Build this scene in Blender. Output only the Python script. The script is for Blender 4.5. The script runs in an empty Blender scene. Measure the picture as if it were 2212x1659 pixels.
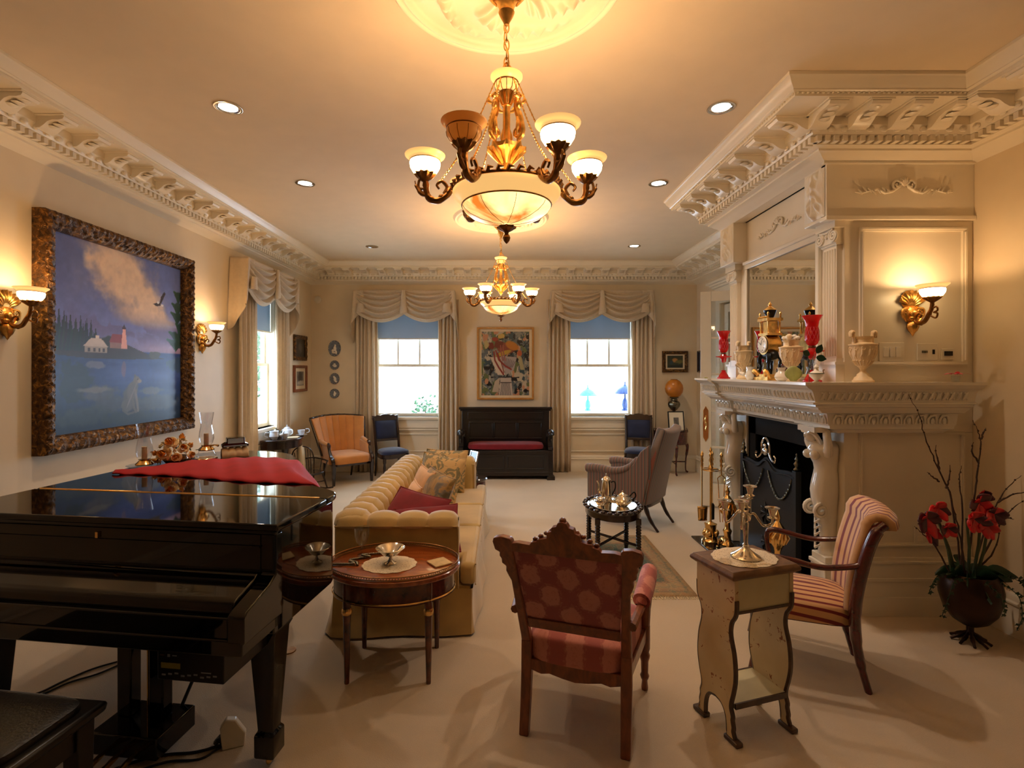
import bpy, bmesh, math, random
import numpy as np
from mathutils import Vector, Matrix, noise as mnoise

SC = bpy.context.scene
COL = SC.collection
PI = math.pi

# ---------------------------------------------------------------- camera
cam_d = bpy.data.cameras.new('camera')
cam_d.sensor_width = 36.0
cam_d.lens = 36.0 * 1100.0 / 2212.0
cam_d.shift_x = (1106.0 - 1082.0) / 2212.0
cam_d.shift_y = (800.0 - 829.5) / 2212.0
cam_d.clip_start = 0.05
cam = bpy.data.objects.new('camera', cam_d)
COL.objects.link(cam)
cam.location = (0, 0, 1.7)
cam.rotation_euler = (PI / 2, 0, 0)
SC.camera = cam

# ---------------------------------------------------------------- view
SC.view_settings.view_transform = 'Standard'
SC.view_settings.look = 'None'
SC.view_settings.gamma = 1.0
SC.view_settings.use_curve_mapping = False
SC.view_settings.exposure = 0.75
SC.cycles.use_denoising = True
SC.cycles.max_bounces = 7
SC.cycles.diffuse_bounces = 4
SC.cycles.glossy_bounces = 4
SC.cycles.transmission_bounces = 6
SC.cycles.transparent_max_bounces = 10
SC.cycles.caustics_reflective = False
SC.cycles.caustics_refractive = False
SC.cycles.sample_clamp_indirect = 4.0
SC.cycles.use_light_tree = True

# ---------------------------------------------------------------- sky
world = bpy.data.worlds.new('overcast_sky')
SC.world = world
world.use_nodes = True
wn = world.node_tree.nodes
wl = world.node_tree.links
bg = wn['Background']
tc = wn.new('ShaderNodeTexCoord')
sep = wn.new('ShaderNodeSeparateXYZ')
ramp = wn.new('ShaderNodeValToRGB')
ramp.color_ramp.elements[0].position = 0.45
ramp.color_ramp.elements[0].color = (0.66, 0.80, 1.0, 1)
ramp.color_ramp.elements[1].position = 0.75
ramp.color_ramp.elements[1].color = (0.68, 0.83, 1.0, 1)
mp = wn.new('ShaderNodeMath'); mp.operation = 'MULTIPLY_ADD'
mp.inputs[1].default_value = 0.5; mp.inputs[2].default_value = 0.5
wl.new(tc.outputs['Generated'], sep.inputs[0])
wl.new(sep.outputs['Z'], mp.inputs[0])
wl.new(mp.outputs[0], ramp.inputs[0])
wl.new(ramp.outputs[0], bg.inputs['Color'])
bg.inputs['Strength'].default_value = 11.0

# room measures
XL, XR, YB, YF, ZC = -3.2, 3.3, 8.58, -9.0, 3.45      # left wall, right wall, back wall, wall behind the viewer, ceiling
FX, FY0, FY1 = 2.40, 3.56, 5.26                          # chimney breast: front face x, near and far face y
WINB = [(-2.13, -1.02), (1.11, 2.22)]                    # windows in the back wall (x range)
WZ0, WZ1 = 0.92, 2.80
WINL = (6.32, 7.22)                                      # window in the left wall (y range)
DR0, DR1, DZ = 6.02, 7.62, 2.70                          # doorway in the right wall

def portal(name, loc, rot, sx, sy):
    d = bpy.data.lights.new(name, 'AREA')
    d.shape = 'RECTANGLE'; d.size = sx; d.size_y = sy
    d.cycles.is_portal = True
    o = bpy.data.objects.new(name, d)
    o.location = loc; o.rotation_euler = rot
    COL.objects.link(o)
for i, (a, b) in enumerate(WINB):
    portal('daylight_portal', ((a + b) / 2, YB + 0.2, (WZ0 + WZ1) / 2), (-PI / 2, 0, 0), b - a, WZ1 - WZ0)
portal('daylight_portal', (XL - 0.2, sum(WINL) / 2, (WZ0 + WZ1) / 2), (-PI / 2, 0, PI / 2), WINL[1] - WINL[0], WZ1 - WZ0)

WARM = (1.0, 0.62, 0.30)
COOL = (1.0, 0.80, 0.62)
def point(name, loc, e, col=WARM, r=0.03, parent=None):
    d = bpy.data.lights.new(name, 'POINT')
    d.energy = e; d.color = col; d.shadow_soft_size = r
    o = bpy.data.objects.new(name, d); COL.objects.link(o)
    o.location = loc
    if parent: o.parent = parent
    return o
def spot(name, loc, e, col=COOL, r=0.04, ang=100, blend=0.6, parent=None, rot=(0, 0, 0)):
    d = bpy.data.lights.new(name, 'SPOT')
    d.energy = e; d.color = col; d.shadow_soft_size = r
    d.spot_size = math.radians(ang); d.spot_blend = blend
    o = bpy.data.objects.new(name, d); COL.objects.link(o)
    o.location = loc; o.rotation_euler = rot
    if parent: o.parent = parent
    return o

# ---------------------------------------------------------------- helpers
def lin(c):
    if isinstance(c, str):
        c = c.lstrip('#'); c = [int(c[i:i + 2], 16) for i in (0, 2, 4)]
    r = []
    for v in c[:3]:
        v = v / 255.0
        r.append(v / 12.92 if v <= 0.04045 else ((v + 0.055) / 1.055) ** 2.4)
    return tuple(r)

class MB:
    """collects shapes; build() links them as one mesh object"""
    def __init__(s):
        s.v = []; s.f = []; s.mi = []; s.sm = []; s.m = 0; s.T = None
    def add(s, vs, fs, smooth=True):
        b = len(s.v)
        if s.T is not None:
            vs = [tuple(s.T @ Vector(p)) for p in vs]
        s.v.extend([tuple(p) for p in vs])
        for q in fs:
            s.f.append([b + i for i in q]); s.mi.append(s.m); s.sm.append(smooth)
        return s
    def box(s, x0, y0, z0, x1, y1, z1):
        vs = [(x0, y0, z0), (x1, y0, z0), (x1, y1, z0), (x0, y1, z0), (x0, y0, z1), (x1, y0, z1), (x1, y1, z1), (x0, y1, z1)]
        return s.add(vs, [(0, 3, 2, 1), (4, 5, 6, 7), (0, 1, 5, 4), (1, 2, 6, 5), (2, 3, 7, 6), (3, 0, 4, 7)], False)
    def boxc(s, cx, cy, cz, sx, sy, sz):
        return s.box(cx - sx / 2, cy - sy / 2, cz - sz / 2, cx + sx / 2, cy + sy / 2, cz + sz / 2)
    def rot(s, cx, cy, cz, sx, sy, sz, e):
        M = Matrix.Translation((cx, cy, cz)) @ __import__('mathutils').Euler(e).to_matrix().to_4x4()
        old = s.T
        s.T = M if old is None else old @ M
        s.boxc(0, 0, 0, sx, sy, sz)
        s.T = old
        return s
    def prism(s, poly, a0, a1, axis='z'):
        n = len(poly)
        def P(p, a):
            if axis == 'z': return (p[0], p[1], a)
            if axis == 'y': return (p[0], a, p[1])
            return (a, p[0], p[1])
        vs = [P(p, a0) for p in poly] + [P(p, a1) for p in poly]
        fs = [list(range(n))[::-1], list(range(n, 2 * n))]
        fs += [(i, (i + 1) % n, n + (i + 1) % n, n + i) for i in range(n)]
        return s.add(vs, fs, True)
    def loft(s, rings, cap=True, closed=True, smooth=True):
        n = len(rings[0]); vs = [p for r in rings for p in r]; fs = []
        for k in range(len(rings) - 1):
            for i in range(n if closed else n - 1):
                j = (i + 1) % n
                fs.append((k * n + i, k * n + j, (k + 1) * n + j, (k + 1) * n + i))
        if cap:
            fs.append(list(range(n))[::-1]); b = (len(rings) - 1) * n
            fs.append(list(range(b, b + n)))
        return s.add(vs, fs, smooth)
    def lathe(s, prof, c=(0, 0, 0), n=24, sx=1, sy=1, flute=0, fn=0, fr=None):
        rings = []
        for (r, z) in prof:
            r = max(r, 1e-4)
            ring = []
            for i in range(n):
                a = 2 * PI * i / n
                rr = r * (1 + (flute * math.cos(fn * a) if fn and (fr is None or fr[0] <= z <= fr[1]) else 0))
                ring.append((c[0] + rr * sx * math.cos(a), c[1] + rr * sy * math.sin(a), c[2] + z))
            rings.append(ring)
        return s.loft(rings)
    def tube(s, pts, r, n=8, cap=True, flat=1.0):
        pts = [Vector(p) for p in pts]; m = len(pts)
        rs = r if isinstance(r, (list, tuple)) else [r] * m
        if len(rs) != m:
            rs = [rs[0] + (rs[-1] - rs[0]) * i / (m - 1) for i in range(m)] if len(rs) == 2 else [rs[min(int(i * len(rs) / m), len(rs) - 1)] for i in range(m)]
        t0 = (pts[1] - pts[0]).normalized()
        up = Vector((0, 0, 1)) if abs(t0.z) < 0.9 else Vector((1, 0, 0))
        nrm = (up - t0 * up.dot(t0)).normalized()
        rings = []
        for i in range(m):
            if i == 0: t = pts[1] - pts[0]
            elif i == m - 1: t = pts[-1] - pts[-2]
            else: t = pts[i + 1] - pts[i - 1]
            if t.length < 1e-9: t = t0
            t = t.normalized()
            nrm = nrm - t * nrm.dot(t)
            if nrm.length < 1e-6: nrm = t.orthogonal()
            nrm.normalize()
            b = t.cross(nrm)
            rings.append([tuple(pts[i] + (nrm * math.cos(2 * PI * k / n) + b * math.sin(2 * PI * k / n) * flat) * rs[i]) for k in range(n)])
        return s.loft(rings, cap)
    def grid(s, fn, nu, nv, cu=False, cv=False):
        vs = [fn(i / (nu if cu else nu - 1), j / (nv if cv else nv - 1)) for i in range(nu) for j in range(nv)]
        fs = []
        for i in range(nu if cu else nu - 1):
            for j in range(nv if cv else nv - 1):
                a = i * nv + j; b = ((i + 1) % nu) * nv + j
                j2 = (j + 1) % nv
                fs.append((a, b, ((i + 1) % nu) * nv + j2, i * nv + j2))
        return s.add(vs, fs, True)
    def ell(s, c, r, n=14, m=9, e=1.0):
        def pw(x): return math.copysign(abs(x) ** e, x)
        prof = []
        rings = []
        for j in range(m + 1):
            t = -PI / 2 + PI * j / m
            cz, sz = max(math.cos(t), 1e-3), math.sin(t)
            rings.append([(c[0] + r[0] * pw(cz) * pw(math.cos(2 * PI * i / n)), c[1] + r[1] * pw(cz) * pw(math.sin(2 * PI * i / n)), c[2] + r[2] * pw(sz)) for i in range(n)])
        return s.loft(rings)
    def torus(s, c, R, r, n=24, m=8, axis='z', sy=1.0):
        def fn(u, v):
            a, b = 2 * PI * u, 2 * PI * v
            x, y, z = (R + r * math.cos(b)) * math.cos(a), (R + r * math.cos(b)) * math.sin(a) * sy, r * math.sin(b)
            if axis == 'z': q = (x, y, z)
            elif axis == 'y': q = (x, z, y)
            else: q = (z, x, y)
            return (c[0] + q[0], c[1] + q[1], c[2] + q[2])
        return s.grid(fn, n, m, True, True)
    def build(s, name, mats, parent=None, sharp=40, bevel=0, subsurf=0, solid=0, seg=2):
        me = bpy.data.meshes.new(name)
        me.from_pydata(s.v, [], s.f)
        if not isinstance(mats, (list, tuple)): mats = [mats]
        for m in mats: me.materials.append(M[m] if isinstance(m, str) else m)
        me.polygons.foreach_set('material_index', s.mi)
        me.polygons.foreach_set('use_smooth', [True] * len(s.f))
        me.update()
        bm = bmesh.new(); bm.from_mesh(me)
        bmesh.ops.recalc_face_normals(bm, faces=bm.faces)
        bm.to_mesh(me); bm.free()
        if sharp: me.set_sharp_from_angle(angle=math.radians(sharp))
        o = bpy.data.objects.new(name, me)
        COL.objects.link(o)
        if parent is not None: o.parent = parent
        if solid:
            q = o.modifiers.new('solid', 'SOLIDIFY'); q.thickness = solid; q.offset = 0
        if bevel:
            q = o.modifiers.new('bevel', 'BEVEL'); q.width = bevel; q.segments = seg; q.limit_method = 'ANGLE'; q.angle_limit = math.radians(35); q.harden_normals = False
        if subsurf:
            q = o.modifiers.new('sub', 'SUBSURF'); q.levels = subsurf; q.render_levels = subsurf
        return o

def tag(o, label=None, cat=None, group=None, kind=None):
    if label: o['label'] = label
    if cat: o['category'] = cat
    if group: o['group'] = group
    if kind: o['kind'] = kind
    return o
def thing(name, label, cat, loc=(0, 0, 0), rz=0.0, group=None):
    o = bpy.data.objects.new(name, None); COL.objects.link(o)
    o.empty_display_size = 0.1
    o.location = loc; o.rotation_euler = (0, 0, rz)
    return tag(o, label, cat, group)
def struct(mb, name, mats, parent=None, **k):
    o = mb.build(name, mats, parent, **k)
    if parent is None: o['kind'] = 'structure'
    return o
def copy_tree(o, parent=None):
    c = o.copy(); COL.objects.link(c)
    if parent is not None: c.parent = parent
    for ch in list(o.children): copy_tree(ch, c)
    return c
def bez(p0, p1, p2, p3, n=12):
    p0, p1, p2, p3 = map(Vector, (p0, p1, p2, p3)); r = []
    for i in range(n + 1):
        t = i / n; u = 1 - t
        r.append(p0 * u**3 + p1 * 3 * u * u * t + p2 * 3 * u * t * t + p3 * t**3)
    return r
def spl(pts, n=6):
    """Catmull-Rom through the points"""
    P = [Vector(p) for p in pts]; P = [P[0] * 2 - P[1]] + P + [P[-1] * 2 - P[-2]]
    out = []
    for i in range(1, len(P) - 2):
        for k in range(n):
            t = k / n
            a, b, c, d = P[i - 1], P[i], P[i + 1], P[i + 2]
            out.append(0.5 * ((2 * b) + (c - a) * t + (2 * a - 5 * b + 4 * c - d) * t * t + (3 * b - a - 3 * c + d) * t**3))
    out.append(P[-2]); return out
def spiral(c, r0, r1, turns, a0=0, n=20, plane='xz'):
    r = []
    for i in range(n + 1):
        t = i / n; a = a0 + turns * 2 * PI * t; q = r0 + (r1 - r0) * t
        x, y = q * math.cos(a), q * math.sin(a)
        r.append((c[0] + x, c[1], c[2] + y) if plane == 'xz' else (c[0], c[1] + x, c[2] + y) if plane == 'yz' else (c[0] + x, c[1] + y, c[2]))
    return r
def sstep(a, b, x):
    t = min(1, max(0, (x - a) / (b - a))); return t * t * (3 - 2 * t)

# ---------------------------------------------------------------- materials
M = {}
def nt_new(name):
    m = bpy.data.materials.new(name); m.use_nodes = True
    nt = m.node_tree; b = nt.nodes['Principled BSDF']
    M[name] = m
    return m, nt, b
def setin(b, k, v):
    if k in b.inputs: b.inputs[k].default_value = v
def coords(nt, scale=(1, 1, 1), kind='Object'):
    t = nt.nodes.new('ShaderNodeTexCoord'); m = nt.nodes.new('ShaderNodeMapping')
    m.inputs['Scale'].default_value = scale
    nt.links.new(t.outputs[kind], m.inputs[0]); return m.outputs[0]
def noise(nt, vec, scale, detail=3, rough=0.5, dist=0):
    n = nt.nodes.new('ShaderNodeTexNoise')
    n.inputs['Scale'].default_value = scale; n.inputs['Detail'].default_value = detail
    n.inputs['Roughness'].default_value = rough; n.inputs['Distortion'].default_value = dist
    nt.links.new(vec, n.inputs['Vector']); return n.outputs['Fac']
def cramp(nt, fac, stops, interp='LINEAR'):
    r = nt.nodes.new('ShaderNodeValToRGB'); r.color_ramp.interpolation = interp
    e = r.color_ramp.elements
    while len(e) < len(stops): e.new(0.5)
    for i, (p, c) in enumerate(stops):
        e[i].position = p; e[i].color = (*lin(c), 1)
    nt.links.new(fac, r.inputs[0]); return r.outputs[0]
def bump(nt, b, h, strength, dist=0.01):
    n = nt.nodes.new('ShaderNodeBump'); n.inputs['Strength'].default_value = strength; n.inputs['Distance'].default_value = dist
    nt.links.new(h, n.inputs['Height']); nt.links.new(n.outputs[0], b.inputs['Normal'])
def math_(nt, op, a, b=None, c=None):
    n = nt.nodes.new('ShaderNodeMath'); n.operation = op
    for i, v in enumerate((a, b, c)):
        if v is None: continue
        if isinstance(v, (int, float)): n.inputs[i].default_value = v
        else: nt.links.new(v, n.inputs[i])
    return n.outputs[0]
def sepxyz(nt, vec):
    n = nt.nodes.new('ShaderNodeSeparateXYZ'); nt.links.new(vec, n.inputs[0]); return n.outputs
def pm(name, col, rough=0.5, metal=0.0, var=0.06, nscale=6, bmp=0, bscale=60, coat=0, sheen=0, spec=0.5, scale=(1, 1, 1), bdist=0.004):
    """plain surface with a little procedural variation"""
    m, nt, b = nt_new(name)
    c = lin(col); vec = coords(nt, scale)
    f = noise(nt, vec, nscale, 3)
    r = nt.nodes.new('ShaderNodeValToRGB')
    r.color_ramp.elements[0].position = 0.3; r.color_ramp.elements[1].position = 0.7
    r.color_ramp.elements[0].color = (*[x * (1 - var) for x in c], 1)
    r.color_ramp.elements[1].color = (*[min(1, x * (1 + var)) for x in c], 1)
    nt.links.new(f, r.inputs[0]); nt.links.new(r.outputs[0], b.inputs['Base Color'])
    setin(b, 'Roughness', rough); setin(b, 'Metallic', metal); setin(b, 'Specular IOR Level', spec)
    setin(b, 'Coat Weight', coat); setin(b, 'Coat Roughness', 0.05); setin(b, 'Sheen Weight', sheen)
    if bmp: bump(nt, b, noise(nt, vec, bscale, 2), bmp, bdist)
    return m
def wood(name, dark, light, rough=0.3, scale=(1, 1, 6), ns=9, coat=0.3, bmp=0.0):
    m, nt, b = nt_new(name)
    vec = coords(nt, scale)
    f = noise(nt, vec, ns, 5, 0.6, 0.6)
    nt.links.new(cramp(nt, f, [(0.32, dark), (0.68, light)]), b.inputs['Base Color'])
    setin(b, 'Roughness', rough); setin(b, 'Coat Weight', coat); setin(b, 'Coat Roughness', 0.1)
    return m
def glow(name, col, e, col2=None, ns=8, mixd=0.0):
    m, nt, b = nt_new(name)
    vec = coords(nt)
    f = noise(nt, vec, ns, 4, 0.55, 0.8)
    out = cramp(nt, f, [(0.35, col2 or col), (0.6, col)])
    nt.links.new(out, b.inputs['Emission Color']); nt.links.new(out, b.inputs['Base Color'])
    setin(b, 'Emission Strength', e); setin(b, 'Roughness', 0.35)
    return m
def glass(name, tint=(0.95, 0.98, 0.98), gloss=0.12, rough=0.0, k=0.0):
    """clear or coloured glass: lets light through, adds a reflection at grazing angles"""
    m = bpy.data.materials.new(name); m.use_nodes = True; M[name] = m
    nt = m.node_tree; nt.nodes.clear()
    out = nt.nodes.new('ShaderNodeOutputMaterial'); mix = nt.nodes.new('ShaderNodeMixShader')
    tr = nt.nodes.new('ShaderNodeBsdfTransparent'); gl = nt.nodes.new('ShaderNodeBsdfGlossy'); lw = nt.nodes.new('ShaderNodeLayerWeight')
    tr.inputs[0].default_value = (*tint, 1); gl.inputs['Roughness'].default_value = rough; lw.inputs['Blend'].default_value = 0.5
    pw_ = nt.nodes.new('ShaderNodeMath'); pw_.operation = 'POWER'; pw_.inputs[1].default_value = 4.0
    a = nt.nodes.new('ShaderNodeMath'); a.operation = 'MULTIPLY_ADD'; a.use_clamp = True; a.inputs[1].default_value = 0.6; a.inputs[2].default_value = gloss + 0.03
    nt.links.new(lw.outputs['Facing'], pw_.inputs[0]); nt.links.new(pw_.outputs[0], a.inputs[0]); nt.links.new(a.outputs[0], mix.inputs[0])
    nt.links.new(tr.outputs[0], mix.inputs[1]); nt.links.new(gl.outputs[0], mix.inputs[2]); nt.links.new(mix.outputs[0], out.inputs[0])
    return m
pm('wall_paint', (226, 208, 178), 0.55, var=0.02, bmp=0.05, bscale=180)
pm('ceiling_paint', (224, 204, 174), 0.7, var=0.02, bmp=0.04, bscale=150)
pm('trim_white', (232, 220, 198), 0.32, var=0.02, bmp=0.03, bscale=40)
pm('gloss_white', (236, 228, 212), 0.16, var=0.02, coat=0.3)
pm('plaster', (236, 224, 198), 0.5, var=0.03, bmp=0.1, bscale=70)
pm('carpet', (205, 186, 160), 0.95, var=0.07, nscale=1.3, bmp=0.7, bscale=260, sheen=0.2, spec=0.1, bdist=0.006)
pm('hearth_black', (18, 19, 22), 0.08, var=0.1)
pm('iron', (14, 15, 17), 0.4, var=0.2, spec=0.4)
pm('soot', (6, 6, 6), 0.9)
pm('black_gloss', (5, 5, 5), 0.04, var=0.1, spec=0.5)
pm('black_satin', (8, 7, 7), 0.3, var=0.1, spec=0.35)
pm('leather', (14, 13, 13), 0.32, var=0.15, bmp=0.3, bscale=140)
pm('rubber', (9, 9, 10), 0.5)
pm('brass', (232, 188, 116), 0.2, 1.0, var=0.1, nscale=20, bmp=0.08, bscale=60)
pm('gilt', (232, 180, 100), 0.32, 1.0, var=0.25, nscale=30, bmp=0.35, bscale=70)
pm('bronze', (138, 96, 54), 0.36, 1.0, var=0.3, nscale=30, bmp=0.3, bscale=80)
pm('silver', (226, 218, 202), 0.12, 1.0, var=0.04, bmp=0.02, bscale=60)
pm('chrome', (225, 225, 225), 0.08, 1.0, var=0.02)
pm('pewter', (120, 116, 100), 0.3, 1.0, var=0.2, bmp=0.2)
pm('drape', (226, 206, 176), 0.75, var=0.05, nscale=30, bmp=0.15, bscale=300, sheen=0.3)
pm('lace', (232, 214, 186), 0.9, var=0.05, bmp=0.6, bscale=240)
m = M['lace']; nt = m.node_tree; b = nt.nodes['Principled BSDF']; vo = nt.nodes.new('ShaderNodeTexVoronoi'); vo.inputs['Scale'].default_value = 95
nt.links.new(coords(nt), vo.inputs['Vector']); nt.links.new(cramp(nt, vo.outputs['Distance'], [(0.10, (150, 116, 76)), (0.34, (236, 218, 188))]), b.inputs['Base Color'])
pm('red_cloth', (170, 8, 24), 0.85, var=0.12, nscale=8, bmp=0.25, bscale=220, sheen=0.05)
pm('red_velvet', (122, 8, 26), 0.85, var=0.2, nscale=8, sheen=0.15)
pm('blue_velvet', (10, 24, 62), 0.85, var=0.2, nscale=7, sheen=0.5, bmp=0.1)
pm('gold_velvet', (204, 134, 62), 0.7, var=0.08, nscale=7, sheen=0.5, bmp=0.1, bscale=160)
pm('sofa_velvet', (198, 166, 98), 0.62, var=0.14, nscale=5, sheen=0.7, bmp=0.12, bscale=120)
pm('sofa_seat', (196, 166, 104), 0.7, var=0.14, nscale=4, sheen=0.5, bmp=0.15, bscale=120)
pm('sofa_skirt', (182, 150, 88), 0.7, var=0.16, nscale=5, sheen=0.5, bmp=0.12, bscale=120)
pm('peach', (222, 170, 112), 0.8, var=0.08, nscale=14, sheen=0.3)
pm('cream_cloth', (226, 206, 170), 0.8, var=0.06, bmp=0.1)
pm('porcelain', (240, 232, 218), 0.15, var=0.03, coat=0.4)
pm('china', (206, 210, 220), 0.18, var=0.08, nscale=40, coat=0.4)
pm('marble_urn', (232, 204, 158), 0.5, var=0.08, nscale=20, bmp=0.25, bscale=90)
pm('white_plastic', (228, 218, 198), 0.4, var=0.02)
pm('dark_glass', (20, 18, 16), 0.1)
pm('leaf', (22, 54, 30), 0.45, var=0.25, nscale=12)
pm('leaf_pale', (150, 152, 80), 0.5, var=0.15, nscale=18)
pm('stem', (60, 74, 40), 0.6, var=0.2)
pm('twig', (62, 40, 26), 0.8, var=0.2)
pm('petal_red', (196, 14, 22), 0.35, var=0.3, nscale=25, coat=0.3)
pm('petal_dark', (70, 14, 30), 0.4, var=0.3, nscale=25, coat=0.3)
pm('petal_pink', (214, 92, 110), 0.6, var=0.15)
pm('petal_gold', (232, 152, 54), 0.45, var=0.3, nscale=30)
pm('petal_cream', (244, 218, 166), 0.45, var=0.15, nscale=30)
pm('copper_pot', (52, 34, 24), 0.35, 0.7, var=0.4, nscale=8, bmp=0.2, bscale=30)
pm('alabaster_unlit', (240, 200, 136), 0.3, var=0.1, nscale=8, coat=0.2)
m = M['alabaster_unlit']; nt = m.node_tree; b = nt.nodes['Principled BSDF']
tl = nt.nodes.new('ShaderNodeBsdfTranslucent'); tl.inputs[0].default_value = (*lin((246, 206, 140)), 1); mx = nt.nodes.new('ShaderNodeMixShader'); mx.inputs[0].default_value = 0.5
nt.links.new(b.outputs[0], mx.inputs[1]); nt.links.new(tl.outputs[0], mx.inputs[2]); nt.links.new(mx.outputs[0], nt.nodes['Material Output'].inputs[0])
pm('amber_globe', (186, 112, 26), 0.35, var=0.08, nscale=20, coat=0.2)
pm('grey_fabric', (100, 110, 116), 0.9)
pm('photo_grey', (110, 108, 104), 0.5, var=0.6, nscale=14)
pm('mat_board', (234, 222, 200), 0.8, var=0.02)
pm('black_frame', (14, 12, 11), 0.3)
pm('slate_blue', (110, 116, 128), 0.4, var=0.2, nscale=30)
pm('cork', (206, 178, 128), 0.8, var=0.15, nscale=30)
pm('cocoa', (120, 82, 48), 0.8)
pm('lcd', (118, 112, 40), 0.4)
pm('window_reflection_blue', (150, 200, 232), 0.2, var=0.1)
pm('porch_white', (222, 230, 232), 0.6, var=0.02)
pm('porch_floor', (190, 194, 196), 0.7, var=0.05)
pm('tree_leaf', (62, 92, 60), 0.7, var=0.4, nscale=4)
pm('lamp_teal', (70, 150, 175), 0.4, var=0.5, nscale=30)
pm('lamp_navy', (26, 52, 110), 0.4, var=0.5, nscale=30)
pm('bronze_dark', (40, 32, 24), 0.35, 0.8, var=0.2)
wood('mahogany', (58, 22, 10), (104, 46, 20), 0.22, (2, 2, 2), 7, 0.6)
wood('mahogany_top', (120, 52, 18), (168, 84, 32), 0.2, (2, 9, 2), 5, 0.6)
wood('walnut', (96, 44, 18), (146, 76, 34), 0.35, (3, 3, 1), 9, 0.3)
wood('dark_wood', (22, 10, 7), (44, 20, 13), 0.25, (2, 2, 2), 7, 0.5)
wood('black_oak', (10, 6, 5), (24, 11, 9), 0.35, (2, 2, 2), 7, 0.2)
wood('red_wood', (58, 12, 10), (92, 24, 18), 0.2, (2, 2, 2), 7, 0.6)
wood('brown_wood', (52, 34, 20), (84, 56, 34), 0.4, (2, 2, 2), 8, 0.2)
wood('table_brown', (92, 62, 34), (128, 90, 54), 0.45, (2, 7, 2), 6, 0.1)
wood('frame_pale_gold', (176, 118, 50), (204, 146, 72), 0.35, (2, 2, 2), 6, 0.2)
glow('shade_lit', (255, 218, 160), 9.0)
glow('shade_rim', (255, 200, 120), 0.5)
glow('alabaster_lit', (255, 222, 142), 1.25, (178, 96, 30), 4.5)
glow('downlight_lens', (255, 244, 224), 6.0)
glass('clear_glass', (0.93, 0.96, 0.97), 0.06)
glass('window_glass', (0.96, 0.99, 1.0), 0.0)
glass('ruby_glass', (0.95, 0.16, 0.14), 0.03)
m = M['ruby_glass']; nt = m.node_tree
df = nt.nodes.new('ShaderNodeBsdfTranslucent'); df.inputs[0].default_value = (0.85, 0.02, 0.03, 1); d2 = nt.nodes.new('ShaderNodeBsdfDiffuse'); d2.inputs[0].default_value = (0.7, 0.012, 0.02, 1)
m1 = nt.nodes.new('ShaderNodeMixShader'); m1.inputs[0].default_value = 0.5; m2 = nt.nodes.new('ShaderNodeMixShader'); m2.inputs[0].default_value = 0.55
mix_ = [n for n in nt.nodes if n.type == 'MIX_SHADER' and n not in (m1, m2)][0]; tr_ = [n for n in nt.nodes if n.type == 'BSDF_TRANSPARENT'][0]
nt.links.new(df.outputs[0], m1.inputs[1]); nt.links.new(d2.outputs[0], m1.inputs[2]); nt.links.new(tr_.outputs[0], m2.inputs[1]); nt.links.new(m1.outputs[0], m2.inputs[2]); nt.links.new(m2.outputs[0], mix_.inputs[1])
glass('crystal', (0.97, 0.98, 1.0), 0.05)
m, nt, b = nt_new('mirror'); setin(b, 'Metallic', 1.0); setin(b, 'Roughness', 0.01); b.inputs['Base Color'].default_value = (0.70, 0.70, 0.66, 1)
# roller blind: thin pale cloth that passes some daylight
m, nt, b = nt_new('blind_cloth')
b.inputs['Base Color'].default_value = (0.60, 0.66, 0.70, 1); setin(b, 'Roughness', 0.9)
tl = nt.nodes.new('ShaderNodeBsdfTranslucent'); tl.inputs[0].default_value = (0.16, 0.19, 0.215, 1)
mx = nt.nodes.new('ShaderNodeMixShader'); mx.inputs[0].default_value = 0.55
o_ = nt.nodes['Material Output']
nt.links.new(b.outputs[0], mx.inputs[1]); nt.links.new(tl.outputs[0], mx.inputs[2]); nt.links.new(mx.outputs[0], o_.inputs[0])
# curtain cloth lets a little light through too
m = M['drape']; nt = m.node_tree; b = nt.nodes['Principled BSDF']
tl = nt.nodes.new('ShaderNodeBsdfTranslucent'); tl.inputs[0].default_value = (*lin((226, 206, 176)), 1)
mx = nt.nodes.new('ShaderNodeMixShader'); mx.inputs[0].default_value = 0.22
o_ = nt.nodes['Material Output']
nt.links.new(b.outputs[0], mx.inputs[1]); nt.links.new(tl.outputs[0], mx.inputs[2]); nt.links.new(mx.outputs[0], o_.inputs[0])

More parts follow.
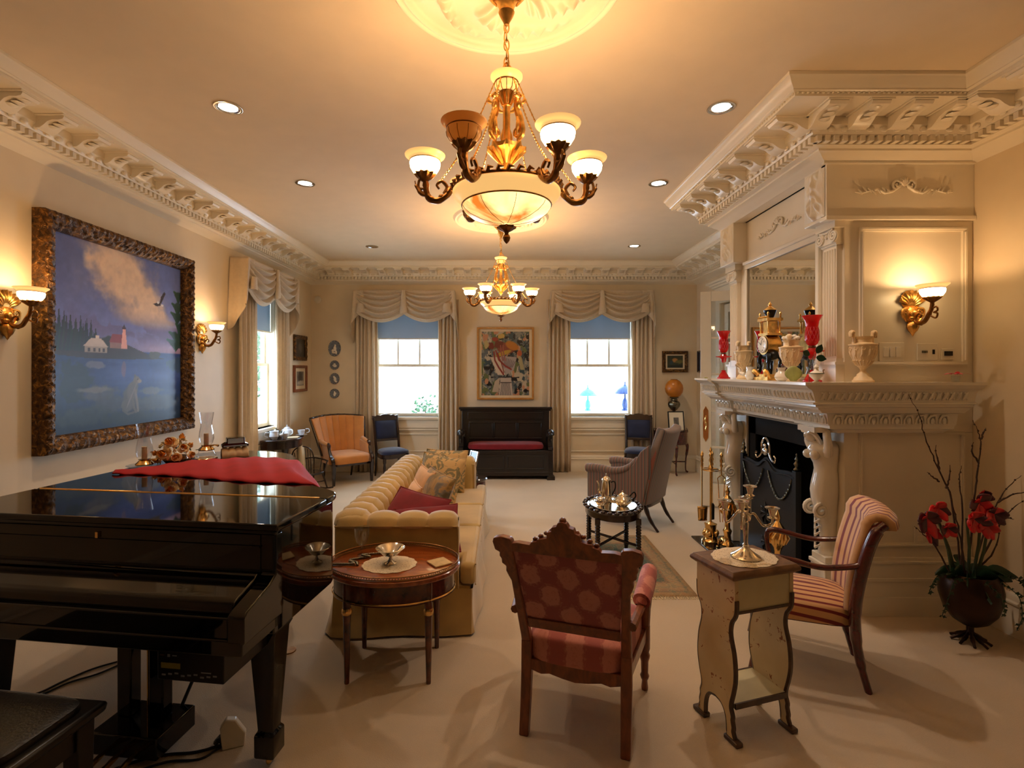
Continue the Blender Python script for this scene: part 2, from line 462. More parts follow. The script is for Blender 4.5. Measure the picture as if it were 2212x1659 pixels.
def damask(name, base, motif, sx, sz, rough=0.7, axes=('X', 'Z')):
    """half-drop rows of large leafy medallions woven tone on tone"""
    m, nt, b = nt_new(name)
    S = sepxyz(nt, coords(nt))
    n1 = noise(nt, coords(nt), 26, 3, 0.6); n2 = noise(nt, coords(nt), 85, 2, 0.6)
    u = math_(nt, 'MULTIPLY', S[axes[0]], PI / sx); v = math_(nt, 'MULTIPLY', S[axes[1]], PI / sz)
    cu = math_(nt, 'ABSOLUTE', math_(nt, 'COSINE', u)); cv = math_(nt, 'ABSOLUTE', math_(nt, 'COSINE', v))
    su = math_(nt, 'ABSOLUTE', math_(nt, 'SINE', u)); sv = math_(nt, 'ABSOLUTE', math_(nt, 'SINE', v))
    p = math_(nt, 'MAXIMUM', math_(nt, 'MULTIPLY', cu, cv), math_(nt, 'MULTIPLY', su, sv))      # medallions, half drop
    w = math_(nt, 'ADD', p, math_(nt, 'MULTIPLY_ADD', n1, 0.55, -0.275))
    body = math_(nt, 'SMOOTH_MIN', math_(nt, 'MULTIPLY_ADD', w, 6.0, -3.6), 1.0, 0.2)
    hole = math_(nt, 'COSINE', math_(nt, 'MULTIPLY', w, 24.0))
    f = math_(nt, 'ADD', math_(nt, 'MULTIPLY_ADD', body, 0.5, 0.35), math_(nt, 'ADD', math_(nt, 'MULTIPLY', hole, 0.16), math_(nt, 'MULTIPLY_ADD', n2, 0.9, -0.45)))
    nt.links.new(cramp(nt, f, [(0.25, base), (0.75, motif)]), b.inputs['Base Color'])
    setin(b, 'Roughness', rough); setin(b, 'Sheen Weight', 0.15)
    bump(nt, b, noise(nt, coords(nt), 200, 2), 0.15, 0.003)
    return m
damask('pink_damask', (150, 74, 78), (194, 128, 120), 0.17, 0.20)
damask('pink_damask_seat', (172, 88, 82), (206, 132, 118), 0.17, 0.20, axes=('X', 'Y'))

def stripes(name, stops, period, axis='X', rough=0.75, wob=0.0, interp='CONSTANT', vecscale=(1, 1, 1)):
    m, nt, b = nt_new(name)
    S = sepxyz(nt, coords(nt, vecscale))
    u = math_(nt, 'FRACT', math_(nt, 'ADD', math_(nt, 'MULTIPLY', S[axis], 1.0 / period), 50.0))
    nt.links.new(cramp(nt, u, stops, interp), b.inputs['Base Color'])
    setin(b, 'Roughness', rough); setin(b, 'Sheen Weight', 0.3)
    bump(nt, b, noise(nt, coords(nt), 260, 2), 0.15, 0.003)
    return m
CR = (214, 164, 112); RD = (122, 20, 24)
stripes('red_stripe_seat', [(0, CR), (0.60, RD), (0.92, (170, 100, 70)), (0.96, CR)], 0.055, 'Y')
stripes('red_stripe_back', [(0, CR), (0.58, RD), (0.92, (170, 100, 70)), (0.96, CR)], 0.062, 'Y')
GB = [(0, (120, 100, 90)), (0.2, (94, 92, 84)), (0.4, (150, 88, 72)), (0.5, (128, 110, 98)), (0.65, (86, 84, 80)), (0.8, (140, 84, 70)), (0.9, (120, 104, 92))]
stripes('grey_stripe_x', GB, 0.075, 'X'); stripes('grey_stripe_y', GB, 0.075, 'Y')

# pale damask pillow, painted table, carved frame, rug
m, nt, b = nt_new('pillow_damask')
v = coords(nt); f = noise(nt, v, 9, 2, 0.5, 1.6)
nt.links.new(cramp(nt, f, [(0.46, (206, 170, 112)), (0.50, (132, 124, 88)), (0.60, (128, 118, 84)), (0.64, (204, 168, 112))]), b.inputs['Base Color']); setin(b, 'Roughness', 0.7); setin(b, 'Sheen Weight', 0.4)
m, nt, b = nt_new('pillow_floral')
f = noise(nt, v_ := coords(nt), 26, 3, 0.6, 0.6)
nt.links.new(cramp(nt, f, [(0.40, (206, 160, 110)), (0.52, (222, 180, 128)), (0.60, (170, 60, 56)), (0.66, (110, 100, 62))]), b.inputs['Base Color']); setin(b, 'Roughness', 0.8)
m, nt, b = nt_new('pillow_olive')
f = noise(nt, coords(nt), 7, 3, 0.6, 0.8)
nt.links.new(cramp(nt, f, [(0.40, (126, 104, 54)), (0.52, (176, 138, 74)), (0.60, (112, 110, 104)), (0.68, (92, 84, 60))]), b.inputs['Base Color']); setin(b, 'Roughness', 0.75); setin(b, 'Sheen Weight', 0.4)
m, nt, b = nt_new('painted_cream')
v = coords(nt); f = noise(nt, v, 30, 4, 0.65, 0.4); g = noise(nt, v, 6, 2)
fl = math_(nt, 'MULTIPLY', math_(nt, 'GREATER_THAN', f, 0.62), math_(nt, 'GREATER_THAN', g, 0.52))
mix = nt.nodes.new('ShaderNodeMix'); mix.data_type = 'RGBA'
nt.links.new(fl, mix.inputs[0]); nt.links.new(cramp(nt, g, [(0.3, (204, 178, 130)), (0.7, (220, 196, 150))]), mix.inputs[6]); mix.inputs[7].default_value = (*lin((150, 88, 50)), 1)
nt.links.new(mix.outputs[2], b.inputs['Base Color']); setin(b, 'Roughness', 0.5)
m, nt, b = nt_new('painted_inner')
f = noise(nt, coords(nt), 6, 3)
nt.links.new(cramp(nt, f, [(0.3, (196, 182, 140)), (0.7, (216, 204, 160))]), b.inputs['Base Color']); setin(b, 'Roughness', 0.5)
m, nt, b = nt_new('carved_gilt')
f = noise(nt, coords(nt), 26, 4, 0.6, 1.0)
nt.links.new(cramp(nt, f, [(0.36, (46, 28, 11)), (0.54, (98, 64, 24)), (0.70, (176, 126, 56))]), b.inputs['Base Color']); setin(b, 'Metallic', 0.4); setin(b, 'Roughness', 0.38)
bump(nt, b, f, 0.8, 0.02)
m, nt, b = nt_new('rug_pile')
v = coords(nt); S = sepxyz(nt, v)
f = noise(nt, v, 16, 4, 0.6, 1.0)
edge = math_(nt, 'MAXIMUM', math_(nt, 'MULTIPLY', math_(nt, 'ABSOLUTE', S['X']), 1 / 0.42), math_(nt, 'MULTIPLY', math_(nt, 'ABSOLUTE', S['Y']), 1 / 0.70))
band = cramp(nt, edge, [(0.0, (40, 78, 76)), (0.60, (44, 84, 80)), (0.66, (150, 108, 80)), (0.70, (172, 146, 106)), (0.86, (160, 132, 98)), (0.90, (120, 116, 96)), (0.94, (188, 152, 108))], 'LINEAR')
pat = cramp(nt, f, [(0.40, (150, 112, 86)), (0.50, (176, 150, 110)), (0.58, (60, 100, 96)), (0.66, (196, 160, 116))])
mix = nt.nodes.new('ShaderNodeMix'); mix.data_type = 'RGBA'; mix.inputs[0].default_value = 0.45
nt.links.new(band, mix.inputs[6]); nt.links.new(pat, mix.inputs[7]); nt.links.new(mix.outputs[2], b.inputs['Base Color']); setin(b, 'Roughness', 0.95)
bump(nt, b, noise(nt, v, 220, 2), 0.6, 0.006)
# painted pictures read their colours from the canvas mesh
m, nt, b = nt_new('canvas_paint')
at = nt.nodes.new('ShaderNodeAttribute'); at.attribute_name = 'paint'
nt.links.new(at.outputs['Color'], b.inputs['Base Color']); setin(b, 'Roughness', 0.32)
bump(nt, b, noise(nt, coords(nt), 90, 3), 0.08, 0.003)
# ================================================================ room shell
f = MB().box(XL - 0.2, YF - 0.2, -0.12, XR + 0.2, YB + 0.2, 0.0); struct(f, 'floor', 'carpet')
c = MB().box(XL - 0.2, YF - 0.2, ZC, XR + 0.2, YB + 0.2, ZC + 0.12); struct(c, 'ceiling', 'ceiling_paint')
W = 0.2
def wall_with_holes(name, axis, a0, a1, p0, p1, holes):
    """axis 'x': wall along x between y=p0..p1; holes = [(a,b,z0,z1)]"""
    mb = MB()
    def bx(a, b, z0, z1):
        if b - a < 1e-4 or z1 - z0 < 1e-4: return
        if axis == 'x': mb.box(a, p0, z0, b, p1, z1)
        else: mb.box(p0, a, z0, p1, b, z1)
    cur = a0
    for (a, b, z0, z1) in sorted(holes):
        bx(cur, a, 0, ZC); bx(a, b, 0, z0); bx(a, b, z1, ZC); cur = b
    bx(cur, a1, 0, ZC)
    return struct(mb, name, 'wall_paint')
wall_with_holes('wall_back', 'x', XL - W, XR + W, YB, YB + W, [(a, b, WZ0, WZ1) for a, b in WINB])
wall_with_holes('wall_left', 'y', YF, YB, XL - W, XL, [(WINL[0], WINL[1], WZ0, WZ1)])
wall_with_holes('wall_right', 'y', YF, YB, XR, XR + W, [(DR0, DR1, 0, DZ)])
wall_with_holes('wall_front', 'x', XL - W, XR + W, YF - W, YF, [])
# hall beyond the doorway
h = MB(); h.box(XR + W, 5.2, -0.02, XR + 2.2, 8.6, 0.0); h.box(XR + 2.2, 5.2, 0, XR + 2.3, 8.6, 3.0); h.box(XR + W, 5.1, 0, XR + 2.3, 5.2, 3.0); h.box(XR + W, 8.6, 0, XR + 2.3, 8.7, 3.0); h.box(XR + W, 5.2, 3.0, XR + 2.2, 8.6, 3.1)
struct(h, 'wall_hall', 'wall_paint')

# ---------------------------------------------------------------- cornice
PROF = [(1.0, 0.0), (1.0, 0.018), (0.975, 0.026), (0.955, 0.045), (0.915, 0.062), (0.90, 0.07), (0.90, 0.076), (0.89, 0.080), (0.865, 0.082), (0.865, 0.104), (0.45, 0.104), (0.45, 0.158),
        (0.44, 0.162), (0.40, 0.19), (0.39, 0.205), (0.30, 0.205), (0.30, 0.25), (0.22, 0.255), (0.22, 0.268), (0.15, 0.275), (0.12, 0.285), (0.03, 0.30), (0.0, 0.31)]
def cornice(name, A, B, n, P, m0, m1, dens=(1, 1), ph=0.0):
    mb = MB()
    A, B, n = Vector((*A, 0)), Vector((*B, 0)), Vector((*n, 0))
    t = (B - A).normalized(); L = (B - A).length
    r0 = [tuple(A + n * p * P + t * m0 * p + Vector((0, 0, ZC - z))) for p, z in PROF]
    r1 = [tuple(B + n * p * P - t * m1 * p + Vector((0, 0, ZC - z))) for p, z in PROF]
    k = len(PROF)
    mb.add(r0 + r1, [(i, i + 1, k + i + 1, k + i) for i in range(k - 1)])
    mb.add(r0 + [tuple(A + Vector((0, 0, ZC)))], [list(range(k + 1))]); mb.add(r1 + [tuple(B + Vector((0, 0, ZC)))], [list(range(k + 1))])
    def bx(s, w, p0, p1, z0, z1):
        a = A + t * (s - w / 2); c = A + t * (s + w / 2)
        vs = []
        for z in (ZC - z0, ZC - z1):
            for q, p in ((a, p0), (c, p0), (c, p1), (a, p1)):
                vs.append(tuple(q + n * p * P + Vector((0, 0, z))))
        mb.add(vs, [(0, 3, 2, 1), (4, 5, 6, 7), (0, 1, 5, 4), (1, 2, 6, 5), (2, 3, 7, 6), (3, 0, 4, 7)], False)
    def span(p): return m0 * p, L - m1 * p
    # modillions: scrolled brackets under the soffit
    s0, s1 = span(0.6)
    nb = max(1, int(round((s1 - s0) / 0.285)))
    for i in range(nb):
        s = s0 + (i + 0.5) * (s1 - s0) / nb
        w = 0.115
        prof = [(0.44, 0.103), (0.81, 0.103), (0.83, 0.118), (0.81, 0.133), (0.75, 0.140), (0.67, 0.138), (0.60, 0.150), (0.55, 0.172), (0.50, 0.188), (0.44, 0.19)]
        vs = []
        for side in (-1, 1):
            q = A + t * (s + side * w / 2)
            vs += [tuple(q + n * p * P + Vector((0, 0, ZC - z))) for p, z in prof]
        m = len(prof)
        mb.add(vs, [list(range(m)), list(range(m, 2 * m))[::-1]] + [(j, (j + 1) % m, m + (j + 1) % m, m + j) for j in range(m)])
        bx(s, w + 0.03, 0.44, 0.845, 0.103, 0.113)
        # acanthus leaf on the bracket
        q = A + t * s + n * 0.66 * P + Vector((0, 0, ZC - 0.148))
        for kk in range(3):
            e = A + t * s + n * (0.57 + 0.08 * kk) * P + Vector((0, 0, ZC - 0.163 + 0.012 * kk))
            mb.ell(tuple(e), (0.035, 0.035, 0.008), 8, 4)
    # egg and dart
    s0, s1 = span(0.43); ne = int((s1 - s0) / 0.085)
    for i in range(ne):
        s = s0 + (i + 0.5) * (s1 - s0) / ne
        q = A + t * s + n * 0.425 * P + Vector((0, 0, ZC - 0.181))
        d = (abs(t.x) * 0.026 + abs(n.x) * 0.014, abs(t.y) * 0.026 + abs(n.y) * 0.014, 0.019)
        mb.ell(tuple(q), d, 8, 5)
    # bead rows on the fascia
    s0, s1 = span(0.86); nbd = int((s1 - s0) / 0.03)
    if L < 3: 
        for i in range(nbd):
            q = A + t * (s0 + (i + 0.5) * (s1 - s0) / nbd) + n * 0.868 * P + Vector((0, 0, ZC - 0.086)); mb.ell(tuple(q), (0.010, 0.010, 0.006), 6, 4)
    # dentils
    s0, s1 = span(0.36); nd = int((s1 - s0) / 0.056)
    for i in range(nd):
        s = s0 + (i + 0.5) * (s1 - s0) / nd
        bx(s, 0.031, 0.30, 0.385, 0.207, 0.246)
    return struct(mb, name, 'trim_white', sharp=35)
PL, PB, PR = 0.475, 0.50, 0.585
cornice('trim_1', (XL, YF), (XL, YB), (1, 0), PL, PB, PB)
cornice('trim_2', (XL, YB), (XR, YB), (0, -1), PB, PL, PR)
cornice('trim_3', (XR, YB), (XR, FY1), (-1, 0), PR, PB, 0)
BX = 2.27                                               # upper block of the chimney breast
cornice('trim_4', (BX, FY1 + 0.01), (BX, FY0), (-1, 0), PR, 0, -PR)
cornice('trim_5', (BX, FY0), (XR, FY0), (0, -1), PR, -PR, PR)
cornice('trim_6', (XR, FY0), (XR, YF), (-1, 0), PR, PR, PB)
cornice('trim_7', (XR, YF), (XL, YF), (0, 1), PB, PR, PL)

# ---------------------------------------------------------------- baseboards
BASE = [(0.035, 0), (0.035, 0.13), (0.028, 0.14), (0.028, 0.20), (0.036, 0.205), (0.036, 0.215), (0.024, 0.225), (0.020, 0.25), (0.012, 0.265), (0.0, 0.27)]
def baseboard(name, A, B, n, m0, m1):
    mb = MB(); A, B, n = Vector((*A, 0)), Vector((*B, 0)), Vector((*n, 0)); t = (B - A).normalized(); k = len(BASE)
    r0 = [tuple(A + n * p + t * m0 * p + Vector((0, 0, z))) for p, z in BASE]; r1 = [tuple(B + n * p - t * m1 * p + Vector((0, 0, z))) for p, z in BASE]
    mb.add(r0 + r1, [(i, i + 1, k + i + 1, k + i) for i in range(k - 1)])
    mb.add(r0 + [tuple(A)], [list(range(k + 1))]); mb.add(r1 + [tuple(B)], [list(range(k + 1))])
    return struct(mb, name, 'trim_white')
baseboard('baseboard_left', (XL, YF), (XL, YB), (1, 0), 1, 1)
baseboard('baseboard_back', (XL, YB), (XR, YB), (0, -1), 1, 1)
baseboard('baseboard_right', (XR, FY0), (XR, YF), (-1, 0), 1, 1)
baseboard('baseboard_right', (XR, YB), (XR, DR1 + 0.14), (-1, 0), 1, 0)
baseboard('baseboard_front', (XR, YF), (XL, YF), (0, 1), 1, 1)

# ---------------------------------------------------------------- ceiling medallions
def medallion(name, cx, cy, R):
    mb = MB(); nu, nv = 220, 64
    def fn(u, v):
        a = 2 * PI * u; r = R * (0.02 + 0.98 * v); q = r / R
        h = 0.012
        if q > 0.80:
            e = (q - 0.80) / 0.20
            h = 0.012 + 0.030 * math.exp(-((e - 0.42) / 0.12) ** 2) + 0.022 * math.exp(-((e - 0.75) / 0.09) ** 2)
            if e > 0.9: h *= (1 - e) / 0.1
        else:
            # swirling acanthus sprays
            s = 6 * (a + 1.6 * q + 0.35 * math.sin(3 * PI * q))
            w = math.sin(s); env = sstep(0.14, 0.25, q) * (1 - sstep(0.68, 0.80, q))
            leaf = max(0, w) ** 0.7
            vein = 0.55 + 0.45 * math.cos(34 * (a * 0.9 - 1.2 * q) + 10 * q) * sstep(0.2, 0.6, leaf)
            curl = math.exp(-((q - 0.62) / 0.07) ** 2) * max(0, math.sin(s + 1.0)) * 0.7
            h += env * (0.042 * leaf * vein + 0.022 * curl) + 0.014 * math.exp(-((q - 0.13) / 0.035) ** 2)
        return (cx + r * math.cos(a), cy + r * math.sin(a), ZC - h)
    mb.grid(fn, nu, nv, True)
    return struct(mb, name, 'plaster', sharp=0)
medallion('trim_8', 0.025, 2.25, 0.55)
medallion('trim_9', 0.0, 5.87, 0.55)

# ---------------------------------------------------------------- windows
def to_wall(kind):
    """local frame: x along the wall, y towards the room (negative = outside), z up"""
    if kind == 'back': return lambda x, y, z: (x, YB - y, z)
    return lambda x, y, z: (XL + y, x, z)
def window(idx, wall, a, b, lites):
    T = to_wall(wall)
    def bx(mb, x0, y0, z0, x1, y1, z1):
        p, q = T(x0, y0, z0), T(x1, y1, z1)
        mb.box(min(p[0], q[0]), min(p[1], q[1]), min(p[2], q[2]), max(p[0], q[0]), max(p[1], q[1]), max(p[2], q[2]))
    root = MB()
    cw = 0.11                                              # casing boards round the opening
    bx(root, a - cw, 0, WZ0 - 0.02, a, 0.025, WZ1 + 0.12); bx(root, b, 0, WZ0 - 0.02, b + cw, 0.025, WZ1 + 0.12)
    bx(root, a, 0, WZ1, b, 0.025, WZ1 + 0.12)
    bx(root, a, -0.2, WZ0, a + 0.02, 0, WZ1); bx(root, b - 0.02, -0.2, WZ0, b, 0, WZ1); bx(root, a, -0.2, WZ1 - 0.02, b, 0, WZ1)
    r = struct(root, 'window_%d' % idx, 'trim_white', bevel=0.004)
    s = MB(); bx(s, a - cw - 0.02, -0.2, WZ0 - 0.045, b + cw + 0.02, 0.06, WZ0); bx(s, a - cw, 0, WZ0 - 0.19, b + cw, 0.022, WZ0 - 0.045)
    bx(s, a - cw, 0, WZ0 - 0.23, b + cw, 0.03, WZ0 - 0.20)
    struct(s, 'window_sill', 'trim_white', r, bevel=0.004)
    zm = 1.80
    for nm, z0, z1, y in (('lower_sash', WZ0, zm, -0.09), ('upper_sash', zm - 0.04, WZ1 - 0.02, -0.13)):
        f = MB(); fw = 0.035
        bx(f, a + 0.02, y - 0.03, z0, a + 0.02 + fw, y, z1); bx(f, b - 0.02 - fw, y - 0.03, z0, b - 0.02, y, z1)
        bx(f, a + 0.02 + fw, y - 0.03, z0, b - 0.02 - fw, y, z0 + 0.05); bx(f, a + 0.02 + fw, y - 0.03, z1 - 0.04, b - 0.02 - fw, y, z1)
        if nm == 'upper_sash':
            for k in range(1, lites):
                xm = a + (b - a) * k / lites
                bx(f, xm - 0.016, y - 0.026, z0 + 0.05, xm + 0.016, y - 0.004, z1 - 0.04)
        fo = struct(f, nm, 'trim_white', r, bevel=0.003)
        g = MB(); bx(g, a + 0.02 + fw, y - 0.017, z0 + 0.05, b - 0.02 - fw, y - 0.013, z1 - 0.04); struct(g, 'pane', 'window_glass', fo)
    bl = MB(); bx(bl, a + 0.025, -0.062, 2.235, b - 0.025, -0.06, WZ1 - 0.04)
    blo = bl.build('roller_blind', 'blind_cloth')
    tag(blo, {1: 'pale roller blind half lowered in the back window left of the settle', 2: 'pale roller blind half lowered in the back window right of the settle', 3: 'pale roller blind half lowered in the side window'}[idx], 'blind')
    hb = MB(); bx(hb, a + 0.025, -0.068, 2.222, b - 0.025, -0.054, 2.245); hb.build('hem_bar', 'white_plastic', blo, bevel=0.003)
window(1, 'back', *WINB[0], 3); window(2, 'back', *WINB[1], 3); window(3, 'left', *WINL, 2)
# moulded panels under the back windows
for i, (a, b) in enumerate(WINB):
    p = MB(); x0, x1, z0, z1 = a + 0.0, b - 0.0, 0.33, 0.64; w, t = 0.025, 0.018
    p.box(x0, YB - t, z0, x1, YB, z0 + w); p.box(x0, YB - t, z1 - w, x1, YB, z1); p.box(x0, YB - t, z0 + w, x0 + w, YB, z1 - w); p.box(x1 - w, YB - t, z0 + w, x1, YB, z1 - w)
    struct(p, 'trim_%d' % (10 + i), 'trim_white', bevel=0.005)

# ---------------------------------------------------------------- doorway on the right, beyond the chimney breast
d = MB(); cw = 0.14
d.box(XR - 0.03, DR0 - cw, 0, XR, DR0, DZ + 0.10); d.box(XR - 0.03, DR1, 0, XR, DR1 + cw, DZ + 0.10); d.box(XR - 0.03, DR0, DZ, XR, DR1, DZ + 0.10)
for k, (p, z0, z1) in enumerate(((0.05, 0.10, 0.13), (0.035, 0.13, 0.24), (0.07, 0.24, 0.27), (0.10, 0.27, 0.30), (0.14, 0.30, 0.335))):
    d.box(XR - p, DR0 - cw - p * 0.8, DZ + z0, XR, DR1 + cw + p * 0.8, DZ + z1)
struct(d, 'trim_12', 'trim_white', bevel=0.005)
def leaf(name, loc, rz, w, kind):
    r = thing(name, None, None, loc, rz); del_ = None
    r['kind'] = 'structure'
    h = DZ - 0.03; t = 0.045
    f = MB(); st = 0.125
    f.box(0, -t / 2, 0, st, t / 2, h); f.box(w - st, -t / 2, 0, w, t / 2, h); f.box(st, -t / 2, 0, w - st, t / 2, 0.28); f.box(st, -t / 2, h - st, w - st, t / 2, h)
    zz = [0.28 + (h - st - 0.28) * k / 5 for k in range(1, 5)]
    for z in zz: f.box(st, -0.016, z - 0.013, w - st, 0.016, z + 0.013)
    struct(f, 'door_leaf_frame', 'trim_white', r, bevel=0.004)
    g = MB(); g.box(st, -0.004, 0.28, w - st, 0.004, h - st); struct(g, 'pane', 'clear_glass', r)
    # long brass finger plate with scrolled lever
    for sgn in (-1, 1):
        q = MB(); pts = [(-0.03, -0.17), (-0.012, -0.20), (0, -0.225), (0.012, -0.20), (0.03, -0.17), (0.034, 0), (0.03, 0.17), (0.012, 0.20), (0, 0.225), (-0.012, 0.20), (-0.03, 0.17), (-0.034, 0)]
        q.prism([(w - 0.062 + x, 1.02 + z) for x, z in pts], sgn * t / 2, sgn * (t / 2 + 0.008), 'y')
        po = struct(q, 'push_plate', 'brass', r, bevel=0.002)
        hh = MB(); y = sgn * (t / 2 + 0.03)
        hh.tube(spl([(w - 0.062, sgn * (t / 2), 1.12), (w - 0.062, y, 1.11), (w - 0.055, y, 1.06), (w - 0.070, y, 1.00), (w - 0.060, y, 0.95), (w - 0.062, sgn * t / 2, 0.93)], 5), 0.008, 8)
        hh.ell((w - 0.062, y, 1.03), (0.012, 0.010, 0.02), 8, 6)
        struct(hh, 'door_handle', 'brass', po)
    return r
leaf('door_1', (3.22, 6.06, 0.012), math.atan2(6.40 - 6.06, 2.51 - 3.22), 0.787, 0)
leaf('door_2', (XR + 0.06, DR1 - 0.01, 0.012), -PI / 2, 0.77, 1)
# ================================================================ chimney breast
OP0, OP1, OPZ = 3.79, 4.98, 1.265
b = MB()
b.prism([(FX, FY0), (XR, FY0), (XR, FY1), (FX, FY1), (FX, OP1), (FX + 0.5, OP1), (FX + 0.5, OP0), (FX, OP0)], 0, OPZ, 'z')
b.box(FX, FY0, OPZ, XR, FY1, 3.30)
b.box(BX, FY0, 3.14, XR, FY1 + 0.01, ZC)                                      # beam under the cornice
b.box(BX, FY0, 2.757, FX + 0.05, 3.81, 3.16); b.box(BX, 4.974, 2.757, FX + 0.05, FY1 + 0.01, 3.16)
b.box(BX, FY0 - 0.012, 2.757, XR, FY0 + 0.05, 3.16)
b.box(BX - 0.012, FY0 - 0.03, 2.745, XR, FY0 + 0.05, 2.775)
struct(b, 'wall_chimney', 'trim_white', bevel=0.004)
# egg and dart strip below the cornice, moulded panels, plinth
t = MB()
t.box(BX - 0.03, FY0 - 0.032, 3.135, XR, FY0, 3.15); t.box(BX - 0.02, FY0 - 0.022, 3.15, XR, FY0, 3.205)
for i in range(13):
    t.ell((BX + 0.03 + i * 0.078, FY0 - 0.028, 3.178), (0.03, 0.016, 0.024), 8, 5)
for i in range(21):
    t.ell((BX - 0.018, FY0 + 0.05 + i * 0.08, 3.178), (0.016, 0.03, 0.024), 8, 5)
t.box(FX - 0.02, FY0, 3.14, FX + 0.02, FY1, 3.16)
def frame_xz(mb, x0, x1, z0, z1, y, w=0.03, d=0.018):
    for (a, b_, c, e) in ((x0, z0, x1, z0 + w), (x0, z1 - w, x1, z1), (x0, z0 + w, x0 + w, z1 - w), (x1 - w, z0 + w, x1, z1 - w)):
        mb.box(a, y - d, b_, c, y, e)
        m_ = w * 0.3
        mb.box(a + (m_ if c - a > w * 1.5 or True else 0), y - d * 1.7, b_ + m_, c - m_, y - d, e - m_)
frame_xz(t, 2.50, 3.245, 1.73, 2.70, FY0)
frame_xz(t, 2.50, 3.235, 0.47, 1.27, FY0, 0.025, 0.012)
for (z0, z1, d) in ((0, 0.13, 0.045), (0.13, 0.24, 0.035), (0.24, 0.26, 0.042), (0.26, 0.36, 0.028), (0.36, 0.375, 0.036), (0.375, 0.395, 0.02)):
    t.box(FX - d, FY0 - d, z0, XR, FY0 + 0.05, z1); t.box(FX - d, FY0 + 0.05, z0, FX, OP0 - 0.02, z1); t.box(FX - d, OP1 + 0.02, z0, FX, FY1, z1)
# scrolled spray on the side frieze and on the front frieze
def spray(mb, T, s=1.0):
    """ornament in a local plane: x across, z up"""
    pl = lambda pts: [T(x * s, y * s, z * s) for x, y, z in pts]
    for sg in (-1, 1):
        mb.tube(pl([(sg * 0.03 + sg * p[0], -0.008, p[1]) for p in [(0, 0.035), (0.05, 0.0), (0.10, -0.012), (0.15, 0.015), (0.20, 0.005), (0.26, -0.012), (0.31, -0.005)]]), [0.012 * s, 0.011 * s, 0.010 * s, 0.009 * s, 0.007 * s, 0.006 * s, 0.004 * s], 6)
        mb.tube([T(*(q * s for q in p)) for p in [(sg * (0.045) + c[0] * sg, -0.012, 0.045 + c[2]) for c in spiral((0, 0, 0), 0.038, 0.008, 1.3, -1.2, 16)]], 0.009 * s, 6)
        for k in range(7):
            x = 0.11 + 0.032 * k
            c = T(sg * x * s, -0.01 * s, (0.012 + 0.016 * math.sin(k * 1.7)) * s)
            e = [T(sg * (x + dx) * s, -0.012 * s, (dz + 0.012 * math.sin(k * 1.7)) * s) for dx, dz in ((-0.012, -0.016), (0.0, 0.004), (0.018, 0.022))]
            mb.tube(e, [0.003 * s, 0.009 * s, 0.002 * s], 6)
    mb.ell(T(0, -0.012 * s, 0.075 * s), (0.016 * s,) * 3, 8, 6)
    for k in range(5):
        a = (k - 2) * 0.45
        mb.tube([T(0, -0.012 * s, 0.035 * s), T(math.sin(a) * 0.035 * s, -0.018 * s, (0.04 + math.cos(a) * 0.03) * s), T(math.sin(a) * 0.06 * s, -0.01 * s, (0.045 + math.cos(a) * 0.055) * s)], [0.004 * s, 0.010 * s, 0.003 * s], 6)
spray(t, lambda x, y, z: (2.80 + x, FY0 - 0.012 + y, 2.945 + z))
spray(t, lambda x, y, z: (FX + y, 4.40 - x, 2.93 + z))
struct(t, 'trim_13', 'trim_white', bevel=0.003)
# carved acanthus blocks
for k, yc in enumerate((3.685, 5.117)):
    a = MB()
    def leafy(u, v):
        y = (u - 0.5) * 0.235; z = (v - 0.5) * 0.345
        q = abs(y) / 0.1175; w = z / 0.17
        cu = math.sin(9 * q + 5 * w + 2.2 * math.sin(3 * w)) * math.cos(7 * w + 4 * q * q)
        scr = math.exp(-(((q - 0.45) ** 2 + (w + 0.42) ** 2) / 0.05)) + 0.8 * math.exp(-(((q - 0.5) ** 2 + (w - 0.25) ** 2) / 0.06))
        h = 0.006 + 0.014 * max(0, cu) + 0.020 * scr + 0.02 * math.exp(-(q / 0.14) ** 2)
        edge = min(1, (1 - q) * 7, (1 - abs(w)) * 7 + 0.25)
        return (BX - h * max(0, edge) - 0.001, yc + y, 2.955 + z)
    a.grid(leafy, 40, 52)
    struct(a, 'trim_%d' % (14 + k), 'trim_white', sharp=0)
# fluted pilasters with scrolled capitals either side of the mirror
for k, yc in enumerate((3.655, 5.165)):
    p = MB(); w, d = 0.15, 0.04
    x = FX - d
    p.box(x, yc - w / 2, 1.62, FX, yc + w / 2, 2.757)
    for j in range(5):
        yy = yc - w / 2 + 0.018 + j * (w - 0.036) / 4
        p.tube([(x - 0.001, yy, 1.80), (x - 0.001, yy, 2.56)], 0.0085, 6)
    for z0, z1, e in ((1.62, 1.74, 0.02), (1.74, 1.76, 0.032), (1.76, 1.785, 0.012), (2.585, 2.60, 0.010)):
        p.box(x - e, yc - w / 2 - e, z0, FX, yc + w / 2 + e, z1)
    p.box(x - 0.035, yc - w / 2 - 0.035, 2.70, FX, yc + w / 2 + 0.035, 2.757)
    p.box(x - 0.02, yc - w / 2 - 0.01, 2.60, FX, yc + w / 2 + 0.01, 2.70)
    for sg in (-1, 1):
        p.tube([(x - 0.022, yc + sg * (0.075) + c[0] * sg, 2.648 + c[2]) for c in spiral((0, 0, 0), 0.046, 0.006, 2.2, PI / 2, 30)], 0.010, 6)
    p.tube(spl([(x - 0.022, yc - 0.075, 2.694), (x - 0.024, yc, 2.682), (x - 0.022, yc + 0.075, 2.694)], 5), 0.008, 6)
    for j in range(3): p.ell((x - 0.022, yc - 0.035 + 0.035 * j, 2.655), (0.014, 0.014, 0.018), 8, 5)
    struct(p, 'trim_%d' % (16 + k), 'trim_white', bevel=0.002)

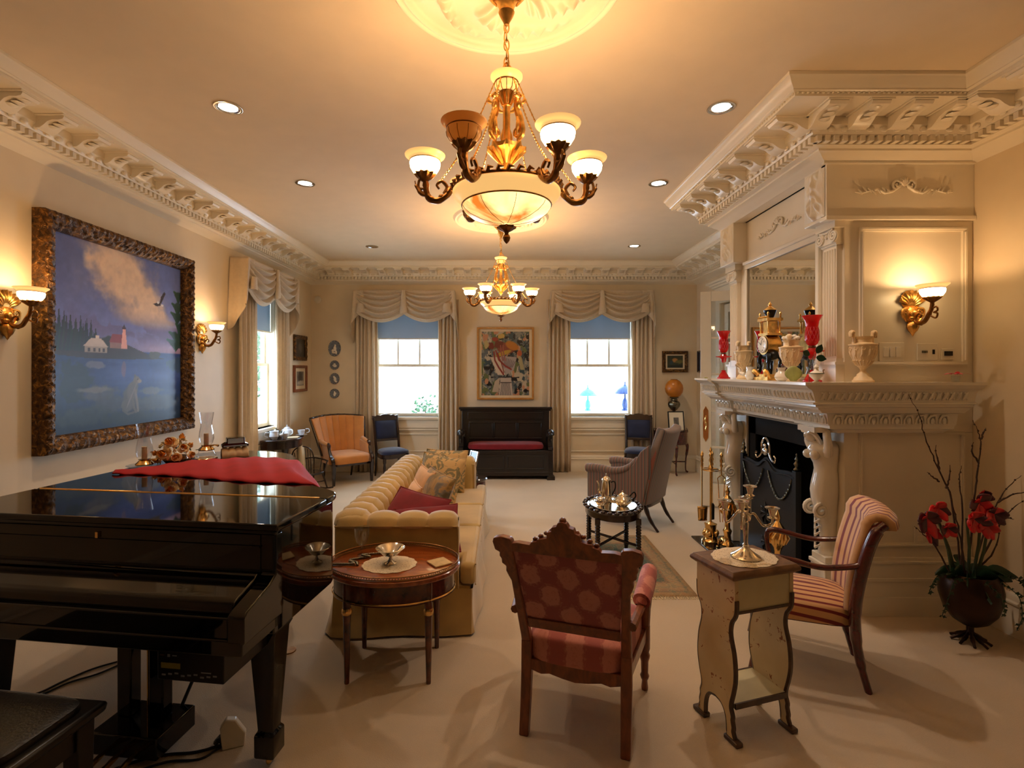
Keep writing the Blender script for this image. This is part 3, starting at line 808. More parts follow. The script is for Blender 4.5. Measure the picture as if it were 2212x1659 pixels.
# ---------------------------------------------------------------- overmantel mirror
mr = thing('overmantel_mirror', 'large mirror between the white pilasters above the mantel', 'mirror', (FX, 4.38, 2.16))
g = MB(); g.box(-0.012, -0.535, -0.52, -0.008, 0.535, 0.52); g.build('mirror_glass', 'mirror', mr)
fr = MB(); w = 0.04
for (a, b_, c, e) in ((-0.575, -0.54, 0.575, -0.515), (-0.575, 0.515, 0.575, 0.575), (-0.575, -0.515, -0.535, 0.515), (0.535, -0.515, 0.575, 0.515)):
    fr.box(-0.03, a, b_, -0.0005, c, e)
fr.box(-0.045, -0.59, 0.56, -0.0005, 0.59, 0.59)
fr.build('mirror_frame', 'trim_white', mr, bevel=0.006)

# ---------------------------------------------------------------- firebox and hearth
fb = MB(); fb.box(FX + 0.485, OP0, 0.0, FX + 0.499, OP1, OPZ); fb.box(FX + 0.02, OP0 - 0.0, 0.0, FX + 0.49, OP0 + 0.01, OPZ); fb.box(FX + 0.02, OP1 - 0.01, 0.0, FX + 0.49, OP1, OPZ); fb.box(FX + 0.02, OP0, OPZ - 0.012, FX + 0.49, OP1, OPZ - 0.002)
# black iron surround inside the opening
fb.box(FX + 0.03, OP0, 0, FX + 0.05, OP0 + 0.12, OPZ - 0.002); fb.box(FX + 0.03, OP1 - 0.12, 0, FX + 0.05, OP1, OPZ - 0.002); fb.box(FX + 0.03, OP0, OPZ - 0.17, FX + 0.05, OP1, OPZ - 0.002)
struct(fb, 'wall_firebox', 'soot')
hs = MB(); hs.box(1.94, 3.62, 0.0, FX - 0.047, 5.19, 0.016); hs.box(FX - 0.047, OP0 + 0.0, 0.0, FX + 0.48, OP1, 0.016)
struct(hs, 'floor_hearth', 'hearth_black', bevel=0.003)

# ---------------------------------------------------------------- mantelpiece
mp_ = thing('mantelpiece', 'white carved mantelpiece carried on two sculpted figures', 'mantelpiece', (0, 0, 0))
MPROF = [(0.0, 1.62), (0.40, 1.62), (0.40, 1.602), (0.39, 1.596), (0.375, 1.585), (0.358, 1.576), (0.345, 1.572), (0.335, 1.565), (0.322, 1.545), (0.306, 1.50), (0.306, 1.488), (0.322, 1.484), (0.324, 1.474), (0.30, 1.468), (0.30, 1.456), (0.275, 1.448),
         (0.27, 1.436), (0.25, 1.426), (0.235, 1.412), (0.185, 1.405), (0.17, 1.33), (0.155, 1.318), (0.155, 1.300), (0.12, 1.292), (0.08, 1.275), (0.07, 1.266), (0.0, 1.266)]
SK = 0.54
sh = MB()
def seg_front(y0, y1, off, n0, n1):
    r0, r1 = [], []
    for e, z in MPROF:
        e2 = max(0, e - off) if e > 0 else 0
        r0.append((FX - e2, y0 - (e2 * SK if n0 else 0), z)); r1.append((FX - e2, y1, z))
    sh.loft([r0, r1], True, True)
seg_front(FY0, 3.90, 0, True, False); seg_front(3.90, 4.93, 0.035, False, False); seg_front(4.93, FY1, 0, False, False)
r0, r1 = [], []
for e, z in MPROF:
    r0.append((FX - e, FY0 - e * SK, z)); r1.append((3.03 + e * 0.42, FY0 - e * SK, z))
sh.loft([r0, r1], True, True)
# leafy frieze: rows of upright leaves; arched band below
def frz(T, n, pitch):
    for i in range(n):
        s = (i + 0.5) * pitch
        sh.tube([T(s - pitch * 0.30, -0.002, 1.498), T(s - pitch * 0.05, 0.010, 1.520), T(s + pitch * 0.1, 0.012, 1.545), T(s + pitch * 0.36, 0.012, 1.552)], [0.004, 0.011, 0.009, 0.003], 6)
        sh.ell(T(s + pitch * 0.32, 0.002, 1.510), (0.009, 0.009, 0.009), 6, 4); sh.ell(T(s - pitch * 0.22, 0.014, 1.548), (0.007, 0.007, 0.007), 6, 4)
def arch(T, n, pitch):
    for i in range(n):
        s = (i + 0.5) * pitch
        sh.tube([T(s - pitch * 0.36, 0.004, 1.335), T(s - pitch * 0.36, 0.008, 1.365), T(s - pitch * 0.2, 0.014, 1.392), T(s + pitch * 0.2, 0.014, 1.392), T(s + pitch * 0.36, 0.008, 1.365), T(s + pitch * 0.36, 0.004, 1.335)], 0.007, 6)
        sh.ell(T(s, 0.008, 1.355), (0.014, 0.014, 0.026), 6, 4)
frz(lambda s, e, z: (FX - 0.312 - e, 3.40 + s, z), 11, 0.045)
frz(lambda s, e, z: (FX - 0.277 - e, 3.90 + s, z), 24, 0.043)
frz(lambda s, e, z: (FX - 0.312 - e, 4.93 + s, z), 8, 0.041)
frz(lambda s, e, z: (2.12 + s, FY0 - 0.312 * SK - e, z), 22, 0.045)
arch(lambda s, e, z: (FX - 0.175 - e, 3.47 + s, z), 6, 0.071)
arch(lambda s, e, z: (FX - 0.14 - e, 3.90 + s, z), 14, 0.0735)
arch(lambda s, e, z: (FX - 0.175 - e, 4.94 + s, z), 4, 0.075)
arch(lambda s, e, z: (2.25 + s, FY0 - 0.175 * SK - e, z), 10, 0.080)
sh.build('shelf', 'gloss_white', mp_)
def caryatid(yc):
    c = MB()
    rows = [(0.375, 2.30, 0.060), (0.40, 2.30, 0.062), (0.46, 2.315, 0.046), (0.56, 2.30, 0.052), (0.66, 2.275, 0.062), (0.72, 2.262, 0.068), (0.78, 2.245, 0.078), (0.84, 2.240, 0.088), (0.90, 2.250, 0.086), (0.95, 2.262, 0.078),
            (0.99, 2.268, 0.070), (1.03, 2.262, 0.074), (1.07, 2.240, 0.084), (1.11, 2.225, 0.092), (1.14, 2.225, 0.094), (1.165, 2.24, 0.080), (1.18, 2.235, 0.045), (1.195, 2.225, 0.036)]
    rings = []
    for z, xf, hw in rows:
        ring = []
        xc = 2.345; n = 20
        for i in range(n):
            a = 2 * PI * i / n
            rx = (xc - xf) if math.cos(a) < 0 else 0.075
            ring.append((xc + rx * math.cos(a), yc + hw * math.sin(a), z))
        rings.append(ring)
    c.loft(rings)
    for sg in (-1, 1):
        c.ell((2.240, yc + sg * 0.040, 1.095), (0.034, 0.034, 0.034), 12, 8)
        c.tube(spl([(2.31, yc + sg * 0.075, 1.10), (2.29, yc + sg * 0.112, 1.17), (2.285, yc + sg * 0.105, 1.235), (2.30, yc + sg * 0.08, 1.272)], 6), [0.030, 0.028, 0.026, 0.026, 0.024], 12)
        c.tube([(2.272 + q[1] - yc, yc + sg * 0.062, q[2]) for q in spiral((0, yc, 0.70), 0.052, 0.008, 1.8, PI / 2, 26, 'yz')], 0.013, 8)
    # head bowed under the block, with wavy hair
    c.ell((2.235, yc, 1.232), (0.043, 0.038, 0.048), 16, 10)
    c.ell((2.194, yc, 1.230), (0.010, 0.008, 0.013), 8, 6)
    c.ell((2.202, yc, 1.210), (0.008, 0.013, 0.006), 8, 6)
    for sg in (-1, 1): c.ell((2.201, yc + sg * 0.016, 1.240), (0.008, 0.010, 0.005), 8, 5)
    for k in range(9):
        a = -1.2 + 2.4 * k / 8
        c.tube(spl([(2.20, yc + 0.044 * math.sin(a), 1.262), (2.235, yc + 0.056 * math.sin(a), 1.245), (2.27, yc + 0.055 * math.sin(a), 1.20), (2.285, yc + 0.05 * math.sin(a), 1.15)], 4), [0.012, 0.014, 0.012, 0.008], 6)
    # pendant leaves on the tapering scroll
    for k in range(6):
        z = 0.66 - 0.045 * k
        c.tube([(2.285, yc - 0.03, z + 0.02), (2.268, yc, z - 0.012), (2.285, yc + 0.03, z + 0.02)], [0.006, 0.010, 0.006], 6)
    c.box(2.20, yc - 0.10, 1.262, 2.42, yc + 0.10, 1.30)
    o = c.build('caryatid', 'gloss_white', mp_)
    pl = MB(); pl.box(2.285, yc - 0.085, 0.0165, FX + 0.0, yc + 0.085, 0.30); pl.box(2.275, yc - 0.095, 0.30, FX, yc + 0.095, 0.33); pl.box(2.29, yc - 0.08, 0.33, FX, yc + 0.08, 0.38)
    pl.build('plinth', 'gloss_white', o, bevel=0.006)
caryatid(3.675); caryatid(5.10)

# ---------------------------------------------------------------- iron fire screen
fs = thing('fire_screen', 'black iron fire screen with bright crest and swags in the hearth opening', 'fire screen', (2.30, 4.39, 0.016))
p = MB()
N = 24
top = []
for i in range(N + 1):
    y = -0.43 + 0.86 * i / N
    top.append((y, 0.86 + 0.10 * math.exp(-(y / 0.10) ** 2) - 0.02 * math.cos(y * 9)))
p.prism([(-0.43, 0.04)] + [(0.43, 0.04)] + top[::-1], -0.012, 0.012, 'x')
p.box(-0.07, -0.42, 0.0, 0.07, -0.36, 0.04); p.box(-0.07, 0.36, 0.0, 0.07, 0.42, 0.04)
for sg in (-1, 1): p.box(-0.022, sg * 0.43 - 0.025, 0.02, 0.022, sg * 0.43 + 0.025, 0.90)
p.tube([(-0.016, y, z - 0.03) for y, z in top], 0.009, 6)
p.build('panel', 'iron', fs)
for sg in (-1, 1):
    q = MB()
    q.lathe([(0.016, 0), (0.024, 0.012), (0.010, 0.03), (0.022, 0.055), (0.008, 0.075), (0.014, 0.09), (0.004, 0.115), (0.007, 0.128), (0.0, 0.14)], (0, sg * 0.43, 0.90), 10)
    q.build('finial', 'pewter', fs)
q = MB()
q.tube(spl([(-0.016, -0.065, 0.96), (-0.018, -0.06, 1.05), (-0.018, 0, 1.10), (-0.018, 0.06, 1.05), (-0.016, 0.065, 0.96)], 6), 0.010, 8)
for sg in (-1, 1):
    q.tube(spl([(-0.016, sg * 0.05, 0.98), (-0.02, sg * 0.10, 0.93), (-0.02, sg * 0.15, 0.915), (-0.02, sg * 0.165, 0.95), (-0.02, sg * 0.14, 0.965)], 5), 0.009, 7)
q.ell((-0.02, 0, 0.985), (0.02, 0.045, 0.035), 10, 7); q.ell((-0.024, 0, 1.035), (0.015, 0.02, 0.02), 8, 6)
q.build('crest', 'chrome', fs)
for sg in (-1, 1):
    q = MB()
    pts = [(-0.020, sg * (0.04 + 0.36 * i / 16), 0.83 - 0.20 * math.sin(PI * i / 16) ** 0.8) for i in range(17)]
    q.tube(pts, 0.007, 6)
    for i in range(1, 16): q.ell((-0.024, pts[i][1], pts[i][2]), (0.008, 0.013, 0.011), 6, 4)
    q.build('swag', 'pewter', fs)
for z, s in ((0.45, 1), (0.20, 0.9)):
    q = MB()
    for k in range(8):
        a = k * PI / 4
        q.tube([(-0.014, 0.02 * math.sin(a), z + 0.02 * math.cos(a)), (-0.022, 0.06 * s * math.sin(a), z + 0.06 * s * math.cos(a)), (-0.014, 0.10 * s * math.sin(a + 0.3), z + 0.10 * s * math.cos(a + 0.3))], [0.004, 0.010, 0.003], 6)
    q.build('relief_ornament', 'iron', fs)

# brass andirons standing on the hearth
def andiron(loc, label):
    r = thing('andiron', label, 'andiron', loc, 0, 'brass andirons before the fire screen')
    a = MB(); a.lathe([(0.055, 0.06), (0.060, 0.075), (0.035, 0.10), (0.028, 0.16), (0.040, 0.20), (0.024, 0.225), (0.022, 0.30), (0.034, 0.33), (0.058, 0.37), (0.066, 0.41), (0.050, 0.45), (0.060, 0.465), (0.035, 0.50), (0.014, 0.53), (0.022, 0.56), (0.012, 0.59), (0.0, 0.62)], n=20)
    for k in range(10):
        t_ = k * 2 * PI / 10
        a.tube([(0.055 * math.cos(t_), 0.055 * math.sin(t_), 0.36), (0.074 * math.cos(t_), 0.074 * math.sin(t_), 0.41), (0.055 * math.cos(t_ + 0.3), 0.055 * math.sin(t_ + 0.3), 0.455)], [0.004, 0.011, 0.004], 6)
    a.build('shaft', 'brass', r)
    for sg in (-1, 1):
        f_ = MB(); f_.tube(spl([(-0.01, sg * 0.02, 0.09), (-0.02, sg * 0.07, 0.10), (-0.03, sg * 0.10, 0.05), (-0.03, sg * 0.125, 0.012)], 6), [0.018, 0.020, 0.016, 0.012], 8); f_.ell((-0.03, sg * 0.13, 0.010), (0.02, 0.02, 0.010), 8, 5); f_.build('foot', 'brass', r)
    return r
andiron((2.12, 3.90, 0.016), 'brass urn topped andiron nearer the striped armchair')
andiron((2.10, 4.72, 0.016), 'brass urn topped andiron beside the fire tools')

# companion set of fire tools
ft = thing('fire_tool_stand', 'brass fire tool stand with round weighted base on black hearth', 'fire tools', (2.06, 5.0, 0.016))
s = MB(); s.lathe([(0.0, 0.0), (0.085, 0.0), (0.085, 0.02), (0.07, 0.03), (0.06, 0.06), (0.068, 0.09), (0.05, 0.12), (0.055, 0.17), (0.06, 0.18), (0.03, 0.19), (0.016, 0.20)], n=24)
for k in range(6):
    t_ = k * PI / 3; s.ell((0.062 * math.cos(t_), 0.062 * math.sin(t_), 0.09), (0.022, 0.022, 0.03), 8, 6)
s.build('base', 'brass', ft)
s = MB(); s.lathe([(0.010, 0.19), (0.010, 0.70), (0.018, 0.71), (0.026, 0.73), (0.018, 0.75), (0.012, 0.76), (0.018, 0.80), (0.010, 0.83), (0.018, 0.86), (0.008, 0.88), (0.016, 0.90), (0.0, 0.935)], n=14); s.build('post', 'brass', ft)
s = MB(); s.torus((0, 0, 0.71), 0.085, 0.005, 24, 6); s.tube([(-0.085, 0, 0.71), (0.085, 0, 0.71)], 0.005); s.tube([(0, -0.085, 0.71), (0, 0.085, 0.71)], 0.005); s.build('hanger_ring', 'brass', ft)
TOOL = [('fire_shovel', (-0.085, -0.02)), ('fire_poker', (-0.045, 0.075)), ('fire_brush', (0.045, 0.075)), ('fire_tongs', (0.085, -0.02))]
for nm, (dx, dy) in TOOL:
    r = thing(nm, {'fire_shovel': 'brass fire shovel hanging on the fire tool stand', 'fire_poker': 'slim brass poker hanging on the fire tool stand', 'fire_brush': 'hearth brush with dark bristles hanging on the fire tool stand', 'fire_tongs': 'brass fire tongs with two legs hanging on the fire tool stand'}[nm], nm.replace('_', ' '), (2.06 + dx * 1.12, 5.0 + dy * 1.12, 0.016))
    s = MB(); s.lathe([(0.006, 0.70), (0.006, 0.73), (0.014, 0.75), (0.007, 0.77), (0.015, 0.80), (0.007, 0.82), (0.012, 0.84), (0.016, 0.855), (0.0, 0.885)], n=10); s.build('handle', 'brass', r)
    s = MB()
    if nm == 'fire_shovel':
        s.tube([(0, 0, 0.70), (0, 0, 0.34)], 0.005); s.build('shaft', 'brass', r)
        q = MB(); q.grid(lambda u, v: ((u - 0.5) * 0.10 * (1 - 0.15 * v), -0.012 - 0.012 * math.cos((u - 0.5) * 2.6), 0.36 - 0.14 * v), 9, 6); q.build('pan', 'brass', r, solid=0.003)
    elif nm == 'fire_tongs':
        s.tube([(0, 0, 0.70), (0, 0, 0.66)], 0.006)
        for sg in (-1, 1): s.tube(spl([(0, 0, 0.66), (sg * 0.035, 0, 0.63), (sg * 0.03, 0, 0.58), (sg * 0.02, 0, 0.35), (sg * 0.012, 0, 0.20)], 5), 0.0045)
        s.build('shaft', 'brass', r)
    elif nm == 'fire_brush':
        s.tube([(0, 0, 0.70), (0, 0, 0.36)], 0.005); s.build('shaft', 'brass', r)
        q = MB(); q.lathe([(0.01, 0.36), (0.022, 0.34), (0.020, 0.20), (0.0, 0.19)], n=12); q.build('bristles', 'black_satin', r)
    else:
        s.tube(spl([(0, 0, 0.70), (0, 0, 0.25), (0.0, 0, 0.20), (0.02, 0, 0.19)], 4), 0.005); s.build('shaft', 'brass', r)
# ================================================================ chandeliers
def cup_shade(parent, loc, lit, s=1.0, e=5.0, lname='shade'):
    """flared alabaster cup in a leafy holder; bulb inside"""
    r0 = 0.060 * s
    g = MB(); prof = [(0.034 * s, 0.0), (0.054 * s, 0.012 * s), (0.066 * s, 0.032 * s), (0.069 * s, 0.050 * s), (0.066 * s, 0.060 * s)]
    inn = [(r - 0.004, z + 0.002) for r, z in prof[::-1]]
    g.lathe(prof, loc, 28); o = g.build(lname, 'shade_lit' if lit else 'alabaster_unlit', parent)
    g = MB(); prof = [(0.066 * s, 0.060 * s), (0.067 * s, 0.064 * s), (0.076 * s, 0.073 * s), (0.088 * s, 0.082 * s), (0.090 * s, 0.087 * s), (0.084 * s, 0.085 * s), (0.070 * s, 0.073 * s), (0.060 * s, 0.062 * s)]
    rings = []
    for r, z in prof: rings.append([(loc[0] + r * math.cos(2 * PI * i / 28), loc[1] + r * math.sin(2 * PI * i / 28), loc[2] + z) for i in range(28)])
    g.loft(rings, cap=False); g.build('flared_rim', 'shade_rim' if lit else 'alabaster_unlit', o)
    g = MB(); g.torus((loc[0], loc[1], loc[2] + 0.060 * s), 0.0675 * s, 0.0022, 28, 6)
    if not lit:
        for k in range(10):
            a = k * 2 * PI / 10
            g.tube([(loc[0] + r * 1.01 * math.cos(a), loc[1] + r * 1.01 * math.sin(a), loc[2] + z) for r, z in [(0.034 * s, 0.0), (0.054 * s, 0.012 * s), (0.066 * s, 0.032 * s), (0.069 * s, 0.050 * s)]], 0.0012, 5)
    g.build('band', 'bronze', o)
    if lit:
        point('bulb', (loc[0], loc[1], loc[2] + 0.068 * s), e, parent=parent, r=0.022)
    return o
def holder(mb, loc, s=1.0):
    mb.lathe([(0.008, -0.055), (0.012, -0.045), (0.010, -0.03), (0.022, -0.022), (0.036 * s, -0.006), (0.044 * s, 0.006), (0.040 * s, 0.012), (0.03 * s, 0.008), (0.0, 0.004)], loc, 20, flute=0.12, fn=10, fr=(-0.02, 0.02))

def chandelier(name, label, loc, dead, ebulb, ebowl):
    r = thing(name, label, 'chandelier', loc)                # origin at the ceiling
    Z = lambda z: z - ZC
    c = MB(); c.lathe([(0.0, 0.0), (0.055, -0.0), (0.072, -0.02), (0.080, -0.055), (0.074, -0.085), (0.05, -0.115), (0.036, -0.14), (0.032, -0.165), (0.036, -0.17), (0.030, -0.185), (0.016, -0.21), (0.010, -0.225), (0.0, -0.226)], n=36, flute=0.07, fn=12, fr=(-0.10, -0.01))
    for k in range(12):
        a = k * PI / 6
        c.tube([(0.052 * math.cos(a), 0.052 * math.sin(a), -0.122), (0.080 * math.cos(a), 0.080 * math.sin(a), -0.075), (0.084 * math.cos(a), 0.084 * math.sin(a), -0.035), (0.072 * math.cos(a + 0.15), 0.072 * math.sin(a + 0.15), -0.012)], [0.004, 0.014, 0.012, 0.003], 6)
    c.build('canopy', 'gilt', r)
    ch = MB(); z = -0.215; k = 0
    while z > Z(3.03):
        a = (k % 2) * PI / 2; h, w = 0.030, 0.011
        pts = [(w * math.sin(t) * math.cos(a), w * math.sin(t) * math.sin(a), z - h * 0.62 + h * 0.85 * math.cos(t)) for t in [2 * PI * i / 14 for i in range(15)]]
        ch.tube(pts, 0.0032, 6, cap=False); z -= h * 1.32; k += 1
    ch.tube(spl([(0.004, 0, -0.2), (-0.010, 0.008, -0.28), (0.008, -0.008, -0.36), (0.0, 0.006, Z(3.0))], 6), 0.003, 6)
    for q in range(3):
        a = q * 2 * PI / 3; ch.tube(spl([(0, 0, Z(3.06)), (0.025 * math.cos(a), 0.025 * math.sin(a), Z(3.03)), (0.045 * math.cos(a), 0.045 * math.sin(a), Z(2.99))], 4), 0.004, 6)
    ch.build('chain', 'brass', r)
    # top dish
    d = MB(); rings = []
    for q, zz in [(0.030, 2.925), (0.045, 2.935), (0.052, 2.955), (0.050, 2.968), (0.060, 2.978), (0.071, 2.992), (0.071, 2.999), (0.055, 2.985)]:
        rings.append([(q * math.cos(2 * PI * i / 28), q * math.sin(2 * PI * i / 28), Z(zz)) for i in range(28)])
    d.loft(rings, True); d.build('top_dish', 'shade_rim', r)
    dr = MB(); dr.torus((0, 0, Z(2.968)), 0.052, 0.003, 28, 6)
    for q in range(12):
        a = q * PI / 6; dr.tube([(0.031 * math.cos(a), 0.031 * math.sin(a), Z(2.924)), (0.047 * math.cos(a), 0.047 * math.sin(a), Z(2.935)), (0.053 * math.cos(a), 0.053 * math.sin(a), Z(2.965))], 0.0016, 5)
    dr.build('dish_band', 'bronze', r)
    # stem with capital, reeded shaft and leafy lower cup
    s = MB(); s.lathe([(0.0, 2.56), (0.012, 2.575), (0.022, 2.59), (0.028, 2.62), (0.050, 2.655), (0.072, 2.668), (0.075, 2.685), (0.060, 2.69), (0.022, 2.70), (0.017, 2.72), (0.016, 2.86), (0.020, 2.865), (0.016, 2.872), (0.030, 2.905), (0.036, 2.925), (0.028, 2.928), (0.0, 2.93)], (0, 0, Z(0)), 28, flute=0.08, fn=8, fr=(2.6, 2.695))
    for q in range(8):
        a = q * PI / 4
        s.tube([(0.024 * math.cos(a), 0.024 * math.sin(a), Z(2.61)), (0.050 * math.cos(a), 0.050 * math.sin(a), Z(2.648)), (0.076 * math.cos(a), 0.076 * math.sin(a), Z(2.672)), (0.084 * math.cos(a), 0.084 * math.sin(a), Z(2.688))], [0.006, 0.016, 0.014, 0.004], 7)
        s.tube([(0.018 * math.cos(a), 0.018 * math.sin(a), Z(2.87)), (0.030 * math.cos(a), 0.030 * math.sin(a), Z(2.90)), (0.040 * math.cos(a), 0.040 * math.sin(a), Z(2.918))], [0.004, 0.009, 0.003], 6)
    s.build('stem', 'gilt', r)
    for q in range(3):                                        # winged scroll brackets round the stem
        a = q * 2 * PI / 3 + PI / 2
        m_ = MB(); m_.T = Matrix.Rotation(a, 4, 'Z')
        m_.tube([(0.058 + p[0], 0, Z(2.735) + p[2]) for p in spiral((0, 0, 0), 0.028, 0.006, 1.6, -PI / 2, 20)], 0.008, 7)
        m_.tube(spl([(0.058, 0, Z(2.707)), (0.080, 0, Z(2.74)), (0.066, 0, Z(2.80)), (0.050, 0, Z(2.85)), (0.062, 0, Z(2.90)), (0.080, 0, Z(2.89))], 5), [0.009, 0.013, 0.016, 0.013, 0.010, 0.005], 8)
        m_.ell((0.060, 0, Z(2.86)), (0.014, 0.016, 0.022), 10, 7); m_.ell((0.060, 0, Z(2.893)), (0.011, 0.011, 0.013), 10, 7)
        for sg in (-1, 1):
            m_.tube(spl([(0.058, sg * 0.012, Z(2.87)), (0.072, sg * 0.032, Z(2.885)), (0.066, sg * 0.036, Z(2.915))], 4), [0.007, 0.009, 0.003], 6)
            m_.tube(spl([(0.062, sg * 0.008, Z(2.80)), (0.066, sg * 0.02, Z(2.76)), (0.06, sg * 0.016, Z(2.72))], 4), [0.008, 0.009, 0.004], 6)
        m_.tube([(0.056, 0, Z(2.71)), (0.062, 0, Z(2.685))], 0.007, 6)
        m_.build('scroll_figure', 'gilt', r)
    # big alabaster bowl
    RB = 0.238
    bo = MB(); rings = []
    for q, zz in [(0.012, 2.345), (0.06, 2.350), (0.115, 2.364), (0.160, 2.384), (0.185, 2.404), (0.195, 2.420), (0.196, 2.424)]:
        rings.append([(q * math.cos(2 * PI * i / 48), q * math.sin(2 * PI * i / 48), Z(zz)) for i in range(48)])
    bo.loft(rings, False); bowl = bo.build('bowl', 'alabaster_lit', r)
    bo = MB(); rings = []
    for q, zz in [(0.196, 2.424), (0.198, 2.430), (0.212, 2.446), (0.232, 2.464), (RB, 2.476), (RB, 2.484), (RB - 0.012, 2.482), (0.205, 2.450), (0.19, 2.430)]:
        rings.append([(q * math.cos(2 * PI * i / 48), q * math.sin(2 * PI * i / 48), Z(zz)) for i in range(48)])
    bo.loft(rings, False); bo.build('bowl_rim', 'shade_rim', bowl)
    bd = MB(); bd.torus((0, 0, Z(2.425)), 0.197, 0.0035, 48, 6)
    for q in range(8):
        a = q * PI / 4 + 0.2; bd.tube([(x * 1.004 * math.cos(a), x * 1.004 * math.sin(a), Z(zz) - 0.0005) for x, zz in [(0.02, 2.3455), (0.06, 2.350), (0.115, 2.364), (0.160, 2.384), (0.185, 2.404), (0.195, 2.420)]], 0.0011, 5)
    bd.build('bowl_band', 'bronze', bowl)
    fi = MB(); fi.lathe([(0.0, 2.345), (0.03, 2.338), (0.040, 2.334), (0.038, 2.326), (0.024, 2.318), (0.010, 2.31), (0.008, 2.302), (0.014, 2.295), (0.017, 2.285), (0.013, 2.272), (0.005, 2.262), (0.0, 2.258)], (0, 0, Z(0)), 24, flute=0.1, fn=8, fr=(2.31, 2.34)); fi.build('finial', 'bronze', r)
    ri = MB(); ri.torus((0, 0, Z(2.492)), 0.232, 0.007, 48, 8)
    for q in range(36):
        a = q * 2 * PI / 36
        ri.tube([(0.232 * math.cos(a), 0.232 * math.sin(a), Z(2.492)), (0.242 * math.cos(a + 0.04), 0.242 * math.sin(a + 0.04), Z(2.509)), (0.240 * math.cos(a + 0.12), 0.240 * math.sin(a + 0.12), Z(2.505))], [0.008, 0.010, 0.003], 6)
    ri.build('leafy_ring', 'bronze', r)
    if ebowl: point('bulb', (0, 0, Z(2.46)), ebowl, parent=r, r=0.05)
    # arms
    RA = 0.358
    for q in range(6):
        a = q * PI / 3 + 0.045
        T = Matrix.Rotation(a, 4, 'Z')
        m_ = MB(); m_.T = T
        m_.tube(spl([(0.215, 0, Z(2.50)), (0.245, 0, Z(2.495)), (0.262, 0, Z(2.470)), (0.30, 0, Z(2.446)), (0.338, 0, Z(2.454)), (0.352, 0, Z(2.485)), (0.352, 0, Z(2.51)), (RA, 0, Z(2.535))], 6), [0.012, 0.015, 0.014, 0.015, 0.016, 0.014, 0.013, 0.013], 9)
        m_.tube(spl([(0.275, 0, Z(2.475)), (0.262, 0, Z(2.505)), (0.285, 0, Z(2.53)), (0.306, 0, Z(2.514)), (0.296, 0, Z(2.496))], 5), [0.008, 0.008, 0.007, 0.006, 0.005], 7)
        m_.tube(spl([(0.335, 0, Z(2.465)), (0.372, 0, Z(2.475)), (0.395, 0, Z(2.505)), (0.402, 0, Z(2.53))], 5), [0.010, 0.011, 0.008, 0.003], 7)
        m_.tube(spl([(0.352, 0, Z(2.495)), (0.385, 0, Z(2.50)), (0.382, 0, Z(2.535)), (0.36, 0, Z(2.53))], 5), [0.006, 0.006, 0.006, 0.005], 7)
        m_.ell((0.285, 0, Z(2.462)), (0.016, 0.014, 0.012), 8, 6); m_.ell((0.338, 0, Z(2.452)), (0.014, 0.012, 0.014), 8, 6)
        holder(m_, (RA, 0, Z(2.555)), 1.0)
        ao = m_.build('arm', 'bronze', r)
        p = T @ Vector((RA, 0, Z(2.558)))
        cup_shade(ao, tuple(p), q != dead, 0.98, ebulb)
        k_ = MB(); e = T @ Vector((0.29, 0, Z(2.53))); s0 = T @ Vector((0.055, 0, Z(2.965)))
        pts = [s0.lerp(e, t / 24) - Vector((0, 0, 0.035 * math.sin(PI * t / 24))) for t in range(25)]
        k_.tube(pts, 0.0028, 6)
        for t in range(25): k_.ell(tuple(pts[t]), (0.0042, 0.0042, 0.006), 6, 4)
        k_.build('rope_chain', 'brass', r)
    return r
chandelier('chandelier', 'large gilt chandelier nearest the viewer with one unlit alabaster cup', (0.025, 2.25, ZC), 4, 6.0, 5)
chandelier('chandelier', 'smaller looking gilt chandelier farther back with every cup lit', (0.0, 5.87, ZC), -1, 6.0, 5)

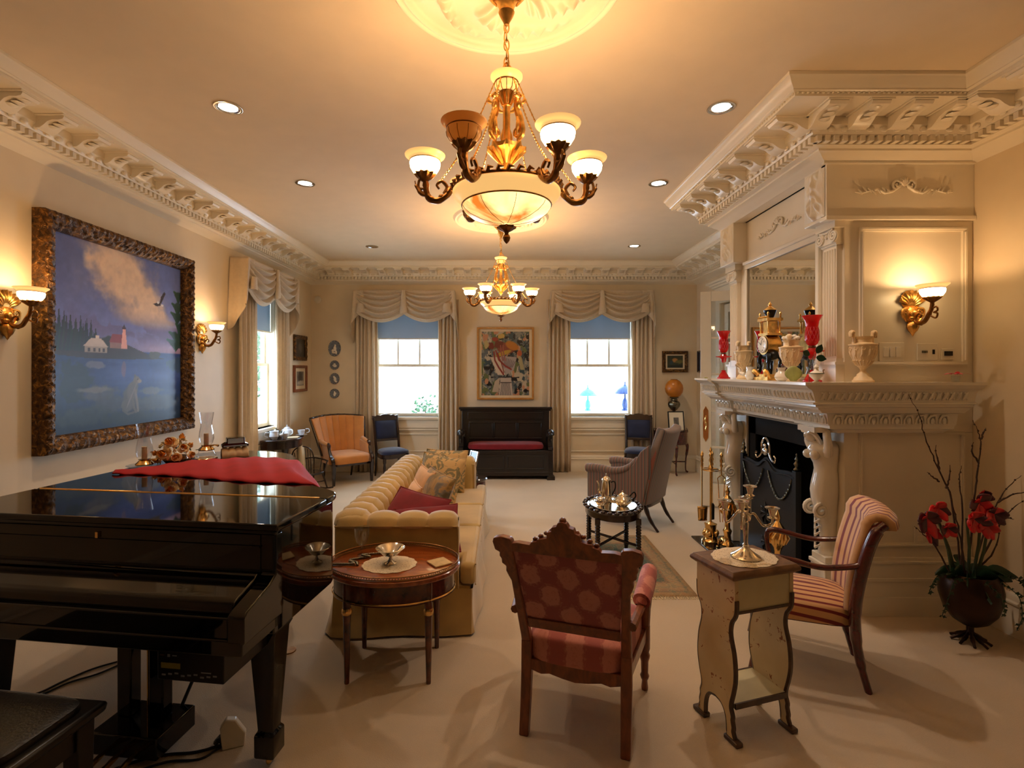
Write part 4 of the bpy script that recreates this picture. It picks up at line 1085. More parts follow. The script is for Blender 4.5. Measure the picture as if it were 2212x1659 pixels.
# ================================================================ wall sconces
def sconce(label, loc, rz, e):
    r = thing('wall_sconce', label, 'wall lamp', loc, rz)    # local +x points into the room; z=0 at the shade rim
    p = MB()
    out = []
    for i in range(33):                                       # scallop shell above a carved shield
        t = i / 32
        out.append(t)
    def shell(u, v):
        a = -1.25 + 2.5 * u; q = 0.02 + 0.085 * v
        rr = q * (1 + 0.05 * v * math.cos(a * 22))
        h = 0.012 + 0.016 * math.sin(PI * min(1, v * 0.9)) + 0.006 * v * math.cos(a * 22)
        return (h, rr * math.sin(a) * 0.95, -0.135 + rr * math.cos(a) * 1.1)
    p.grid(shell, 48, 10)
    p.ell((0.006, 0, -0.085), (0.012, 0.075, 0.07), 20, 8)
    p.ell((0.010, 0, -0.185), (0.022, 0.070, 0.062), 20, 8)
    for sg in (-1, 1):
        p.tube(spl([(0.02, sg * 0.03, -0.14), (0.026, sg * 0.068, -0.15), (0.024, sg * 0.072, -0.19), (0.022, sg * 0.045, -0.235)], 5), [0.010, 0.012, 0.012, 0.006], 7)
        p.tube([(0.026, sg * (0.055 + c[0]), -0.165 + c[2]) for c in spiral((0, 0, 0), 0.02, 0.005, 1.4, 0.5, 14)], 0.006, 6)
        p.tube(spl([(0.015, sg * 0.05, -0.10), (0.02, sg * 0.078, -0.085), (0.016, sg * 0.072, -0.055)], 4), [0.006, 0.008, 0.004], 6)
    p.ell((0.036, 0, -0.185), (0.02, 0.03, 0.03), 12, 8); p.ell((0.03, 0, -0.215), (0.018, 0.035, 0.02), 12, 8)
    p.lathe([(0.0, -0.340), (0.006, -0.332), (0.012, -0.318), (0.026, -0.30), (0.036, -0.275), (0.034, -0.255), (0.024, -0.24), (0.0, -0.235)], (0.022, 0, 0), 20, flute=0.1, fn=8)
    p.build('back_plate', 'gilt', r)
    a = MB()
    a.tube(spl([(0.03, 0, -0.225), (0.07, 0, -0.252), (0.115, 0, -0.245), (0.145, 0, -0.205), (0.168, 0, -0.165), (0.175, 0, -0.118)], 6), [0.013, 0.014, 0.014, 0.014, 0.013, 0.012], 9)
    a.tube(spl([(0.165, 0, -0.165), (0.205, 0, -0.155), (0.212, 0, -0.18), (0.185, 0, -0.19)], 5), 0.006, 7)
    a.tube(spl([(0.185, 0, -0.19), (0.212, 0, -0.20), (0.200, 0, -0.228), (0.160, 0, -0.21)], 5), 0.006, 7)
    a.tube(spl([(0.06, 0, -0.25), (0.05, 0, -0.21), (0.075, 0, -0.185), (0.092, 0, -0.20), (0.082, 0, -0.215)], 5), 0.006, 7)
    a.ell((0.09, 0, -0.258), (0.014, 0.012, 0.012), 8, 6); a.ell((0.150, 0, -0.20), (0.015, 0.015, 0.018), 8, 6)
    holder(a, (0.175, 0, -0.095), 1.1)
    ao = a.build('arm', 'bronze', r)
    cup_shade(ao, (0.175, 0, -0.092), True, 1.02, e)
    return r
sconce('gilt wall sconce left of the large lighthouse painting', (XL, 3.28, 2.235), 0.0, 5.0)
sconce('gilt wall sconce between the lighthouse painting and the side window', (XL, 5.42, 2.215), 0.0, 5.0)
sconce('gilt wall sconce on the white panel beside the chimney breast', (2.86, FY0, 2.275), -PI / 2 + 0.05, 5.0)

# ================================================================ recessed downlights
for i, (x, y, e, lab) in enumerate([(-1.815, 3.39, 24, 'recessed downlight left of the near chandelier'), (1.466, 3.39, 36, 'recessed downlight right of the near chandelier'), (-1.83, 4.76, 28, 'recessed downlight second from the front on the left'),
                                    (1.47, 4.76, 36, 'recessed downlight second from the front on the right'), (-1.82, 7.19, 24, 'dim recessed downlight farthest back on the left'), (1.874, 7.16, 38, 'recessed downlight farthest back on the right')]):
    r = thing('downlight', lab, 'ceiling light', (x, y, ZC), 0, 'recessed ceiling downlights')
    t = MB(); rings = []
    for q, z in [(0.088, 0.0), (0.088, -0.006), (0.074, -0.007), (0.060, -0.003), (0.058, -0.0005)]:
        rings.append([(q * math.cos(2 * PI * k / 32), q * math.sin(2 * PI * k / 32), z) for k in range(32)])
    t.loft(rings, False); t.build('trim_ring', 'chrome', r)
    l = MB(); l.lathe([(0.0, -0.002), (0.060, -0.002), (0.060, -0.001)], n=28); l.build('lens', 'downlight_lens' if i != 4 else 'chrome', r)
    spot('downlight_beam', (0, 0, -0.02), e, parent=r, ang=115, blend=0.8)
# ================================================================ seating
def shear(k, z0):
    return Matrix(((1, 0, 0, 0), (0, 1, -k, k * z0), (0, 0, 1, 0), (0, 0, 0, 1)))
def rz_of(fx, fy): return math.atan2(fy, fx) - PI / 2
def mir(poly): return [(-x, z) for x, z in poly][::-1]

# ---- pink carved armchair, seen from behind (local +y is the way it faces)
ch = thing('armchair', 'carved walnut armchair in pink damask, its back turned to the viewer', 'armchair', (0.345, 2.357, 0), rz_of(0.32, 0.95))
LEAN = 0.44
post = [(0.205, 0.30), (0.212, 0.52), (0.232, 0.93), (0.228, 0.965), (0.236, 0.978), (0.275, 0.985), (0.310, 0.975), (0.318, 0.955), (0.312, 0.915), (0.292, 0.905), (0.296, 0.885), (0.288, 0.872), (0.290, 0.85), (0.272, 0.835), (0.276, 0.81), (0.268, 0.785), (0.258, 0.76), (0.256, 0.60), (0.254, 0.45), (0.256, 0.30)]
for sg in (-1, 1):
    p = MB(); p.T = shear(LEAN, 0.42)
    p.prism([(sg * x, max(z, 0.42)) for x, z in post] if False else [(sg * x, z) for x, z in post if z > 0.43] + [(sg * 0.255, 0.42), (sg * 0.208, 0.42)], -0.022, 0.022, 'y')
    p.build('back_post', 'walnut', ch, bevel=0.006)
    l = MB(); l.loft([[(sg * 0.231 - w, y - d, z), (sg * 0.231 + w, y - d, z), (sg * 0.231 + w, y + d, z), (sg * 0.231 - w, y + d, z)] for z, y, w, d in ((0.0, -0.05, 0.022, 0.020), (0.12, -0.025, 0.023, 0.021), (0.28, 0, 0.025, 0.022), (0.425, 0, 0.024, 0.022))], smooth=False)
    l.build('leg', 'walnut', ch, bevel=0.005)
p = MB(); p.T = shear(LEAN, 0.42)
crest = [(-0.235, 0.915), (0.235, 0.915), (0.235, 0.955), (0.205, 0.962), (0.15, 0.958), (0.142, 0.972), (0.118, 0.978), (0.112, 0.990), (0.088, 0.994), (0.072, 1.000), (0.068, 1.028), (0.050, 1.034), (0.046, 1.054), (0.026, 1.060), (0.018, 1.078), (0.0, 1.086),
         (-0.018, 1.078), (-0.026, 1.060), (-0.046, 1.054), (-0.050, 1.034), (-0.068, 1.028), (-0.072, 1.000), (-0.088, 0.994), (-0.112, 0.990), (-0.118, 0.978), (-0.142, 0.972), (-0.15, 0.958), (-0.205, 0.962), (-0.235, 0.955)]
p.prism(crest, -0.020, 0.020, 'y')
p.ell((0, 0.005, 1.084), (0.015, 0.022, 0.015), 10, 7)
for sg in (-1, 1):
    for k in range(4): p.ell((sg * (0.052 + 0.026 * k), 0.014, 1.030 - 0.017 * k), (0.013, 0.016, 0.010), 8, 6)
p.build('crest_rail', 'walnut', ch, bevel=0.004)
p = MB(); p.T = shear(LEAN, 0.42); p.box(-0.21, -0.018, 0.505, 0.21, 0.018, 0.56); p.build('back_rail', 'walnut', ch, bevel=0.004)
p = MB(); p.T = shear(LEAN, 0.42)
def bkp(u, v, s):
    x = (u - 0.5) * (0.42 + 0.05 * v); z = 0.555 + 0.38 * v
    return (x, s * (0.008 + 0.035 * (1 - (2 * u - 1) ** 4) * (1 - (2 * v - 1) ** 4) * (1.0 if s > 0 else 0.10)), z)
p.grid(lambda u, v: bkp(u, v, -1), 20, 20); p.grid(lambda u, v: bkp(u, v, 1), 20, 20)
p.build('backrest', 'pink_damask', ch)
# seat, rails
def seat_blob(mb, pts0, z0, z1, dome, n=40, e=6):
    """pts0: function angle->(x,y) outline; rounded upholstered block"""
    rings = []
    for k, (s, z) in enumerate(((0.98, z0), (1.0, z0 + 0.02), (1.0, z1 - 0.03), (0.985, z1 - 0.012), (0.95, z1), (0.75, z1 + dome * 0.55), (0.45, z1 + dome * 0.88), (0.02, z1 + dome))):
        rings.append([(*[c * s for c in pts0(2 * PI * i / n)], z) for i in range(n)])
    mb.loft(rings)
def trap(wb, wf, d, e=7):
    """outline of a seat: half widths back/front, half depth, superellipse"""
    def fn(a):
        c, s = math.cos(a), math.sin(a)
        r = 1 / (abs(c) ** e + abs(s) ** e) ** (1 / e)
        x, y = c * r, s * r
        return (x * (wb + (wf - wb) * (y + 1) / 2), y * d)
    return fn
s = MB(); s.T = Matrix.Translation((0, 0.235, 0)); seat_blob(s, trap(0.222, 0.285, 0.255), 0.325, 0.45, 0.035); s.build('seat', 'pink_damask_seat', ch)
r = MB()
r.prism([(-0.21, 0.335), (0.21, 0.335), (0.21, 0.285), (0.16, 0.272), (0.12, 0.280), (0.06, 0.268), (0, 0.260), (-0.06, 0.268), (-0.12, 0.280), (-0.16, 0.272), (-0.21, 0.285)], -0.016, 0.016, 'y')
for sg in (-1, 1): r.prism([(sg * 0.205, 0.0), (sg * 0.235, 0.0), (sg * 0.298, 0.47), (sg * 0.268, 0.47)], 0.27, 0.335, 'z')
r.prism([(-0.28, 0.335), (0.28, 0.335), (0.28, 0.285), (0.1, 0.262), (-0.1, 0.262), (-0.28, 0.285)], 0.46, 0.49, 'y')
r.build('seat_rail', 'walnut', ch, bevel=0.004)
for sg in (-1, 1):
    l = MB(); l.lathe([(0.016, 0), (0.018, 0.012), (0.014, 0.05), (0.020, 0.06), (0.024, 0.075), (0.018, 0.09), (0.020, 0.15), (0.026, 0.17), (0.028, 0.185), (0.022, 0.20), (0.028, 0.22), (0.028, 0.34)], (sg * 0.285, 0.475, 0), 16); l.build('leg', 'walnut', ch)
    a = MB()
    a.tube(spl([(sg * 0.285, 0.475, 0.33), (sg * 0.292, 0.465, 0.46), (sg * 0.302, 0.43, 0.56), (sg * 0.315, 0.38, 0.63), (sg * 0.315, 0.41, 0.665), (sg * 0.31, 0.39, 0.675)], 5), [0.026, 0.028, 0.024, 0.022, 0.022, 0.016], 8, flat=0.8)
    a.tube([(sg * 0.315, 0.40, 0.645), (sg * 0.30, 0.15, 0.62), (sg * 0.262, -0.10, 0.60)], 0.020, 8)
    ao = a.build('arm', 'walnut', ch)
    q = MB(); q.tube(spl([(sg * 0.315, 0.385, 0.665), (sg * 0.312, 0.37, 0.668), (sg * 0.305, 0.24, 0.655), (sg * 0.292, 0.10, 0.640), (sg * 0.290, 0.085, 0.637)], 5), [0.024, 0.040, 0.042, 0.042, 0.040, 0.026], 14); q.build('arm_pad', 'pink_damask_seat', ao)

# ---- red striped tub armchair at the right
c2 = thing('armchair', 'mahogany open armchair with red and cream striped roll back by the mantelpiece', 'armchair', (1.77, 2.99, 0), rz_of(-0.90, 0.43))
s = MB(); s.T = Matrix.Translation((0, 0.01, 0)); seat_blob(s, trap(0.215, 0.262, 0.25, 5), 0.33, 0.425, 0.035); s.build('seat', 'red_stripe_seat', c2)
r = MB(); rings = []
for z, k in ((0.325, 0.97), (0.325, 1.0), (0.355, 1.0), (0.355, 0.97)):
    rings.append([(*[q * k for q in trap(0.21, 0.257, 0.245, 5)(2 * PI * i / 40)], z) for i in range(40)])
r.T = Matrix.Translation((0, 0.01, 0)); r.loft(rings); r.build('seat_rail', 'red_wood', c2)
BH = 0.97
def bprof(v):                                                # curved, rolled back: (y, z)
    if v < 0.82:
        t = v / 0.82; return (-0.235 - 0.075 * t ** 1.8, 0.42 + 0.43 * t)
    t = (v - 0.82) / 0.18; a = -0.35 + t * 3.6
    return (-0.310 - 0.055 + 0.055 * math.cos(a), 0.866 + 0.055 * math.sin(a) + 0.012)
b_ = MB()
b_.grid(lambda u, v: ((u - 0.5) * 0.44 * (1 + 0.04 * v), bprof(v)[0] + 0.045 - 0.05 * (1 - (2 * u - 1) ** 2), bprof(v)[1]), 24, 34)
b_.build('backrest', 'red_stripe_back', c2, solid=0.045, bevel=0)
for m_, ax in (('red_stripe_back', 'X'),):
    mm = M['red_stripe_back'].node_tree
    for l_ in mm.links:
        if l_.from_node.type == 'SEPXYZ' and l_.to_node.type == 'MATH':
            mm.links.new(l_.from_node.outputs['X'], l_.to_socket); break
mm = M['red_stripe_seat'].node_tree
for l_ in list(mm.links):
    if l_.from_node.type == 'SEPXYZ' and l_.to_node.type == 'MATH':
        ad = mm.nodes.new('ShaderNodeMath'); ad.operation = 'ADD'; ab = mm.nodes.new('ShaderNodeMath'); ab.operation = 'ABSOLUTE'; sb = mm.nodes.new('ShaderNodeMath'); sb.operation = 'SUBTRACT'
        mm.links.new(l_.from_node.outputs['X'], ab.inputs[0]); mm.links.new(ab.outputs[0], sb.inputs[0]); mm.links.new(l_.from_node.outputs['Z'], sb.inputs[1]); mm.links.new(sb.outputs[0], l_.to_socket)
for sg in (-1, 1):
    p = MB()                                                  # sabre back leg running up into the back post
    pts = spl([(sg * 0.20, -0.285, 0.0), (sg * 0.205, -0.25, 0.14), (sg * 0.215, -0.225, 0.30), (sg * 0.222, -0.222, 0.45), (sg * 0.228, -0.24, 0.60), (sg * 0.232, -0.275, 0.76), (sg * 0.235, -0.31, 0.86), (sg * 0.235, -0.35, 0.905)], 6)
    p.tube(pts, [0.024, 0.031, 0.037, 0.041, 0.041, 0.040, 0.040, 0.030], 12, flat=0.75); p.build('back_leg', 'red_wood', c2)
    l = MB(); l.tube(spl([(sg * 0.235, 0.275, 0.0), (sg * 0.238, 0.25, 0.14), (sg * 0.240, 0.225, 0.28), (sg * 0.240, 0.215, 0.36)], 5), [0.015, 0.019, 0.024, 0.026], 10); l.build('front_leg', 'red_wood', c2)
    a = MB(); a.tube(spl([(sg * 0.245, 0.14, 0.36), (sg * 0.262, 0.155, 0.48), (sg * 0.275, 0.175, 0.60), (sg * 0.272, 0.16, 0.665), (sg * 0.27, 0.08, 0.665), (sg * 0.262, -0.06, 0.645), (sg * 0.245, -0.20, 0.665), (sg * 0.234, -0.28, 0.70)], 6), [0.018, 0.017, 0.017, 0.020, 0.020, 0.018, 0.018, 0.018], 10, flat=0.85); a.build('arm', 'red_wood', c2)

# ---- grey striped easy chair in the middle distance
c3 = thing('armchair', 'high backed easy chair in faded pink and grey stripes beside the silver tea tray', 'armchair', (1.43, 5.80, 0), rz_of(-0.78, 0.63))
# local +y = facing; back at -y
s = MB(); seat_blob(s, trap(0.26, 0.30, 0.36, 6), 0.26, 0.40, 0.035); s.build('seat', 'grey_stripe_x', c3)
def bk(u, v):
    x = (u - 0.5) * (0.56 - 0.06 * v); z = 0.27 + 0.80 * v
    y = -0.30 - 0.20 * v ** 1.3 - 0.02 * math.sin(PI * u)
    return (x, y, z + 0.035 * abs(2 * u - 1) ** 3 * v)
b_ = MB(); b_.grid(bk, 20, 22); b_.build('backrest', 'grey_stripe_x', c3, solid=0.10, bevel=0.03, seg=3)
for sg in (-1, 1):
    a = MB()
    prof = [(0.33, 0.27), (0.33, 0.56), (0.325, 0.60), (0.27, 0.62), (0.10, 0.60), (-0.10, 0.615), (-0.22, 0.70), (-0.30, 0.84), (-0.40, 0.92), (-0.40, 0.60), (-0.33, 0.27)]
    a.prism([(p[0], p[1]) for p in prof], sg * 0.26, sg * 0.315, 'x')
    a.tube(spl([(sg * 0.295, 0.35, 0.595), (sg * 0.295, 0.20, 0.61), (sg * 0.292, 0.02, 0.60), (sg * 0.285, -0.14, 0.64), (sg * 0.275, -0.27, 0.76)], 6), [0.048, 0.044, 0.042, 0.040, 0.034], 14)
    a.build('arm', 'grey_stripe_y', c3, bevel=0.012, seg=2)
    l = MB(); l.tube(spl([(sg * 0.24, 0.33, 0.0), (sg * 0.24, 0.32, 0.15), (sg * 0.24, 0.30, 0.27)], 4), [0.016, 0.022, 0.026], 8); l.build('leg', 'dark_wood', c3)
    l = MB(); l.tube(spl([(sg * 0.22, -0.46, 0.0), (sg * 0.22, -0.37, 0.12), (sg * 0.22, -0.31, 0.27)], 4), [0.015, 0.020, 0.026], 8); l.build('leg', 'dark_wood', c3)
r = MB(); rings = [[(*[q * k for q in trap(0.255, 0.295, 0.355, 6)(2 * PI * i / 40)], z) for i in range(40)] for z, k in ((0.235, 0.97), (0.235, 1.0), (0.275, 1.0), (0.275, 0.97))]
r.loft(rings); r.build('seat_rail', 'dark_wood', c3)

# ---- gold channel backed wing chair in the far corner
c4 = thing('wing_chair', 'gold velvet channel back wing chair with dark wood frame in the far corner', 'armchair', (-2.42, 7.90, 0), rz_of(0.62, -0.785))
s = MB(); s.T = Matrix.Translation((0, 0.05, 0)); seat_blob(s, trap(0.26, 0.315, 0.30, 5), 0.30, 0.42, 0.04); s.build('seat', 'gold_velvet', c4)
rings = [[(*[q * k for q in trap(0.255, 0.312, 0.297, 5)(2 * PI * i / 40)], z) for i in range(40)] for z, k in ((0.275, 0.97), (0.275, 1.0), (0.305, 1.0), (0.305, 0.97))]
r = MB(); r.T = Matrix.Translation((0, 0.05, 0)); r.loft(rings); r.build('seat_rail', 'dark_wood', c4)
def wing(u, v):
    a = (u - 0.5) * 2
    w = 0.33 + 0.05 * v
    flare = 0.10 * abs(a) ** 3
    z = 0.40 + (0.57 - 0.10 * abs(a) ** 2.2 * 0.3) * v
    x = w * a * (1 + 0.12 * v * abs(a) ** 2)
    y = -0.30 - 0.16 * v + 0.26 * abs(a) ** 2.6 * (1 - 0.35 * v)
    ch_ = abs(math.sin(u * 7 * PI)) ** 0.6
    return (x, y + 0.025 * ch_, z)
b_ = MB(); b_.grid(wing, 85, 14); b_.build('backrest', 'gold_velvet', c4, solid=0.05)
fr_ = MB()
fr_.tube([(wing(t / 40, 1)[0] * 1.02, wing(t / 40, 1)[1] - 0.035, wing(t / 40, 1)[2] + 0.008) for t in range(41)], 0.018, 8)
for u in (0.0, 1.0): fr_.tube([(wing(u, t / 10)[0] * 1.03, wing(u, t / 10)[1] + 0.0, wing(u, t / 10)[2]) for t in range(11)], 0.018, 8)
fr_.build('back_frame', 'dark_wood', c4)
for sg in (-1, 1):
    a = MB(); a.prism([(0.24, 0.30), (0.20, 0.56), (-0.12, 0.60), (-0.14, 0.30)], sg * 0.285, sg * 0.33, 'x'); a.tube([(sg * 0.315, 0.14, 0.585), (sg * 0.33, -0.02, 0.60), (sg * 0.335, -0.12, 0.62)], [0.025, 0.034, 0.03], 10); ao = a.build('arm', 'gold_velvet', c4, bevel=0.01)
    f_ = MB(); f_.tube(spl([(sg * 0.31, 0.15, 0.60), (sg * 0.315, 0.185, 0.585), (sg * 0.315, 0.20, 0.52), (sg * 0.31, 0.26, 0.43), (sg * 0.305, 0.33, 0.37), (sg * 0.30, 0.335, 0.30)], 5), [0.020, 0.026, 0.022, 0.024, 0.028, 0.026], 8); f_.build('arm_facing', 'dark_wood', ao)
    l = MB(); l.loft([[(sg * 0.295 - w, 0.325 - w, z), (sg * 0.295 + w, 0.325 - w, z), (sg * 0.295 + w, 0.325 + w, z), (sg * 0.295 - w, 0.325 + w, z)] for z, w in ((0, 0.016), (0.30, 0.027))], smooth=False); l.build('leg', 'dark_wood', c4)
    l = MB(); l.tube([(sg * 0.22, -0.30, 0), (sg * 0.23, -0.24, 0.29)], [0.014, 0.022], 8); l.build('leg', 'dark_wood', c4)

# ---- two blue velvet side chairs against the back wall
def side_chair(label, loc, f):
    c = thing('side_chair', label, 'chair', loc, rz_of(*f))
    s = MB(); seat_blob(s, trap(0.20, 0.235, 0.215, 4), 0.385, 0.44, 0.035); s.build('seat', 'blue_velvet', c)
    rings = [[(*[q * k for q in trap(0.205, 0.24, 0.22, 4)(2 * PI * i / 36)], z) for i in range(36)] for z, k in ((0.33, 0.96), (0.33, 1.0), (0.395, 1.0), (0.395, 0.96))]
    r = MB(); r.loft(rings); r.build('seat_rail', 'dark_wood', c)
    k = 0.20
    for sg in (-1, 1):
        p = MB(); p.tube(spl([(sg * 0.185, -0.27, 0), (sg * 0.19, -0.22, 0.2), (sg * 0.192, -0.205, 0.42), (sg * 0.196, -0.25, 0.65), (sg * 0.20, -0.31, 0.93)], 5), [0.016, 0.019, 0.022, 0.021, 0.019], 8); p.build('back_leg', 'dark_wood', c)
        l = MB(); l.lathe([(0.012, 0), (0.016, 0.02), (0.012, 0.05), (0.022, 0.20), (0.018, 0.25), (0.026, 0.28), (0.026, 0.34)], (sg * 0.20, 0.185, 0), 12); l.build('front_leg', 'dark_wood', c)
    p = MB(); p.T = shear(k, 0.35)
    p.prism([(-0.20, 0.88), (0.20, 0.88), (0.225, 0.91), (0.215, 0.94), (0.22, 0.965), (0.17, 0.955), (0.13, 0.972), (0.09, 0.965), (0.05, 0.98), (0.0, 0.985), (-0.05, 0.98), (-0.09, 0.965), (-0.13, 0.972), (-0.17, 0.955), (-0.22, 0.965), (-0.215, 0.94), (-0.225, 0.91)], -0.218, -0.188, 'y')
    p.build('crest_rail', 'dark_wood', c, bevel=0.004)
    p = MB(); p.T = shear(k, 0.35); p.box(-0.19, -0.215, 0.555, 0.19, -0.19, 0.595); p.build('back_rail', 'dark_wood', c, bevel=0.004)
    p = MB(); p.T = shear(k, 0.35)
    p.grid(lambda u, v: ((u - 0.5) * 0.36, -0.195 + 0.035 * (1 - (2 * u - 1) ** 4) * (1 - (2 * v - 1) ** 4), 0.59 + 0.30 * v), 14, 14); p.grid(lambda u, v: ((u - 0.5) * 0.36, -0.212, 0.59 + 0.30 * v), 3, 3)
    p.build('backrest', 'blue_velvet', c)
    return c
side_chair('blue velvet side chair beside the gold wing chair', (-1.72, 8.08, 0), (0.55, -0.83))
side_chair('blue velvet side chair half hidden behind the grey striped easy chair', (2.20, 8.13, 0), (-0.25, -0.97))

# ---- child's windsor rocking chair
c5 = thing('rocking_chair', 'small dark spindle back rocking chair in front of the gold wing chair', 'rocking chair', (-2.70, 7.22, 0), rz_of(0.80, -0.60))
s = MB(); s.prism([trap(0.15, 0.175, 0.165, 3)(2 * PI * i / 30) for i in range(30)], 0.235, 0.265, 'z'); s.build('seat', 'dark_wood', c5, bevel=0.006)
bow = spl([(-0.15, -0.15, 0.26), (-0.172, -0.185, 0.42), (-0.13, -0.215, 0.55), (0, -0.23, 0.60), (0.13, -0.215, 0.55), (0.172, -0.185, 0.42), (0.15, -0.15, 0.26)], 6)
b_ = MB(); b_.tube(bow, 0.0085, 8); b_.build('bow', 'dark_wood', c5)
b_ = MB(); armr = spl([(-0.20, 0.12, 0.40), (-0.21, -0.02, 0.41), (-0.17, -0.18, 0.42), (0, -0.215, 0.425), (0.17, -0.18, 0.42), (0.21, -0.02, 0.41), (0.20, 0.12, 0.40)], 6); b_.tube(armr, 0.011, 8); b_.build('arm_rail', 'dark_wood', c5)
for i in range(7):
    x = -0.12 + 0.04 * i; q = MB(); zt = 0.605 - 0.045 * (x / 0.12) ** 2
    q.tube([(x * 0.85, -0.145, 0.26), (x * 1.05, -0.205, zt - 0.03)], 0.0055, 6); q.build('spindle', 'dark_wood', c5)
for sg in (-1, 1):
    q = MB(); q.tube([(sg * 0.16, 0.10, 0.26), (sg * 0.195, 0.11, 0.40)], 0.009, 6); q.build('arm_support', 'dark_wood', c5)
    q = MB(); q.tube([(sg * 0.165, -0.02, 0.26), (sg * 0.20, -0.03, 0.405)], 0.006, 6); q.build('spindle', 'dark_wood', c5)
    for y0, y1 in ((0.11, 0.17), (-0.11, -0.17)):
        q = MB(); q.tube([(sg * 0.12, y0, 0.24), (sg * 0.155, y1, 0.035)], [0.015, 0.011], 8); q.build('leg', 'dark_wood', c5)
    q = MB(); pts = [(sg * 0.158, -0.30 + 0.60 * t / 14, 0.012 + 0.045 * ((t / 14 - 0.5) * 2) ** 2) for t in range(15)]; q.tube(pts, 0.012, 8); q.build('rocker', 'dark_wood', c5)
q = MB(); q.tube([(-0.138, 0.14, 0.13), (0.138, 0.14, 0.13)], 0.008, 6); q.build('stretcher', 'dark_wood', c5)

# ---- carved settle under the flowery picture
st = thing('hall_settle', 'nearly black carved wooden settle with a wine red seat cushion', 'settle', (0.075, 8.16, 0))
p = MB(); p.box(-0.715, 0.17, 0.04, 0.715, 0.23, 1.06); p.box(-0.76, 0.14, 1.06, 0.76, 0.25, 1.10); p.box(-0.74, 0.155, 1.035, 0.74, 0.24, 1.06)
for x0, x1 in ((-0.60, -0.20), (-0.19, 0.19), (0.20, 0.60)):
    for (a, b__, c_, d_) in ((x0, 0.58, x1, 0.60), (x0, 0.84, x1, 0.86), (x0, 0.60, x0 + 0.02, 0.84), (x1 - 0.02, 0.60, x1, 0.84)): p.box(a, 0.155, b__, c_, 0.17, d_)
p.box(-0.62, 0.158, 0.90, 0.62, 0.17, 1.02)
p.build('back', 'black_oak', st, bevel=0.006)
p = MB(); p.box(-0.68, -0.24, 0.06, 0.68, 0.17, 0.44); p.box(-0.70, -0.26, 0.41, 0.70, 0.17, 0.455); p.box(-0.72, -0.25, 0.055, 0.72, 0.17, 0.12)
for x0, x1 in ((-0.60, -0.02), (0.02, 0.60)):
    for (a, b__, c_, d_) in ((x0, 0.16, x1, 0.18), (x0, 0.36, x1, 0.38), (x0, 0.18, x0 + 0.02, 0.36), (x1 - 0.02, 0.18, x1, 0.36)): p.box(a, -0.252, b__, c_, -0.24, d_)
p.build('seat_chest', 'black_oak', st, bevel=0.006)
for sg in (-1, 1):
    a = MB(); a.prism([(-0.25, 0.0), (-0.27, 0.05), (-0.25, 0.10), (-0.24, 0.45), (-0.28, 0.47), (-0.28, 0.50), (-0.22, 0.52), (-0.20, 0.60), (-0.24, 0.68), (-0.22, 0.75), (-0.14, 0.77), (-0.04, 0.70), (0.05, 0.68), (0.17, 0.72), (0.17, 0.0)], sg * 0.66, sg * 0.735, 'x')
    a.ell((sg * 0.70, -0.20, 0.72), (0.05, 0.06, 0.06), 12, 8); a.ell((sg * 0.70, -0.255, 0.70), (0.028, 0.03, 0.026), 10, 7)
    for k in range(7): a.ell((sg * (0.70 + 0.045 * math.cos(k)), -0.16 + 0.02 * math.sin(k * 2), 0.70 + 0.03 * math.sin(k * 1.3)), (0.022, 0.022, 0.03), 8, 5)
    a.tube([(sg * 0.70, -0.265 + p_[1], 0.60 + p_[2]) for p_ in spiral((0, 0, 0), 0.035, 0.008, 1.5, 0, 16, 'yz')], 0.012, 6)
    a.box(sg * 0.64 if sg > 0 else -0.76, -0.29, 0.0, 0.76 if sg > 0 else -0.64, -0.12, 0.055)
    a.build('arm', 'black_oak', st, bevel=0.006)
q = MB()
q.ell((0, -0.05, 0.505), (0.60, 0.20, 0.05), 40, 10, 0.35); o = q.build('seat_cushion', 'red_velvet', st)

# ---- long channel tufted sofa
sf = thing('sofa', 'long gold velvet sofa with channel tufted back and skirt', 'sofa', (-0.60, 4.43, 0))
LY = 1.165
def bump_ch(t, n, h, p=0.55): return h * abs(math.sin(PI * n * t)) ** p
BK = [(-0.470, 0.66), (-0.485, 0.70), (-0.470, 0.745), (-0.425, 0.772), (-0.36, 0.778), (-0.30, 0.765), (-0.262, 0.725), (-0.245, 0.66), (-0.235, 0.56), (-0.225, 0.42)]
BKN = [(-1, 0), (-0.95, 0.3), (-0.7, 0.7), (-0.3, 0.95), (0, 1), (0.4, 0.9), (0.8, 0.6), (1, 0.2), (1, 0.05), (1, 0)]
def interp(P, t):
    t = t * (len(P) - 1); i = min(int(t), len(P) - 2); f_ = t - i
    return tuple(P[i][k] * (1 - f_) + P[i + 1][k] * f_ for k in range(len(P[0])))
def back(u, v):
    y = -LY + 0.02 + (2 * LY - 0.04) * u
    x, z = interp(BK, v); nx, nz = interp(BKN, v)
    d = bump_ch(u, 15, 0.034) * min(1, v * 8) - 0.02
    return (x + nx * d, y, z + nz * d)
b_ = MB(); b_.grid(back, 15 * 10 + 1, 28); b_.build('backrest', 'sofa_velvet', sf)
p = MB(); p.box(-0.475, -LY + 0.02, 0.28, -0.445, LY - 0.02, 0.70); p.build('outside_back', 'sofa_skirt', sf, bevel=0.008)
